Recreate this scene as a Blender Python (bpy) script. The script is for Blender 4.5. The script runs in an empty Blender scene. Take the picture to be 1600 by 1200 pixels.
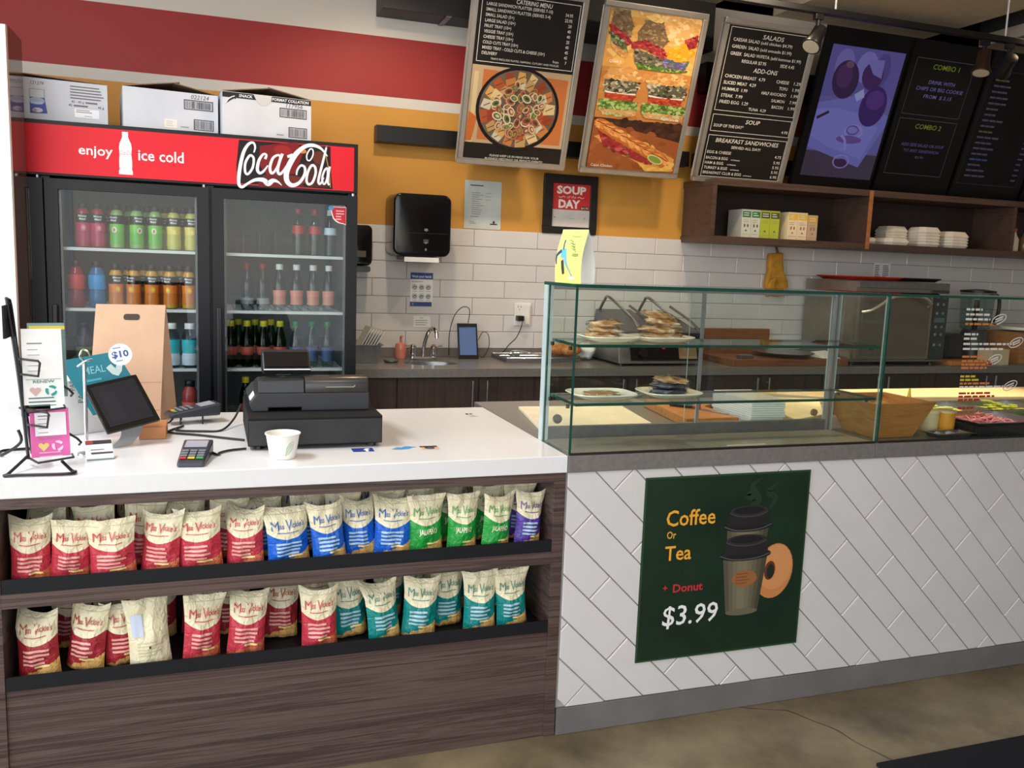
import bpy, bmesh, math, random
from mathutils import Matrix, Vector, noise

scene = bpy.context.scene
COL = scene.collection
# ---------------------------------------------------------------- camera
def look(yaw, pitch, roll):
    sy, cy, sp, cp = math.sin(yaw), math.cos(yaw), math.sin(pitch), math.cos(pitch)
    f = Vector((sy * cp, cy * cp, -sp)); r0 = Vector((cy, -sy, 0)); d0 = f.cross(r0)
    r = math.cos(roll) * r0 + math.sin(roll) * d0
    d = -math.sin(roll) * r0 + math.cos(roll) * d0
    return Matrix((r, -d, -f)).transposed().to_4x4()
cam_data = bpy.data.cameras.new('camera'); cam = bpy.data.objects.new('camera', cam_data); COL.objects.link(cam)
cam_data.sensor_width = 36.0; cam_data.sensor_fit = 'HORIZONTAL'; cam_data.lens = 1357.49 / 1600 * 36
cam_data.clip_start = 0.05
cam.matrix_world = Matrix.Translation((0, -2.4093, 1.5016)) @ look(0.336248, 0.139022, -0.0372822)
scene.camera = cam
# ---------------------------------------------------------------- sky, lights, exposure
scene.view_settings.view_transform = 'Standard'; scene.view_settings.look = 'None'
scene.view_settings.gamma = 1.0; scene.view_settings.use_curve_mapping = False
scene.view_settings.exposure = 0.0
scene.cycles.transparent_max_bounces = 24
world = bpy.data.worlds.new('sky'); scene.world = world; world.use_nodes = True
wn = world.node_tree.nodes; wl = world.node_tree.links
bg = wn['Background']; sky = wn.new('ShaderNodeTexSky'); sky.sky_type = 'NISHITA'
sky.sun_disc = False; sky.sun_elevation = math.radians(38); sky.sun_rotation = math.radians(200)
wl.new(sky.outputs[0], bg.inputs[0]); bg.inputs[1].default_value = 0.12
def area(name, loc, target, sx, sy, power, color):
    d = bpy.data.lights.new(name, 'AREA'); d.shape = 'RECTANGLE'; d.size = sx; d.size_y = sy
    d.energy = power; d.color = color
    o = bpy.data.objects.new(name, d); COL.objects.link(o); o.location = loc
    o.rotation_euler = (Vector(target) - Vector(loc)).to_track_quat('-Z', 'Y').to_euler(); return o
def spot(name, loc, target, power, color, deg, blend=0.6, rad=0.06):
    d = bpy.data.lights.new(name, 'SPOT'); d.energy = power; d.color = color; d.spot_size = math.radians(deg)
    d.spot_blend = blend; d.shadow_soft_size = rad
    o = bpy.data.objects.new(name, d); COL.objects.link(o); o.location = loc
    o.rotation_euler = (Vector(target) - Vector(loc)).to_track_quat('-Z', 'Y').to_euler(); return o
area('window_daylight_front', (-0.6, -4.25, 1.65), (-0.6, 0, 1.65), 5.0, 2.5, 78, (0.90, 0.95, 1.0))
area('window_daylight_left', (-2.75, -1.55, 1.65), (0, -1.55, 1.65), 4.2, 2.5, 135, (0.90, 0.95, 1.0))
area('added_overhead_left', (-1.1, 0.1, 3.13), (-1.1, 0.1, 0), 0.6, 1.2, 58, (0.95, 0.97, 1.0))  # added overhead light, no fixture seen; brightens the counter top
area('added_overhead_front', (0.6, -1.6, 3.13), (0.6, -1.6, 0), 1.2, 0.6, 20, (0.98, 0.97, 0.96))  # unseen overhead light, added as fill in front of the counters
WARM = (1.0, 0.72, 0.42)
spot('added_spot_sink', (0.9, 1.55, 3.13), (0.95, 2.35, 1.4), 60, (1.0, 0.80, 0.56), 110)  # warm spot added to brighten the back wall around the sink
spot('added_spot_press', (2.6, 1.5, 3.13), (2.6, 2.3, 1.2), 60, (1.0, 0.78, 0.52), 110)  # second added spot, lifts the back wall tiles; its source is unseen
spot('downlight_prep', (3.3, 0.80, 3.10), (3.2, 0.85, 0.92), 420, WARM, 46)
spot('downlight_napkins', (2.0, 0.66, 3.10), (1.95, 0.62, 0.92), 120, WARM, 46)
spot('downlight_till', (0.95, 0.9, 3.10), (0.85, 0.62, 0.92), 55, WARM, 52)
spot('downlight_shelf', (4.6, 1.35, 3.10), (4.45, 2.3, 1.7), 30, WARM, 90)
spot('added_spot_boards', (3.0, 0.75, 3.13), (2.9, 2.3, 2.5), 26, (1.0, 0.80, 0.58), 80)  # added warm light for the menu board frames, from no visible lamp

# ---------------------------------------------------------------- materials
def lin(c):
    def g(x):
        x = x / 255.0
        return x / 12.92 if x <= 0.04045 else ((x + 0.055) / 1.055) ** 2.4
    return (g(c[0]), g(c[1]), g(c[2]), 1.0)
MATS = {}
def base(name):
    m = bpy.data.materials.new(name); m.use_nodes = True
    nt = m.node_tree; return m, nt.nodes, nt.links, nt.nodes['Principled BSDF']
def setp(b, rough, metal, spec, coat=0):
    b.inputs['Roughness'].default_value = rough; b.inputs['Metallic'].default_value = metal
    b.inputs['Specular IOR Level'].default_value = spec; b.inputs['Coat Weight'].default_value = coat
def ramp(n, stops):
    r = n.new('ShaderNodeValToRGB'); e = r.color_ramp.elements
    while len(e) < len(stops): e.new(0.5)
    for k, (p, c) in enumerate(stops): e[k].position = p; e[k].color = c
    return r
def M(name, c, rough=0.5, metal=0.0, spec=0.5, var=0.06, scale=14.0, bump=0.0, coat=0, trans=0.0, emit=0.0):
    """plain finish with a little procedural mottling"""
    if name in MATS: return MATS[name]
    m, n, l, b = base(name); c = lin(c)
    tc = n.new('ShaderNodeTexCoord'); nz = n.new('ShaderNodeTexNoise'); nz.inputs['Scale'].default_value = scale
    nz.inputs['Detail'].default_value = 3; l.new(tc.outputs['Object'], nz.inputs['Vector'])
    lo = tuple(max(0, x * (1 - var)) for x in c[:3]) + (1,); hi = tuple(min(1, x * (1 + var)) for x in c[:3]) + (1,)
    r = ramp(n, [(0.3, lo), (0.7, hi)]); l.new(nz.outputs['Fac'], r.inputs['Fac']); l.new(r.outputs[0], b.inputs['Base Color'])
    setp(b, rough, metal, spec, coat)
    if trans: b.inputs['Transmission Weight'].default_value = trans; b.inputs['IOR'].default_value = 1.2
    if emit:
        l.new(r.outputs[0], b.inputs['Emission Color']); b.inputs['Emission Strength'].default_value = emit
    if bump:
        bp = n.new('ShaderNodeBump'); bp.inputs['Strength'].default_value = bump; bp.inputs['Distance'].default_value = 0.004
        l.new(nz.outputs['Fac'], bp.inputs['Height']); l.new(bp.outputs[0], b.inputs['Normal'])
    MATS[name] = m; return m
def wood(name, stops, stretch, rough=0.45, spec=0.4, dist=0.6):
    m, n, l, b = base(name)
    tc = n.new('ShaderNodeTexCoord'); mp = n.new('ShaderNodeMapping'); mp.inputs['Scale'].default_value = stretch
    l.new(tc.outputs['Object'], mp.inputs['Vector'])
    a = n.new('ShaderNodeTexNoise'); a.inputs['Scale'].default_value = 1.0; a.inputs['Detail'].default_value = 5
    a.inputs['Roughness'].default_value = 0.66; a.inputs['Distortion'].default_value = dist
    l.new(mp.outputs[0], a.inputs['Vector'])
    r = ramp(n, [(p, lin(c)) for p, c in stops]); l.new(a.outputs['Fac'], r.inputs['Fac'])
    l.new(r.outputs[0], b.inputs['Base Color']); setp(b, rough, 0, spec); return m
WALNUT = wood('walnut_laminate', [(0.28, (46, 34, 33)), (0.38, (84, 66, 62)), (0.44, (58, 44, 42)), (0.52, (98, 80, 74)), (0.58, (70, 54, 51)), (0.66, (94, 76, 71)), (0.74, (52, 40, 38))], (0.65, 6, 40), dist=0.9)
WALNUT_V = wood('dark_laminate', [(0.30, (46, 36, 32)), (0.5, (74, 60, 54)), (0.7, (58, 46, 42))], (30, 8, 1.2))
SHELFWOOD = wood('shelf_laminate', [(0.30, (62, 46, 40)), (0.5, (86, 66, 57)), (0.7, (70, 52, 46))], (1.5, 10, 40))
CHOP = wood('chopping_board_wood', [(0.3, (176, 112, 58)), (0.5, (202, 138, 78)), (0.7, (160, 98, 50))], (6, 60, 20))
DARKBOARD = wood('cutting_board_wood_dark', [(0.3, (104, 62, 38)), (0.5, (132, 82, 50)), (0.7, (92, 54, 34))], (5, 60, 20))
BOWLWOOD = wood('bowl_wood', [(0.3, (158, 104, 52)), (0.5, (184, 126, 68)), (0.7, (140, 90, 44))], (6, 6, 26))
def glass(name, tint, ior=1.45, rough=0.0):
    m = bpy.data.materials.new(name); m.use_nodes = True; n = m.node_tree.nodes; l = m.node_tree.links
    n.remove(n['Principled BSDF']); out = n['Material Output']
    t = n.new('ShaderNodeBsdfTransparent'); t.inputs[0].default_value = tint
    g = n.new('ShaderNodeBsdfGlossy'); g.inputs['Roughness'].default_value = rough
    f = n.new('ShaderNodeFresnel'); f.inputs['IOR'].default_value = ior
    ge = n.new('ShaderNodeNewGeometry'); mu = n.new('ShaderNodeMath'); mu.operation = 'SUBTRACT'; mu.use_clamp = True   # reflect on the outer face only
    l.new(f.outputs[0], mu.inputs[0]); l.new(ge.outputs['Backfacing'], mu.inputs[1])
    mx = n.new('ShaderNodeMixShader'); l.new(mu.outputs[0], mx.inputs[0]); l.new(t.outputs[0], mx.inputs[1]); l.new(g.outputs[0], mx.inputs[2])
    l.new(mx.outputs[0], out.inputs[0]); return m
GLASS = glass('clear_display_glass', (0.945, 0.972, 0.958, 1))
FRIDGEGLASS = glass('fridge_door_glass', (0.90, 0.93, 0.93, 1), 1.5)
CLEARPLASTIC = glass('clear_bottle_plastic', (0.80, 0.87, 0.87, 1), 1.6, 0.05)
GREENPLASTIC = glass('green_bottle_plastic', (0.10, 0.38, 0.16, 1), 1.45, 0.05)
BLUEPLASTIC = glass('blue_tinted_plastic', (0.55, 0.72, 0.82, 1), 1.45, 0.05)
FILM = glass('clear_packing_film', (0.94, 0.95, 0.95, 1), 1.5, 0.12)
EDGE = M('green_glass_edge', (24, 70, 58), 0.12, 0, 0.6, 0.15)
def printmat(name, rough, spec=0.4, emit=0.0, coat=0.0):
    m, n, l, b = base(name); a = n.new('ShaderNodeAttribute'); a.attribute_name = 'Col'
    l.new(a.outputs['Color'], b.inputs['Base Color']); setp(b, rough, 0, spec, coat)
    if emit:
        l.new(a.outputs['Color'], b.inputs['Emission Color']); b.inputs['Emission Strength'].default_value = emit
        b.inputs['Base Color'].default_value = (0, 0, 0, 1); l.remove(b.inputs['Base Color'].links[0])
    return m
PRINT = printmat('printed_ink', 0.55); GLOSSPRINT = printmat('glossy_printed_ink', 0.25, 0.5)
SCREEN = printmat('lit_screen_pixels', 0.3, 0.4, 0.40)
WHITE = M('white_paint', (232, 230, 226), 0.6)
BLACK = M('black_plastic', (22, 22, 25), 0.38, 0, 0.45)
BLACKMATTE = M('black_matte', (20, 20, 22), 0.7, 0, 0.3)
BLACKGLOSS = M('black_gloss', (12, 12, 14), 0.12, 0, 0.5)
FRIDGEBLACK = M('fridge_black_enamel', (15, 16, 21), 0.35, 0, 0.3)
CHROME = M('chrome', (225, 225, 228), 0.12, 1.0)
STEEL = M('brushed_steel', (176, 176, 178), 0.32, 1.0, 0.5, 0.08, 40)
DULLSTEEL = M('dull_steel', (140, 140, 142), 0.45, 0.9, 0.5, 0.1, 30)
ALU = M('anodised_aluminium', (190, 192, 194), 0.35, 0.85)
QUARTZ = M('white_quartz', (230, 230, 231), 0.16, 0, 0.5, 0.012, 60)
GREYSTONE = M('grey_stone_worktop', (118, 114, 110), 0.28, 0, 0.5, 0.12, 70)
KICK = M('grey_kickplate', (112, 109, 107), 0.6, 0, 0.3, 0.12, 6)
TILE = M('white_glazed_tile', (214, 211, 210), 0.14, 0, 0.5, 0.03, 5)
GROUT = M('grout', (150, 147, 145), 0.9, 0, 0.2)
PAPER = M('white_paper', (238, 238, 236), 0.8, 0, 0.2, 0.03)
CARD = M('white_cardboard', (204, 206, 213), 0.75, 0, 0.2, 0.05, 8)
CARDIN = M('brown_cardboard_inside', (128, 104, 84), 0.85, 0, 0.2, 0.1, 8)
KRAFT = M('kraft_paper', (200, 164, 136), 0.8, 0, 0.2, 0.06, 10)
CREAM = M('cream_plate', (236, 232, 214), 0.2)
POLYBOARD = M('cream_cutting_board', (236, 228, 204), 0.5)
FOAM = M('foam_white', (234, 226, 214), 0.7, 0, 0.3)
RUBBER = M('black_rubber_cable', (26, 26, 28), 0.55)

# ---------------------------------------------------------------- object helpers
def tag(o, label, cat=None, group=None, kind=None):
    if label: o['label'] = label
    if cat: o['category'] = cat
    if group: o['group'] = group
    if kind: o['kind'] = kind
    return o
def thing(name, label, cat, loc=(0, 0, 0), rot=0.0, group=None):
    o = bpy.data.objects.new(name, None); COL.objects.link(o); o.empty_display_size = 0.05
    o.location = loc; o.rotation_euler = (0, 0, rot); tag(o, label, cat, group); return o
def root_of(p):
    while p.parent: p = p.parent
    return p
def copy_tree(o, loc, rot=None, label=None):
    def cp(x, par):
        c = x.copy(); COL.objects.link(c); c.parent = par
        for ch in x.children: cp(ch, c)
        return c
    c = cp(o, None); c.location = loc
    if rot is not None: c.rotation_euler = (0, 0, rot)
    if label: c['label'] = label
    return c
class MB:
    """collects shapes and links them as ONE mesh object"""
    def __init__(s): s.v = []; s.f = []; s.mi = []; s.cur = 0; s.uv = None
    def add(s, vs, fs):
        b = len(s.v); s.v += [Vector(p) for p in vs]
        for f in fs: s.f.append([b + i for i in f]); s.mi.append(s.cur)
        return s
    def box(s, x0, x1, y0, y1, z0, z1):
        v = [(x0, y0, z0), (x1, y0, z0), (x1, y1, z0), (x0, y1, z0), (x0, y0, z1), (x1, y0, z1), (x1, y1, z1), (x0, y1, z1)]
        return s.add(v, [(0, 3, 2, 1), (4, 5, 6, 7), (0, 1, 5, 4), (1, 2, 6, 5), (2, 3, 7, 6), (3, 0, 4, 7)])
    def hexa(s, bot, top):
        n = len(bot)
        return s.add(list(bot) + list(top), [tuple(reversed(range(n))), tuple(range(n, 2 * n))] + [(i, (i + 1) % n, n + (i + 1) % n, n + i) for i in range(n)])
    def prism(s, poly, off):
        """closed polygon of 3-D points swept by the vector off"""
        off = Vector(off); a = [Vector(p) for p in poly]
        return s.hexa(a, [p + off for p in a])
    def bar(s, a, b, w, h, up=(0, 0, 1)):
        a, b = Vector(a), Vector(b); d = (b - a).normalized(); u = Vector(up)
        if abs(d.dot(u)) > 0.95: u = Vector((0, 1, 0))
        r = d.cross(u).normalized() * w / 2; q = r.cross(d).normalized() * h / 2
        return s.hexa([a - r - q, a + r - q, a + r + q, a - r + q], [b - r - q, b + r - q, b + r + q, b - r + q])
    def tube(s, pts, r, n=8, smooth=0, closed=False):
        pts = [Vector(p) for p in pts]
        if smooth: pts = spline(pts, smooth, closed)
        rings = []; up = Vector((0, 0, 1)); prev = None; N = len(pts)
        for i, p in enumerate(pts):
            if closed: d = pts[(i + 1) % N] - pts[i - 1]
            else: d = pts[min(i + 1, N - 1)] - pts[max(i - 1, 0)]
            d.normalize()
            if prev is None:
                a = d.cross(up)
                if a.length < 0.1: a = d.cross(Vector((1, 0, 0)))
            else: a = prev - d * prev.dot(d)
            a.normalize(); prev = a; b = d.cross(a)
            rr = r[i] if isinstance(r, (list, tuple)) else r
            rings.append([p + (a * math.cos(t) + b * math.sin(t)) * rr for t in [2 * math.pi * k / n for k in range(n)]])
        v = [q for R in rings for q in R]; f = []
        for i in range(N if closed else N - 1):
            j = (i + 1) % N
            for k in range(n): f.append((i * n + k, i * n + (k + 1) % n, j * n + (k + 1) % n, j * n + k))
        if not closed: f += [tuple(reversed(range(n))), tuple(range((N - 1) * n, N * n))]
        return s.add(v, f)
    def lathe(s, prof, c=(0, 0, 0), n=20, cap=True, axis='z', sx=1.0, sy=1.0):
        c = Vector(c); v = []; f = []
        for r, z in prof:
            for k in range(n):
                t = 2 * math.pi * k / n; x, y = r * math.cos(t) * sx, r * math.sin(t) * sy
                if axis == 'z': p = (x, y, z)
                elif axis == 'y': p = (x, -z, y)
                else: p = (z, x, y)
                v.append(c + Vector(p))
        for i in range(len(prof) - 1):
            for k in range(n): f.append((i * n + k, i * n + (k + 1) % n, (i + 1) * n + (k + 1) % n, (i + 1) * n + k))
        if cap: f += [tuple(reversed(range(n))), tuple(range((len(prof) - 1) * n, len(prof) * n))]
        return s.add(v, f)
    def grid(s, fn, nu, nv, closed=False):
        v = [fn(i / nu, j / nv) for j in range(nv + 1) for i in range(nu + 1)]
        f = [(j * (nu + 1) + i, j * (nu + 1) + i + 1, (j + 1) * (nu + 1) + i + 1, (j + 1) * (nu + 1) + i) for j in range(nv) for i in range(nu)]
        return s.add(v, f)
    def blob(s, c, r, seed=0, amp=0.2, n=10, freq=2.0):
        c = Vector(c); r = Vector(r) if not isinstance(r, (int, float)) else Vector((r, r, r)); v = []; f = []
        for j in range(n + 1):
            for i in range(n * 2):
                t, p = math.pi * j / n, math.pi * i / n
                d = Vector((math.sin(t) * math.cos(p), math.sin(t) * math.sin(p), -math.cos(t)))
                k = 1 + amp * noise.noise(d * freq + Vector((seed * 7.3, seed * 1.7, 0)))
                v.append(c + Vector((d.x * r.x, d.y * r.y, d.z * r.z)) * k)
        for j in range(n):
            for i in range(n * 2): f.append((j * n * 2 + i, j * n * 2 + (i + 1) % (n * 2), (j + 1) * n * 2 + (i + 1) % (n * 2), (j + 1) * n * 2 + i))
        return s.add(v, f)
    def build(s, name, mat, parent=None, bevel=0.0, smooth=False, label=None, local=False, origin=None, solid=0.0, kind=None, seg=2):
        me = bpy.data.meshes.new(name); off = Vector((0, 0, 0))
        if parent is not None and not local: off = root_of(parent).location.copy()
        if origin is not None: off = Vector(origin)
        me.from_pydata([p - off for p in s.v], [], s.f)
        mats = mat if isinstance(mat, (list, tuple)) else [mat]
        for m in mats: me.materials.append(m)
        if len(mats) > 1: me.polygons.foreach_set('material_index', s.mi)
        bm = bmesh.new(); bm.from_mesh(me)
        bmesh.ops.remove_doubles(bm, verts=bm.verts, dist=1e-5)
        bmesh.ops.recalc_face_normals(bm, faces=bm.faces)
        if solid:
            bmesh.ops.solidify(bm, geom=bm.faces[:], thickness=solid)
        if bevel:
            ed = [e for e in bm.edges if len(e.link_faces) == 2 and e.calc_face_angle(0) > 0.6]
            bmesh.ops.bevel(bm, geom=ed, offset=bevel, segments=seg, profile=0.6, affect='EDGES', clamp_overlap=True)
        bm.to_mesh(me); bm.free()
        if smooth:
            me.polygons.foreach_set('use_smooth', [True] * len(me.polygons))
            try: me.set_sharp_from_angle(angle=math.radians(40 if smooth is True else smooth))
            except Exception: pass
        o = bpy.data.objects.new(name, me); COL.objects.link(o)
        if parent is not None: o.parent = parent
        elif origin is not None: o.location = origin
        tag(o, label, kind=kind); return o
def spline(pts, k=6, closed=False):
    out = []; n = len(pts)
    P = [Vector(p) for p in pts]
    for i in range(n if closed else n - 1):
        p0, p1, p2, p3 = (P[(i - 1) % n], P[i], P[(i + 1) % n], P[(i + 2) % n]) if closed else (P[max(i - 1, 0)], P[i], P[i + 1], P[min(i + 2, n - 1)])
        for q in range(k):
            t = q / k
            out.append(0.5 * ((2 * p1) + (p2 - p0) * t + (2 * p0 - 5 * p1 + 4 * p2 - p3) * t * t + (3 * p1 - p0 - 3 * p2 + p3) * t ** 3))
    if not closed: out.append(P[-1])
    return out
TEXT = {}
def glyphs(txt, bold):
    key = (txt, bold)
    if key not in TEXT:
        cu = bpy.data.curves.new('t', 'FONT'); cu.body = txt; cu.size = 1; cu.resolution_u = 2; cu.offset = bold
        o = bpy.data.objects.new('t', cu); COL.objects.link(o)
        dg = bpy.context.evaluated_depsgraph_get(); me = o.evaluated_get(dg).to_mesh()
        vs = [(v.co.x, v.co.y) for v in me.vertices]; fs = [tuple(p.vertices) for p in me.polygons]
        bpy.data.objects.remove(o); bpy.data.curves.remove(cu)
        xs = [v[0] for v in vs] or [0, 1]
        TEXT[key] = (vs, fs, min(xs), max(xs))
    return TEXT[key]
class Canvas:
    """flat print: coloured shapes laid on a plane (or on a curved surface through warp)"""
    def __init__(s, O=(0, 0, 0), U=(1, 0, 0), V=(0, 0, 1), warp=None, d0=0.0006, step=0.00004):
        s.O, s.U, s.V = Vector(O), Vector(U).normalized(), Vector(V).normalized(); s.N = s.U.cross(s.V)
        s.warp = warp; s.v = []; s.f = []; s.c = []; s.d = d0; s.step = step
    def pt(s, u, v):
        if s.warp: return Vector(s.warp(u, v, s.d))
        return s.O + s.U * u + s.V * v + s.N * s.d
    def _add(s, pts, faces, col):
        b = len(s.v); s.v += [s.pt(u, v) for u, v in pts]; c = lin(col)
        for f in faces: s.f.append([b + i for i in f]); s.c.append(c)
        s.d += s.step; return s
    def poly(s, pts, col): return s._add(pts, [tuple(range(len(pts)))], col)
    def rect(s, u0, v0, u1, v1, col):
        if s.warp:          # follow the curved surface
            n = 8; P = [(u0 + (u1 - u0) * k / n, v) for k in range(n + 1) for v in (v0, v1)]
            return s._add(P, [(2 * k, 2 * k + 2, 2 * k + 3, 2 * k + 1) for k in range(n)], col)
        return s.poly([(u0, v0), (u1, v0), (u1, v1), (u0, v1)], col)
    def ell(s, cu, cv, ru, rv, col, n=18, a=0.0, t0=0.0, t1=2 * math.pi):
        ca, sa = math.cos(a), math.sin(a); P = []
        for k in range(n):
            t = t0 + (t1 - t0) * k / (n if t1 - t0 > 6.28 else n - 1); x, y = ru * math.cos(t), rv * math.sin(t)
            P.append((cu + x * ca - y * sa, cv + x * sa + y * ca))
        return s.poly(P, col)
    def ring(s, cu, cv, ru, rv, w, col, n=24, a=0.0):
        ca, sa = math.cos(a), math.sin(a); P = []
        for k in range(n):
            t = 2 * math.pi * k / n
            for q in (1, 0):
                x, y = (ru - w * q) * math.cos(t), (rv - w * q) * math.sin(t); P.append((cu + x * ca - y * sa, cv + x * sa + y * ca))
        return s._add(P, [(2 * k, 2 * k + 1, (2 * k + 3) % (2 * n), (2 * k + 2) % (2 * n)) for k in range(n)], col)
    def frame(s, u0, v0, u1, v1, w, col):
        s.rect(u0, v0, u1, v0 + w, col); s.rect(u0, v1 - w, u1, v1, col); s.rect(u0, v0 + w, u0 + w, v1 - w, col); return s.rect(u1 - w, v0 + w, u1, v1 - w, col)
    def stroke(s, pts, ws, col, k=6, closed=False):
        P = [Vector((p[0], p[1], ws[i] if isinstance(ws, (list, tuple)) else ws)) for i, p in enumerate(pts)]
        P = spline(P, k, closed); out = []; n = len(P)
        for i, p in enumerate(P):
            d = (P[(i + 1) % n] - P[i - 1]) if closed else (P[min(i + 1, n - 1)] - P[max(i - 1, 0)])
            L = math.hypot(d.x, d.y) or 1; nx, ny = -d.y / L * p.z / 2, d.x / L * p.z / 2
            out += [(p.x + nx, p.y + ny), (p.x - nx, p.y - ny)]
        F = [(2 * i, 2 * i + 1, (2 * i + 3) % (2 * n), (2 * i + 2) % (2 * n)) for i in range(n if closed else n - 1)]
        return s._add(out, F, col)
    def text(s, txt, u, v, h, col, align='l', w=None, shear=0.0, bold=0.0, rot=0.0, xs=1.0):
        vs, fs, x0, x1 = glyphs(txt, bold); k = h / 0.69; kx = k * xs
        if w: kx = w / (x1 - x0)
        wid = (x1 - x0) * kx; sh = {'l': 0, 'c': -wid / 2, 'r': -wid}[align]; ca, sa = math.cos(rot), math.sin(rot); P = []
        for x, y in vs:
            X, Y = (x - x0) * kx + sh + shear * y * k, y * k; P.append((u + X * ca - Y * sa, v + X * sa + Y * ca))
        return s._add(P, fs, col)
    def lines(s, u0, u1, v, n, dv, h, col, seed=1):
        """rows of fine print too small to read"""
        rg = random.Random(seed)
        for k in range(n):
            s.rect(u0, v - k * dv, u0 + (u1 - u0) * rg.uniform(0.6, 1), v - k * dv + h, col)
        return s
    def bars(s, u0, v0, u1, v1, col, seed=3):
        rg = random.Random(seed); u = u0; s.d += s.step
        while u < u1:
            w = rg.choice((0.7, 1, 1.6, 2.4)) * (u1 - u0) / 60; b = len(s.v); d = s.d
            s.rect(u, v0, min(u + w, u1), v1, col); s.d = d; u += w + rg.choice((0.8, 1.2, 1.8)) * (u1 - u0) / 60
        s.d += s.step; return s
    def build(s, name, parent, mat=None, local=False, label=None):
        off = root_of(parent).location if parent is not None and not local else Vector((0, 0, 0))
        me = bpy.data.meshes.new(name); me.from_pydata([p - off for p in s.v], [], s.f); me.materials.append(mat or PRINT)
        a = me.attributes.new('Col', 'FLOAT_COLOR', 'CORNER'); buf = []
        for p, c in zip(me.polygons, s.c): buf += list(c) * p.loop_total
        a.data.foreach_set('color', buf)
        o = bpy.data.objects.new(name, me); COL.objects.link(o); o.parent = parent; tag(o, label); return o
def struct(mb, name, mat, label=None, parent=None, **k):
    o = mb.build(name, mat, parent, **k); o['kind'] = 'structure' if parent is None else o.get('kind', '')
    if parent is not None and 'kind' in o: del o['kind']
    if label: o['label'] = label
    return o
ORD = ['first', 'second', 'third', 'fourth', 'fifth', 'sixth', 'seventh', 'eighth', 'ninth', 'tenth', 'eleventh', 'twelfth', 'thirteenth', 'fourteenth', 'fifteenth']
# ================================================================ THE ROOM
def concrete():
    m, n, l, b = base('polished_concrete')
    tc = n.new('ShaderNodeTexCoord'); a = n.new('ShaderNodeTexNoise'); a.inputs['Scale'].default_value = 2.2; a.inputs['Detail'].default_value = 8; a.inputs['Roughness'].default_value = 0.68
    l.new(tc.outputs['Object'], a.inputs['Vector'])
    r = ramp(n, [(0.32, lin((80, 70, 52))), (0.5, lin((114, 101, 78))), (0.68, lin((138, 124, 96)))]); l.new(a.outputs['Fac'], r.inputs['Fac'])
    l.new(r.outputs[0], b.inputs['Base Color']); setp(b, 0.3, 0, 0.4); return m
mb = MB().box(-3.2, 8.2, -4.6, 3.0, -0.1, 0); floor = struct(mb, 'floor', concrete(), 'polished brown concrete floor with a hairline crack')
crack = [(1.62, 0.10), (1.72, 0.0), (1.83, -0.05), (1.875, -0.07), (1.91, -0.14), (1.955, -0.22), (1.965, -0.30), (2.00, -0.40), (2.02, -0.5), (2.06, -0.62)]
cv = Canvas((0, 0, 0), (1, 0, 0), (0, 1, 0), d0=0.0004); cv.stroke([(x, y) for x, y in crack], [.002, .005, .003, .006, .004, .006, .003, .006, .004, .003], (70, 62, 48), 3); cv.build('floor_crack', floor)
mb = MB()
for x0, x1, y0, y1 in ((-3.2, 3.03, -4.6, 3.0), (3.5, 4.75, -4.6, 3.0), (5.25, 8.2, -4.6, 3.0), (3.03, 3.5, -4.6, 0.2), (4.75, 5.25, -4.6, 0.2)): mb.box(x0, x1, y0, y1, 3.16, 3.24)
ceil = struct(mb, 'ceiling', M('ceiling_paint', (214, 196, 168), 0.8), 'beige ceiling with two recessed bays')
for k, (x0, x1) in enumerate(((3.03, 3.5), (4.75, 5.25))):
    mb = MB().box(x0 - .02, x1 + .02, .18, 3.0, 3.72, 3.76).box(x0 - .03, x0, .18, 3.0, 3.24, 3.72).box(x1, x1 + .03, .18, 3.0, 3.24, 3.72).box(x0, x1, .17, .2, 3.24, 3.72).box(x0, x1, 2.7, 2.75, 3.16, 3.72)
    struct(mb, 'trim_%d' % (k + 1), M('recess_paint', (72, 70, 68), 0.8), 'dark recessed bay in the ceiling')
def wallpaint():
    m, n, l, b = base('banded_wall_paint')
    tc = n.new('ShaderNodeTexCoord'); sp = n.new('ShaderNodeSeparateXYZ'); l.new(tc.outputs['Object'], sp.inputs[0])
    cur = None
    cols = [(208, 150, 66), (214, 210, 204), (158, 46, 46), (214, 208, 198)]
    prev = n.new('ShaderNodeRGB'); prev.outputs[0].default_value = lin(cols[0]); prev = prev.outputs[0]
    for z, c in zip((2.355, 2.412, 2.738), cols[1:]):
        g = n.new('ShaderNodeMath'); g.operation = 'GREATER_THAN'; g.inputs[1].default_value = z; l.new(sp.outputs['Z'], g.inputs[0])
        mx = n.new('ShaderNodeMix'); mx.data_type = 'RGBA'; l.new(g.outputs[0], mx.inputs[0]); l.new(prev, mx.inputs[6]); mx.inputs[7].default_value = lin(c); prev = mx.outputs[2]
    nz = n.new('ShaderNodeTexNoise'); nz.inputs['Scale'].default_value = 3; l.new(tc.outputs['Object'], nz.inputs['Vector'])
    mm = n.new('ShaderNodeMix'); mm.data_type = 'RGBA'; mm.blend_type = 'MULTIPLY'; mm.inputs[0].default_value = 0.12
    l.new(prev, mm.inputs[6]); l.new(nz.outputs['Fac'], mm.inputs[7]); l.new(mm.outputs[2], b.inputs['Base Color']); setp(b, 0.55, 0, 0.35); return m
wall_back = struct(MB().box(-3.2, 8.2, 2.7, 2.9, 0, 3.75), 'wall_back', wallpaint(), 'back wall painted in yellow, white and red bands')
struct(MB().box(.66, 6.4, 2.694, 2.7, .968, 1.69), 'backsplash_grout', GROUT, parent=wall_back)
TP, TR = 0.4094, 0.1029
tile_mb = {}
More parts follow.
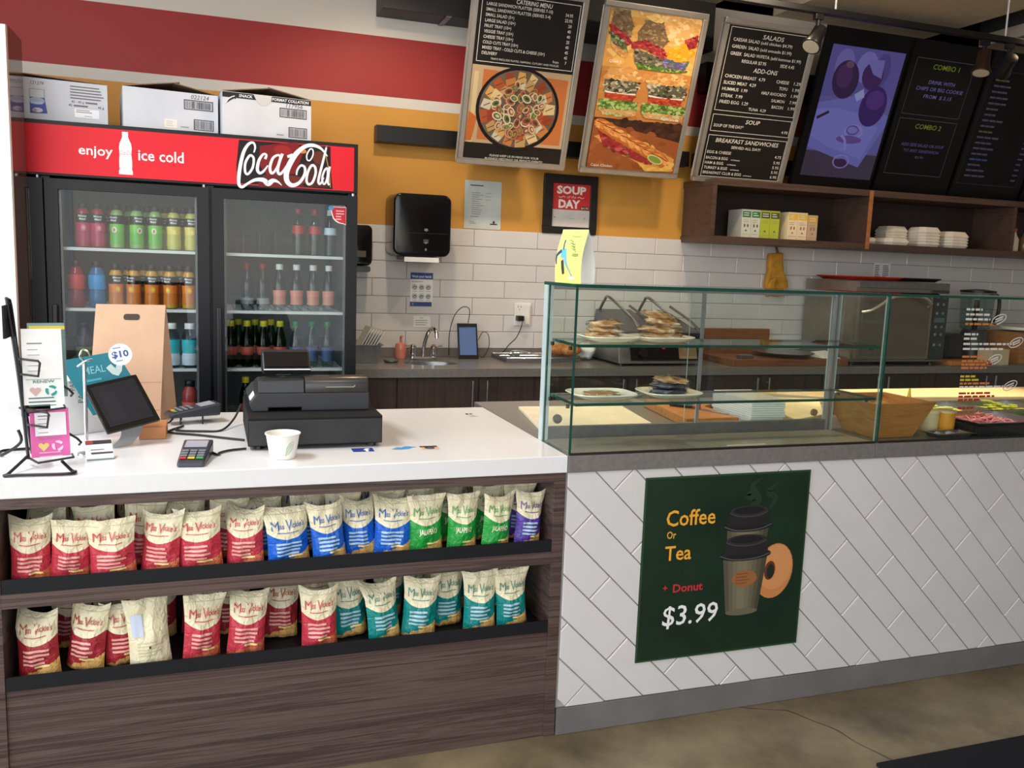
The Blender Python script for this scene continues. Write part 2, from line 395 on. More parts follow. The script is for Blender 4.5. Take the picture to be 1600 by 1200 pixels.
def tile_part(name, x0, x1, z0, z1, y, parent, g=0.0012, b=0.003, t=0.008):
    mb = MB(); o = [(x0 + g, y, z0 + g), (x1 - g, y, z0 + g), (x1 - g, y, z1 - g), (x0 + g, y, z1 - g)]
    i = [(x0 + g + b, y - t, z0 + g + b), (x1 - g - b, y - t, z0 + g + b), (x1 - g - b, y - t, z1 - g - b), (x0 + g + b, y - t, z1 - g - b)]
    q = [(p[0], y - t * .6, p[2]) for p in o]
    mb.add(o + q + i, [(0, 1, 5, 4), (1, 2, 6, 5), (2, 3, 7, 6), (3, 0, 4, 7), (4, 5, 9, 8), (5, 6, 10, 9), (6, 7, 11, 10), (7, 4, 8, 11), (8, 9, 10, 11)])
    return mb.build(name, TILE, parent, smooth=False)
for r in range(7):
    z1 = 1.69 - r * TR; z0 = max(z1 - TR, .97); ph = 1.915 - (0 if r % 2 == 0 else TP / 2)
    x = ph - 4 * TP
    while x < 6.3:
        a, b_ = max(x, .67), min(x + TP, 6.39)
        if b_ - a > .03: tile_part('tile', a, b_, z0, z1, 2.694, wall_back)
        x += TP
# left partition with the glossy brown end
WL = M('bright_white_wall', (240, 240, 240), 0.7)
struct(MB().box(-2.9, -.757, 1.66, 1.93, 0, 2.36), 'wall_partition', WL, 'white partition wall at the left end of the drinks cooler')
struct(MB().box(-.757, -.75, 1.655, 1.935, 0, 2.36), 'trim_3', M('glossy_brown_edging', (112, 84, 70), 0.08, 0, 0.6), 'glossy brown end panel of the partition')
# left wall: tall window between a low sill and a lintel (never in the frame, it lets the daylight in)
W2 = M('offwhite_wall', (214, 210, 204), 0.7)
struct(MB().box(-2.95, -2.88, -4.6, 2.7, 0, .38).box(-2.95, -2.88, -4.6, 2.7, 2.92, 3.16).box(-2.95, -2.88, -4.6, -3.65, .38, 2.92).box(-2.95, -2.88, .55, 2.7, .38, 2.92), 'wall_left', W2)
struct(MB().box(7.6, 7.7, -4.6, 2.7, 0, 3.16), 'wall_right', W2)
struct(MB().box(-3.1, 7.7, -4.5, -4.4, 0, .3).box(-3.1, 7.7, -4.5, -4.4, 2.92, 3.16).box(4.4, 7.7, -4.5, -4.4, .3, 2.92).box(-3.1, -2.88, -4.5, -4.4, .3, 2.92), 'wall_front', W2)
fm = M('window_frame_white', (214, 214, 214), 0.5)
mb = MB()
for x in (-2.88, -1.5, -.1, 1.3, 2.75, 4.32): mb.box(x, x + .08, -4.5, -4.4, .3, 2.92)
mb.box(-2.88, 4.4, -4.49, -4.41, .95, 1.02)
struct(mb, 'window_1', fm, 'white mullions of the shop window')
mb = MB()
for y in (-3.65, -2.3, -.9, .47): mb.box(-2.95, -2.88, y, y + .08, .38, 2.92)
struct(mb, 'window_2', fm, 'white mullions of the side window')
mbk, n, l, b = base('street_brick'); bt = n.new('ShaderNodeTexBrick'); bt.inputs['Scale'].default_value = 2.5
bt.inputs['Color1'].default_value = lin((170, 92, 70)); bt.inputs['Color2'].default_value = lin((150, 80, 62)); bt.inputs['Mortar'].default_value = lin((190, 180, 170))
tc = n.new('ShaderNodeTexCoord'); mp = n.new('ShaderNodeMapping'); mp.inputs['Rotation'].default_value = (math.pi / 2, 0, 0); l.new(tc.outputs['Object'], mp.inputs[0]); l.new(mp.outputs[0], bt.inputs['Vector']); l.new(bt.outputs[0], b.inputs['Base Color']); setp(b, .9, 0, .2)
struct(MB().box(3.0, 9, -9.2, -9, 0, 5), 'wall_street', mbk, 'brick wall across the street')
struct(MB().box(-12, 14, -16, -4.6, -.12, -.02), 'floor_street', M('pavement', (150, 148, 144), 0.9), 'pale pavement outside the shop')
# floor mat
mb = MB().box(1.93, 4.2, -1.5, -.43, 0.0005, .012); tag(mb.build('floor_mat', M('mat_rubber', (24, 25, 30), 0.9, 0, 0.2, 0.2, 90, 0.3), origin=(3.0, -1, 0), bevel=.004), 'black rubber floor mat on the concrete before the tiled counter', 'mat')
# ================================================================ SALES COUNTER
sc = thing('sales_counter', 'walnut laminate sales counter with a white quartz top and two open snack shelves', 'counter', (0.2, .4, 0))
MB().box(-1.15, 1.032, -.004, .89, .867, .92).build('worktop', QUARTZ, sc, bevel=.003)
MB().box(.993, 1.03, 0, .86, 0, .866).build('end_panel', WALNUT, sc, bevel=.001)
MB().box(-.545, -.512, 0, .86, 0, .866).build('end_panel', WALNUT, sc, bevel=.001)
MB().box(-1.15, -.547, .004, .86, 0, .866).build('side_cabinet', WALNUT, sc)
MB().box(-.512, .993, 0, .4, .838, .866).build('top_rail', WALNUT, sc, bevel=.001)
MB().box(-.512, .993, 0, .38, .577, .616).build('shelf', WALNUT, sc, bevel=.001)
MB().box(-.512, .993, .006, .4, 0, .353).build('front_panel', WALNUT, sc, bevel=.001)
MB().box(-.512, .993, .38, .4, .353, .838).build('back_panel', M('shelf_back_black', (30, 28, 30), .7), sc)
MB().box(-.511, .992, .02, .86, 0, .02).build('base_panel', WALNUT, sc)
for z in (.353, .616):
    mb = MB().box(-.511, .992, .004, .38, z, z + .006).box(-.511, .992, .002, .008, z, z + .038); mb.build('black_tray', M('black_shelf_liner', (17, 19, 24), .55, 0, .3), sc)
# ---------------------------------------------------------------- bags of chips
FLAV = {'red': ((196, 56, 72), (206, 78, 82)), 'dark red': ((164, 44, 52), (186, 84, 74)), 'blue': ((22, 98, 206), (62, 104, 176)), 'green': ((34, 156, 62), (92, 166, 92)),
        'teal': ((10, 134, 130), (84, 140, 124)), 'purple': ((84, 58, 158), (104, 88, 150)), 'cream': ((232, 222, 186), (170, 160, 130))}
CRM = (236, 226, 190)
def bagmat(fl):
    m, n, l, b = base('chip_bag_' + fl.replace(' ', '_'))
    uv = n.new('ShaderNodeUVMap'); sp = n.new('ShaderNodeSeparateXYZ'); l.new(uv.outputs[0], sp.inputs[0])
    def mth(op, a, c):
        k = n.new('ShaderNodeMath'); k.operation = op
        for i, x in enumerate((a, c)):
            if isinstance(x, (int, float)): k.inputs[i].default_value = x
            else: l.new(x, k.inputs[i])
        return k.outputs[0]
    uu = mth('SUBTRACT', sp.outputs['X'], .5); u2 = mth('MULTIPLY', uu, uu)
    e = mth('SUBTRACT', sp.outputs['Y'], mth('ADD', mth('MULTIPLY', u2, .5), .47)); top = mth('GREATER_THAN', e, 0)
    nz = n.new('ShaderNodeTexNoise'); nz.inputs['Scale'].default_value = 7; l.new(uv.outputs[0], nz.inputs['Vector'])
    low = mth('LESS_THAN', mth('ADD', mth('SUBTRACT', sp.outputs['Y'], mth('MULTIPLY', uu, .22)), mth('MULTIPLY', nz.outputs['Fac'], .16)), .20)
    chip = ramp(n, [(.35, lin((206, 150, 74) if fl != 'red' else (196, 84, 60))), (.65, lin((232, 190, 120) if fl != 'red' else (224, 130, 92)))]); nz2 = n.new('ShaderNodeTexNoise'); nz2.inputs['Scale'].default_value = 16; l.new(uv.outputs[0], nz2.inputs['Vector']); l.new(nz2.outputs['Fac'], chip.inputs['Fac'])
    m1 = n.new('ShaderNodeMix'); m1.data_type = 'RGBA'; l.new(low, m1.inputs[0]); m1.inputs[6].default_value = lin(FLAV[fl][0]); l.new(chip.outputs[0], m1.inputs[7])
    m2 = n.new('ShaderNodeMix'); m2.data_type = 'RGBA'; l.new(top, m2.inputs[0]); l.new(m1.outputs[2], m2.inputs[6]); m2.inputs[7].default_value = lin(CRM)
    l.new(m2.outputs[2], b.inputs['Base Color'])
    if fl == 'cream': l.remove(m1.inputs[0].links[0]); m1.inputs[0].default_value = 0
    setp(b, .36, 0, .5)
    w = n.new('ShaderNodeTexNoise'); w.inputs['Scale'].default_value = 6; w.inputs['Detail'].default_value = 2; w.inputs['Distortion'].default_value = 1.2; l.new(uv.outputs[0], w.inputs['Vector'])
    bp = n.new('ShaderNodeBump'); bp.inputs['Strength'].default_value = .6; bp.inputs['Distance'].default_value = .012; l.new(w.outputs['Fac'], bp.inputs['Height']); l.new(bp.outputs[0], b.inputs['Normal'])
    return m
BAGM = {k: bagmat(k) for k in FLAV}
BW, BH, BT = .098, .178, .052
def bagsurf(seed):
    rg = random.Random(seed); lean, cl, cr, tw = rg.uniform(-.014, .024), rg.uniform(-1, 1.6), rg.uniform(-1, 1.6), rg.uniform(-.022, .022)
    dip = rg.uniform(.002, .026); sag = rg.uniform(-.35, .35)
    def S(u, v, side, d=0):
        W = BW / 2 * (1 + .10 * v ** 4 - .06 * math.sin(math.pi * v))
        T = BT / 2 * math.sqrt(max(0, 1 - v ** 2.4)) * (.72 + .28 * math.sin(math.pi * min(1, v * 1.4))) * max(0, 1 - abs(u) ** 2.6) ** .8
        T *= 1 + .26 * noise.noise(Vector((u * 1.6, v * 2.6, seed * 3.1 + side * 9)))
        y = -T * side - side * d; x = W * u; z = BH * v
        k = max(0, v - .72) / .28
        y += lean * k + tw * u * k + (.016 * k * k * (cl * max(0, -u) ** 2 + cr * max(0, u) ** 2)) + .003 * k * math.sin(u * 7 + seed)
        z -= dip * k * (1 - u * u) + sag * .02 * u * k
        y += .009 * noise.noise(Vector((u * 2.6, v * 4.5, seed * 1.7))) * (1 - .6 * k) * (1 - abs(u) ** 3)
        return (x, y, z)
    return S
def bag_proto(fl, seed):
    S = bagsurf(seed); nu, nv = 14, 18; vs, fs, uvs = [], [], []
    for side in (1, -1):
        b = len(vs)
        for j in range(nv + 1):
            for i in range(nu + 1):
                u = -1 + 2 * i / nu; v = j / nv; vs.append(S(u, v, side)); uvs.append(((u + 1) / 2, v))
        for j in range(nv):
            for i in range(nu):
                a = b + j * (nu + 1) + i; q = (a, a + 1, a + nu + 2, a + nu + 1); fs.append(q if side == 1 else tuple(reversed(q)))
    bi = [i for i in range(nu + 1)]; b2 = (nu + 1) * (nv + 1)
    for i in range(nu): fs.append((i + 1, i, b2 + i, b2 + i + 1))
    me = bpy.data.meshes.new('packet'); me.from_pydata(vs, [], fs); me.materials.append(BAGM[fl])
    uvl = me.uv_layers.new(name='UVMap'); buf = []
    for lp in me.loops: buf += uvs[lp.vertex_index]
    uvl.data.foreach_set('uv', buf); me.polygons.foreach_set('use_smooth', [True] * len(me.polygons))
    c1, c2 = FLAV[fl]
    cv = Canvas(warp=lambda u, v, d: S(u, v, 1, d + .0010), d0=.0012, step=.0001)
    rg = random.Random(seed)
    if fl == 'cream':
        cv.rect(-.8, .46, -.25, .78, (200, 210, 232)); cv.lines(-.6, .7, .36, 5, .045, .012, (200, 190, 160), seed); cv.ell(0, .3, .06, .02, (60, 60, 70))
    else:
        for s_, u_, v_, h_, w_ in (('M', -.80, .655, .15, .36), ('iss', -.44, .665, .085, .24), ('V', -.12, .63, .17, .30), ("ickie's", .14, .665, .09, .66)): cv.text(s_, u_, v_ + u_ * .02, h_, c2, w=w_, shear=.22, bold=0 if s_ in 'MV' else .012)
        cv.stroke([(-.55, .60), (0, .585), (.5, .60)], .012, c2, 3)
        if fl == 'green': cv.text('JALAPEÑO', 0, .335, .085, (236, 236, 200), 'c', w=1.1, bold=.02)
        else:
            for k in range(4): cv.rect(-.66, .385 - k * .062, .34 + rg.uniform(0, .3), .418 - k * .062, (232, 170, 160) if 'red' in fl else (170, 200, 214))
        cv.rect(-.1, .155, .6, .185, (240, 214, 140)); cv.stroke([(-.95, .9), (0, .905), (.95, .9)], .008, (200, 190, 150), 2)
    return me, cv
BAGCACHE = {}
def bag(fl, seed, x, y, z, rot, label, group, scale=1.0, tilt=0):
    key = (fl, seed)
    t = thing('chip_bag', label, 'chip bag', (x, y, z + .004), rot, group); t.rotation_euler = (tilt, ((seed * 37 + int(abs(x) * 1000)) % 17 - 8) * .011, rot); t.scale = (scale, 1, scale)
    if key not in BAGCACHE:
        me, cv = bag_proto(fl, seed); o = bpy.data.objects.new('packet', me); COL.objects.link(o); o.parent = t
        p = cv.build('print', t, GLOSSPRINT, local=True); BAGCACHE[key] = (me, p.data)
    else:
        for nm, d in zip(('packet', 'print'), BAGCACHE[key]): o = bpy.data.objects.new(nm, d); COL.objects.link(o); o.parent = t
    return t
UP = [('red', -.45, .98), ('red', -.36, 1.02), ('red', -.253, 1.18), ('red', -.14, 1.08), ('red', -.033, 1.22), ('red', .085, 1.05), ('blue', .205, 1.22), ('blue', .32, 1.0), ('blue', .412, .95), ('blue', .503, 1.13), ('green', .607, 1.1), ('green', .717, .96), ('green', .822, 1.0), ('purple', .93, .95)]
cnt = {}
rg = random.Random(5)
for i, (fl, x, ws_) in enumerate(UP):
    k = cnt.get(fl, 0); cnt[fl] = k + 1; tot = sum(1 for q in UP if q[0] == fl)
    pos = 'the only one' if tot == 1 else ORD[k] + ' ' + fl + ' one from the left'
    t = bag(fl, (i * 4) % 9, x, (.052 if i != 8 else .075) + rg.uniform(-.004, .008), .6225, rg.uniform(-.2, .2) + (-.5 if i == 3 else 0), '%s chip bag, upper front row, %s' % (fl, pos), 'chip bags on the upper shelf', 1.0 if i not in (1, 2, 6) else .92, rg.uniform(-.10, .02)); t.scale.x = ws_
UB = [('red', -.42), ('red', -.30), ('red', -.19), ('red', -.08), ('red', .03), ('blue', .15), ('blue', .27), ('blue', .37), ('blue', .49), ('green', .60), ('green', .71), ('green', .82), ('purple', .93)]
for i, (fl, x) in enumerate(UB):
    pos = 'at the left end' if i == 0 else 'at the right end' if i == len(UB) - 1 else ORD[i] + ' bag from the left'
    bag(fl, (i + 2) % 5, x, .15 + rg.uniform(-.008, .015), .623, rg.uniform(-.25, .25), 'shaded %s chip bag, upper second row, %s' % (fl, pos), 'chip bags behind on the upper shelf', 1.06, rg.uniform(-.05, .05))
for i, (fl, x) in enumerate(UB):
    pos = 'at the left end' if i == 0 else 'at the right end' if i == len(UB) - 1 else ORD[i] + ' bag from the left'
    bag(fl, (i + 3) % 5, x - .03, .24 + rg.uniform(-.008, .015), .623, rg.uniform(-.2, .2), 'dim %s chip bag, upper rear row, %s' % (fl, pos), 'chip bags at the back of the upper shelf', 1.1, rg.uniform(-.05, .05))
LO = [('dark red', -.44, .055), ('dark red', -.335, .075), ('dark red', -.232, .085), ('cream', -.165, .045), ('red', -.035, .055), ('red', .083, .055), ('dark red', .185, .15), ('red', .292, .05), ('teal', .392, .11), ('teal', .487, .055), ('teal', .588, .055), ('teal', .695, .12), ('teal', .783, .055), ('teal', .892, .055)]
cnt = {}
for i, (fl, x, y) in enumerate(LO):
    k = cnt.get(fl, 0); cnt[fl] = k + 1
    pos = 'its pale reverse facing out' if fl == 'cream' else ORD[k] + ' ' + fl + ' one from the left'
    bag(fl, (i * 5 + 2) % 9, x, y + .006, .3595, rg.uniform(-.14, .14) + (.25 if i in (4, 9) else -.3 if i == 1 else 0), '%s chip bag, lower front row, %s' % (fl, pos), 'chip bags on the lower shelf', 1.06 if fl != 'cream' else 1.1, rg.uniform(-.14, .0))
LB = [('dark red', -.39), ('dark red', -.28), ('dark red', -.16), ('red', -.04), ('dark red', .06), ('dark red', .19), ('dark red', .30), ('teal', .41), ('teal', .52), ('teal', .63), ('teal', .74), ('teal', .85), ('teal', .935)]
for i, (fl, x) in enumerate(LB):
    pos = 'at the left end' if i == 0 else 'at the right end' if i == len(LB) - 1 else ORD[i] + ' bag from the left'
    bag(fl, (i + 4) % 5, x, .235 + rg.uniform(-.006, .012), .3595, rg.uniform(-.2, .2), 'shaded %s chip bag, lower second row, %s' % (fl, pos), 'chip bags behind on the lower shelf', 1.1, rg.uniform(-.05, .05))
# ================================================================ TILED COUNTER
tc_ = thing('serving_counter', 'serving counter faced in diagonal white tiles under a grey stone top', 'counter', (2.2, .5, 0))
XE = 4.9
MB().box(1.034, 2.199, -.006, 1.02, .867, .92).box(2.201, XE, -.006, 1.02, .867, .92).build('worktop', GREYSTONE, tc_, bevel=.002)
MB().box(1.034, XE, .0095, .95, .0, .867).build('carcass', M('front_grout', (172, 168, 166), .9, 0, .2), tc_)
MB().box(1.034, XE, -.004, .012, 0.001, .09).build('kick_plate', KICK, tc_, bevel=.001)
def clip(poly, a, b, c):
    out = []
    for i, p in enumerate(poly):
        q = poly[(i + 1) % len(poly)]; dp, dq = a * p[0] + b * p[1] - c, a * q[0] + b * q[1] - c
        if dp <= 0: out.append(p)
        if dp * dq < 0: t = dp / (dp - dq); out.append((p[0] + (q[0] - p[0]) * t, p[1] + (q[1] - p[1]) * t))
    return out
LD, SD = (.7071, -.7071), (.7071, .7071); TL, TW = .4062, .0990
A0 = (2.047, .789)
n_t = 0
for c in range(-22, 26):
    for k in range(-8, 9):
        # one brick of the running bond laid at 45 degrees; A0 is an upper-left corner
        ox = A0[0] + LD[0] * (k * TL + (TL / 2 if c % 2 else 0)) + SD[0] * c * TW; oz = A0[1] + LD[1] * (k * TL + (TL / 2 if c % 2 else 0)) + SD[1] * c * TW
        g = .0014; pl = []
        for s_, t_ in ((g, -g), (TL - g, -g), (TL - g, -TW + g), (g, -TW + g)):
            pl.append((ox + LD[0] * s_ + SD[0] * t_, oz + LD[1] * s_ + SD[1] * t_))
        def inside(p, e):
            for a, b, d in ((-1, 0, -1.037 - e), (1, 0, 3.7 - e), (0, -1, -.0915 - e), (0, 1, .866 - e)): p = clip(p, a, b, d) if p else p
            return p
        P = inside(pl, 0)
        if len(P) < 3: continue
        area2 = abs(sum(P[i][0] * P[(i + 1) % len(P)][1] - P[(i + 1) % len(P)][0] * P[i][1] for i in range(len(P))))
        if area2 < 8e-4: continue
        cx = sum(p[0] for p in P) / len(P); cz = sum(p[1] for p in P) / len(P)
        I = []
        for p in P:
            d = math.hypot(p[0] - cx, p[1] - cz); f = max(.3, 1 - .0035 / max(d, .001)); I.append((cx + (p[0] - cx) * f, cz + (p[1] - cz) * f))
        m_ = len(P); vs = [(p[0], .012, p[1]) for p in P] + [(p[0], .004, p[1]) for p in P] + [(p[0], .001, p[1]) for p in I]
        fs = [(i, (i + 1) % m_, m_ + (i + 1) % m_, m_ + i) for i in range(m_)] + [(m_ + i, m_ + (i + 1) % m_, 2 * m_ + (i + 1) % m_, 2 * m_ + i) for i in range(m_)] + [tuple(range(2 * m_, 3 * m_))]
        MB().add(vs, fs).build('tile', TILE, tc_); n_t += 1
# ---------------------------------------------------------------- coffee poster
po = thing('coffee_poster', 'dark green coffee or tea and donut price poster on the diagonal tiles', 'poster', (1.62, -.003, .21))
MB().box(1.305, 1.936, -.0035, -.001, .213, .837).build('sheet', M('poster_green', (28, 48, 34), .35, 0, .4, .25, 3), po)
c = Canvas((0, -.0035, 0))
c.frame(1.305, .213, 1.936, .837, .006, (40, 70, 42))
OR = (236, 168, 50)
c.text('Coffee', 1.388, .672, .052, OR, w=.183, bold=.012); c.text('Or', 1.393, .630, .024, (220, 160, 60), w=.034, bold=.02); c.text('Tea', 1.39, .556, .048, OR, w=.098, bold=.012)
c.text('+', 1.391, .452, .02, (196, 44, 50), bold=.03); c.text('Donut', 1.428, .445, .027, (196, 44, 50), w=.112, bold=.02)
c.text('$3.99', 1.395, .331, .066, (236, 236, 236), w=.208, bold=.008, shear=.06)
for k, (a, q) in enumerate(((1.70, .76), (1.715, .79), (1.78, .77))): c.stroke([(a, .71), (a + .02, .745), (a - .01, q), (a + .03, q + .03)], [.01, .022, .02, .004], (30, 52, 38))
c.ell(1.818, .487, .075, .098, (196, 128, 78), 28, -.15); c.ell(1.822, .500, .066, .08, (208, 142, 90), 28, -.15); c.ell(1.800, .49, .022, .034, (96, 52, 28), 18, -.1); c.ell(1.803, .487, .015, .026, (30, 36, 28), 18)
def cup(cx, zt, zb, wt, wb, lid):
    N = 9
    for k in range(N):
        a, b = -1 + 2 * k / N, -1 + 2 * (k + 1) / N; m_ = (a + b) / 2; t = 1 - .45 * abs(m_ + .1) ** 1.5
        c.d -= 0 if k == 0 else c.step
        c.poly([(cx + a * wb, zb), (cx + b * wb, zb), (cx + b * wt, zt), (cx + a * wt, zt)], (int(122 * t), int(116 * t), int(92 * t)))
    if lid:
        c.ell(cx, zt, wt * 1.16, .021, (26, 24, 26), 24); c.poly([(cx - wt * 1.02, zt), (cx + wt * 1.02, zt), (cx + wt * .92, zt + .052), (cx - wt * .92, zt + .052)], (34, 32, 34))
        c.ell(cx, zt + .052, wt * .92, .020, (44, 42, 44), 24); c.ell(cx, zt + .054, wt * .74, .013, (26, 25, 27), 24); c.stroke([(cx - wt * 1.13, zt + .002), (cx - wt * .5, zt - .014), (cx + wt * .5, zt - .013), (cx + wt * 1.13, zt + .002)], .0035, (86, 84, 86)); c.stroke([(cx - wt * .92, zt + .048), (cx - wt * .4, zt + .034), (cx + wt * .4, zt + .034), (cx + wt * .92, zt + .048)], .003, (70, 68, 70))
cup(1.700, .654, .50, .082, .07, True); cup(1.698, .553, .352, .088, .063, True)
c.ell(1.698, .352, .063, .012, (104, 98, 78)); c.ell(1.70, .47, .05, .03, (150, 96, 56)); c.lines(1.665, 1.735, .485, 4, .011, .004, (120, 76, 46), 4)
c.build('print', po)
# ---------------------------------------------------------------- glass display case and sneeze guard
dc = thing('display_case', 'glass countertop display case with two glass shelves and green cut edges', 'display case', (1.62, .12, .92))
LEDGE = M('pale_glass_edge', (176, 192, 188), .3, .2)
def pane(name, x0, x1, y0, y1, z0, z1, parent=dc, edge=EDGE):
    """a glass sheet: big faces clear, cut edges green"""
    dx, dy, dz = x1 - x0, y1 - y0, z1 - z0; ax = 0 if dx == min(dx, dy, dz) else 1 if dy == min(dx, dy, dz) else 2
    mb = MB().box(x0, x1, y0, y1, z0, z1); big = {0: (3, 5), 1: (2, 4), 2: (0, 1)}[ax]
    mb.mi = [0 if i in big else 1 for i in range(6)]
    return mb.build(name, [GLASS, edge], parent)
pane('front_pane', 1.0425, 2.205, .000, .008, .921, 1.434)
pane('side_pane', 1.034, 1.042, .000, .224, .921, 1.434)
pane('side_pane', 2.197, 2.203, .0085, .234, .921, 1.434, edge=LEDGE)
pane('top_pane', 1.030, 2.208, -.004, .256, 1.4345, 1.4445)
MB().box(1.030, 1.053, .2245, .252, .9205, 1.434).build('corner_post', M('pale_blue_aluminium', (206, 224, 226), .3, .3), dc)
mb = MB()
for x in (2.176, 2.192): mb.box(x, x + .008, .236, .256, .92, 1.4345)
mb.build('door_post', ALU, dc)
for z in (1.255, 1.073):
    pane('glass_shelf', 1.054, 2.195, .010, .223, z - .002, z + .007)
    mb = MB()
    for x, y in ((1.046, .05), (1.046, .2), (2.19, .05), (2.19, .2)): mb.lathe([(.006, z - .014), (.006, z - .0025)], (x, y, 0), 10)
    mb.build('shelf_pin', BLACK, dc)
mb = MB().box(1.05, 2.176, .238, .262, .921, .962); mb.build('door_track', DULLSTEEL, dc, bevel=.002)
MB().box(1.05, 2.176, .238, .262, 1.42, 1.434).build('door_track', ALU, dc)
pane('sliding_door', 1.052, 1.62, .240, .245, .963, 1.419, edge=LEDGE); pane('sliding_door', 1.58, 2.174, .252, .257, .963, 1.419, edge=LEDGE)
MB().box(1.618, 1.630, .2385, .2465, .963, 1.419).build('door_edge', ALU, dc)
MB().box(1.036, 2.196, -.0045, -.0005, .9206, .928).build('base_channel', M('dark_base_channel', (46, 42, 40), .4, .3), dc)
MB().box(1.05, 2.19, .012, .236, .9205, .9235).build('floor_sheet', M('case_floor_stone', (140, 136, 122), .2), dc)
MB().lathe([(.016, 0), (.016, .008), (.008, .008)], (1.10, .266, .985), 14, axis='y').lathe([(.013, 0), (.013, .01)], (2.14, .266, .985), 14, axis='y').build('door_lock', CHROME, dc, smooth=True)
MB().box(1.62, 1.77, .03, .034, .9236, .926).build('price_strip', M('strip_cream', (210, 206, 186), .5), dc)
sg = thing('sneeze_guard', 'glass sneeze guard with printed topping list right of the display case', 'sneeze guard', (3.3, .1, .92))
MB().box(2.212, XE, -.0045, -.0005, .9206, .928).build('base_channel', M('dark_base_channel', (46, 42, 40), .4, .3), sg)
pane('front_pane', 2.212, XE, .000, .008, .921, 1.434, sg); pane('top_pane', 2.212, XE, -.004, .256, 1.4345, 1.4425, sg)
for x in (4.85,): pane('side_pane', x, x + .008, .008, .25, .921, 1.434, sg)
c = Canvas((0, 0, 0), d0=.0008); WH = (214, 212, 204); OG = (206, 120, 60); RD = (170, 40, 44)
rows = [(1.392, .075, WH), (1.374, .11, WH), (1.357, .115, WH), (1.340, .15, OG), (1.303, .065, WH), (1.287, .06, WH), (1.268, .24, WH), (1.250, .19, WH), (1.222, .10, OG), (1.206, .15, OG), (1.193, .15, OG), (1.181, .12, OG), (1.150, .07, (200, 190, 60)), (1.137, .09, (200, 180, 60)), (1.124, .14, OG), (1.111, .22, WH), (1.088, .15, RD), (1.076, .17, RD), (1.064, .10, RD), (1.034, .08, RD), (1.020, .12, (150, 90, 40)), (1.008, .14, (170, 110, 50))]
rg = random.Random(4)
lastz = None
for z, w, col in rows:
    if lastz and lastz - z > .022: c.build('list_print', sg); c = Canvas((0, 0, 0), d0=.0008)
    lastz = z
    u = 2.548 + (1.39 - z) * .02; e = u + w
    while u < e:
        k = rg.uniform(.012, .035); c.d = .0008; c.rect(u, z, min(u + k, e), z + .0075, col); u += k + .005
c.build('list_print', sg)
for x, z in ((2.705, 1.362), (2.80, 1.278), (2.705, 1.215), (2.795, 1.118)):
    c = Canvas((0, 0, 0), d0=.0008); c.ring(x, z, .036, .017, .004, WH, 24, .35); c.stroke([(x - .018, z - .002), (x + .018, z + .010)], .005, WH, 2); c.stroke([(x - .016, z - .010), (x + .018, z + .002)], .004, WH, 2); c.build('oval_badge', sg)
# ---------------------------------------------------------------- plates and food in the case
def plate(x, y, z, w, d, label, rot=0):
    def f(u, v):
        a = 2 * math.pi * u; ca, sa = math.cos(a), math.sin(a); k = (abs(ca) ** 4 + abs(sa) ** 4) ** -.25
        r = v; h = .016 * max(0, (r - .55) / .45) ** 1.6 + .002
        return (w / 2 * r * k * ca, d / 2 * r * k * sa, h)
    mb = MB().grid(f, 40, 10); t = thing('plate', label, 'plate', (x, y, z), rot, 'plates in the display case')
    mb.build('dish', CREAM, t, smooth=True, local=True, solid=-.003); return t
plate(1.213, .135, 1.2625, .19, .165, 'cream square plate under the low stack of pastries on the upper glass shelf')
plate(1.405, .135, 1.2625, .20, .165, 'cream square plate under the tall stack of pastries on the upper glass shelf')
plate(1.19, .118, 1.0805, .215, .17, 'white square plate with one flat wrap on the lower glass shelf')
plate(1.44, .125, 1.0805, .20, .175, 'white square plate under foil-wrapped pastries on the lower glass shelf')
PASTRY = wood('baked_pastry', [(.32, (134, 84, 46)), (.45, (200, 146, 92)), (.55, (222, 186, 140)), (.64, (238, 230, 216))], (22, 22, 70), .5)
def pastry(x, y, z, l, w, h, seed, label, rot=0, tilt=0, wrap=True, mat=None):
    t = thing('pastry', label, 'pastry', (x, y, z), rot, 'wrapped pastries in the display case'); t.rotation_euler = (0, tilt, rot)
    mb = MB().blob((0, 0, h / 2), (l / 2, w / 2, h / 2), seed, .55, 12, 3.0); mb.build('crust', mat or PASTRY, t, smooth=180, local=True)
    if wrap: MB().blob((0, 0, h / 2), (l / 2 + .004, w / 2 + .004, h / 2 + .003), seed + 20, .5, 9, 4).build('film_wrap', FILM, t, smooth=180, local=True)
for i, (x, z, l, til) in enumerate(((1.19, 1.268, .11, 0), (1.20, 1.287, .112, .05), (1.20, 1.305, .11, -.05))):
    pastry(x, .135, z, l, .09, .022, i, 'film-wrapped flat pastry on the left upper plate, %s of its stack' % ('bottom', 'middle', 'top')[i], .1 * i, til)
for i, (x, z, l, til) in enumerate(((1.405, 1.268, .135, 0), (1.40, 1.289, .14, .06), (1.41, 1.311, .135, .12), (1.395, 1.331, .125, .25))):
    pastry(x, .135, z, l, .1, .024, 10 + i, 'film-wrapped golden pastry on the right upper plate, %s of its stack' % ('bottom', 'second up', 'third up', 'tilted top')[i], .12 * i, til)
pastry(1.19, .118, 1.086, .12, .09, .012, 31, 'single flat wrap lying on the left lower plate', .2, 0, True)
FOIL = M('dark_glossy_wrap', (96, 96, 106), .22, .5, .5, .5, 30, .6)
for i, (x, z, til) in enumerate(((1.435, 1.086, 0), (1.445, 1.104, .06), (1.45, 1.122, .1))):
    pastry(x, .125, z, .125, .1, .022, 40 + i, 'dark foil-wrapped pastry on the right lower plate, %s of its stack' % ('bottom', 'middle', 'top')[i], .2 * i, til, True, FOIL if i < 2 else PASTRY)
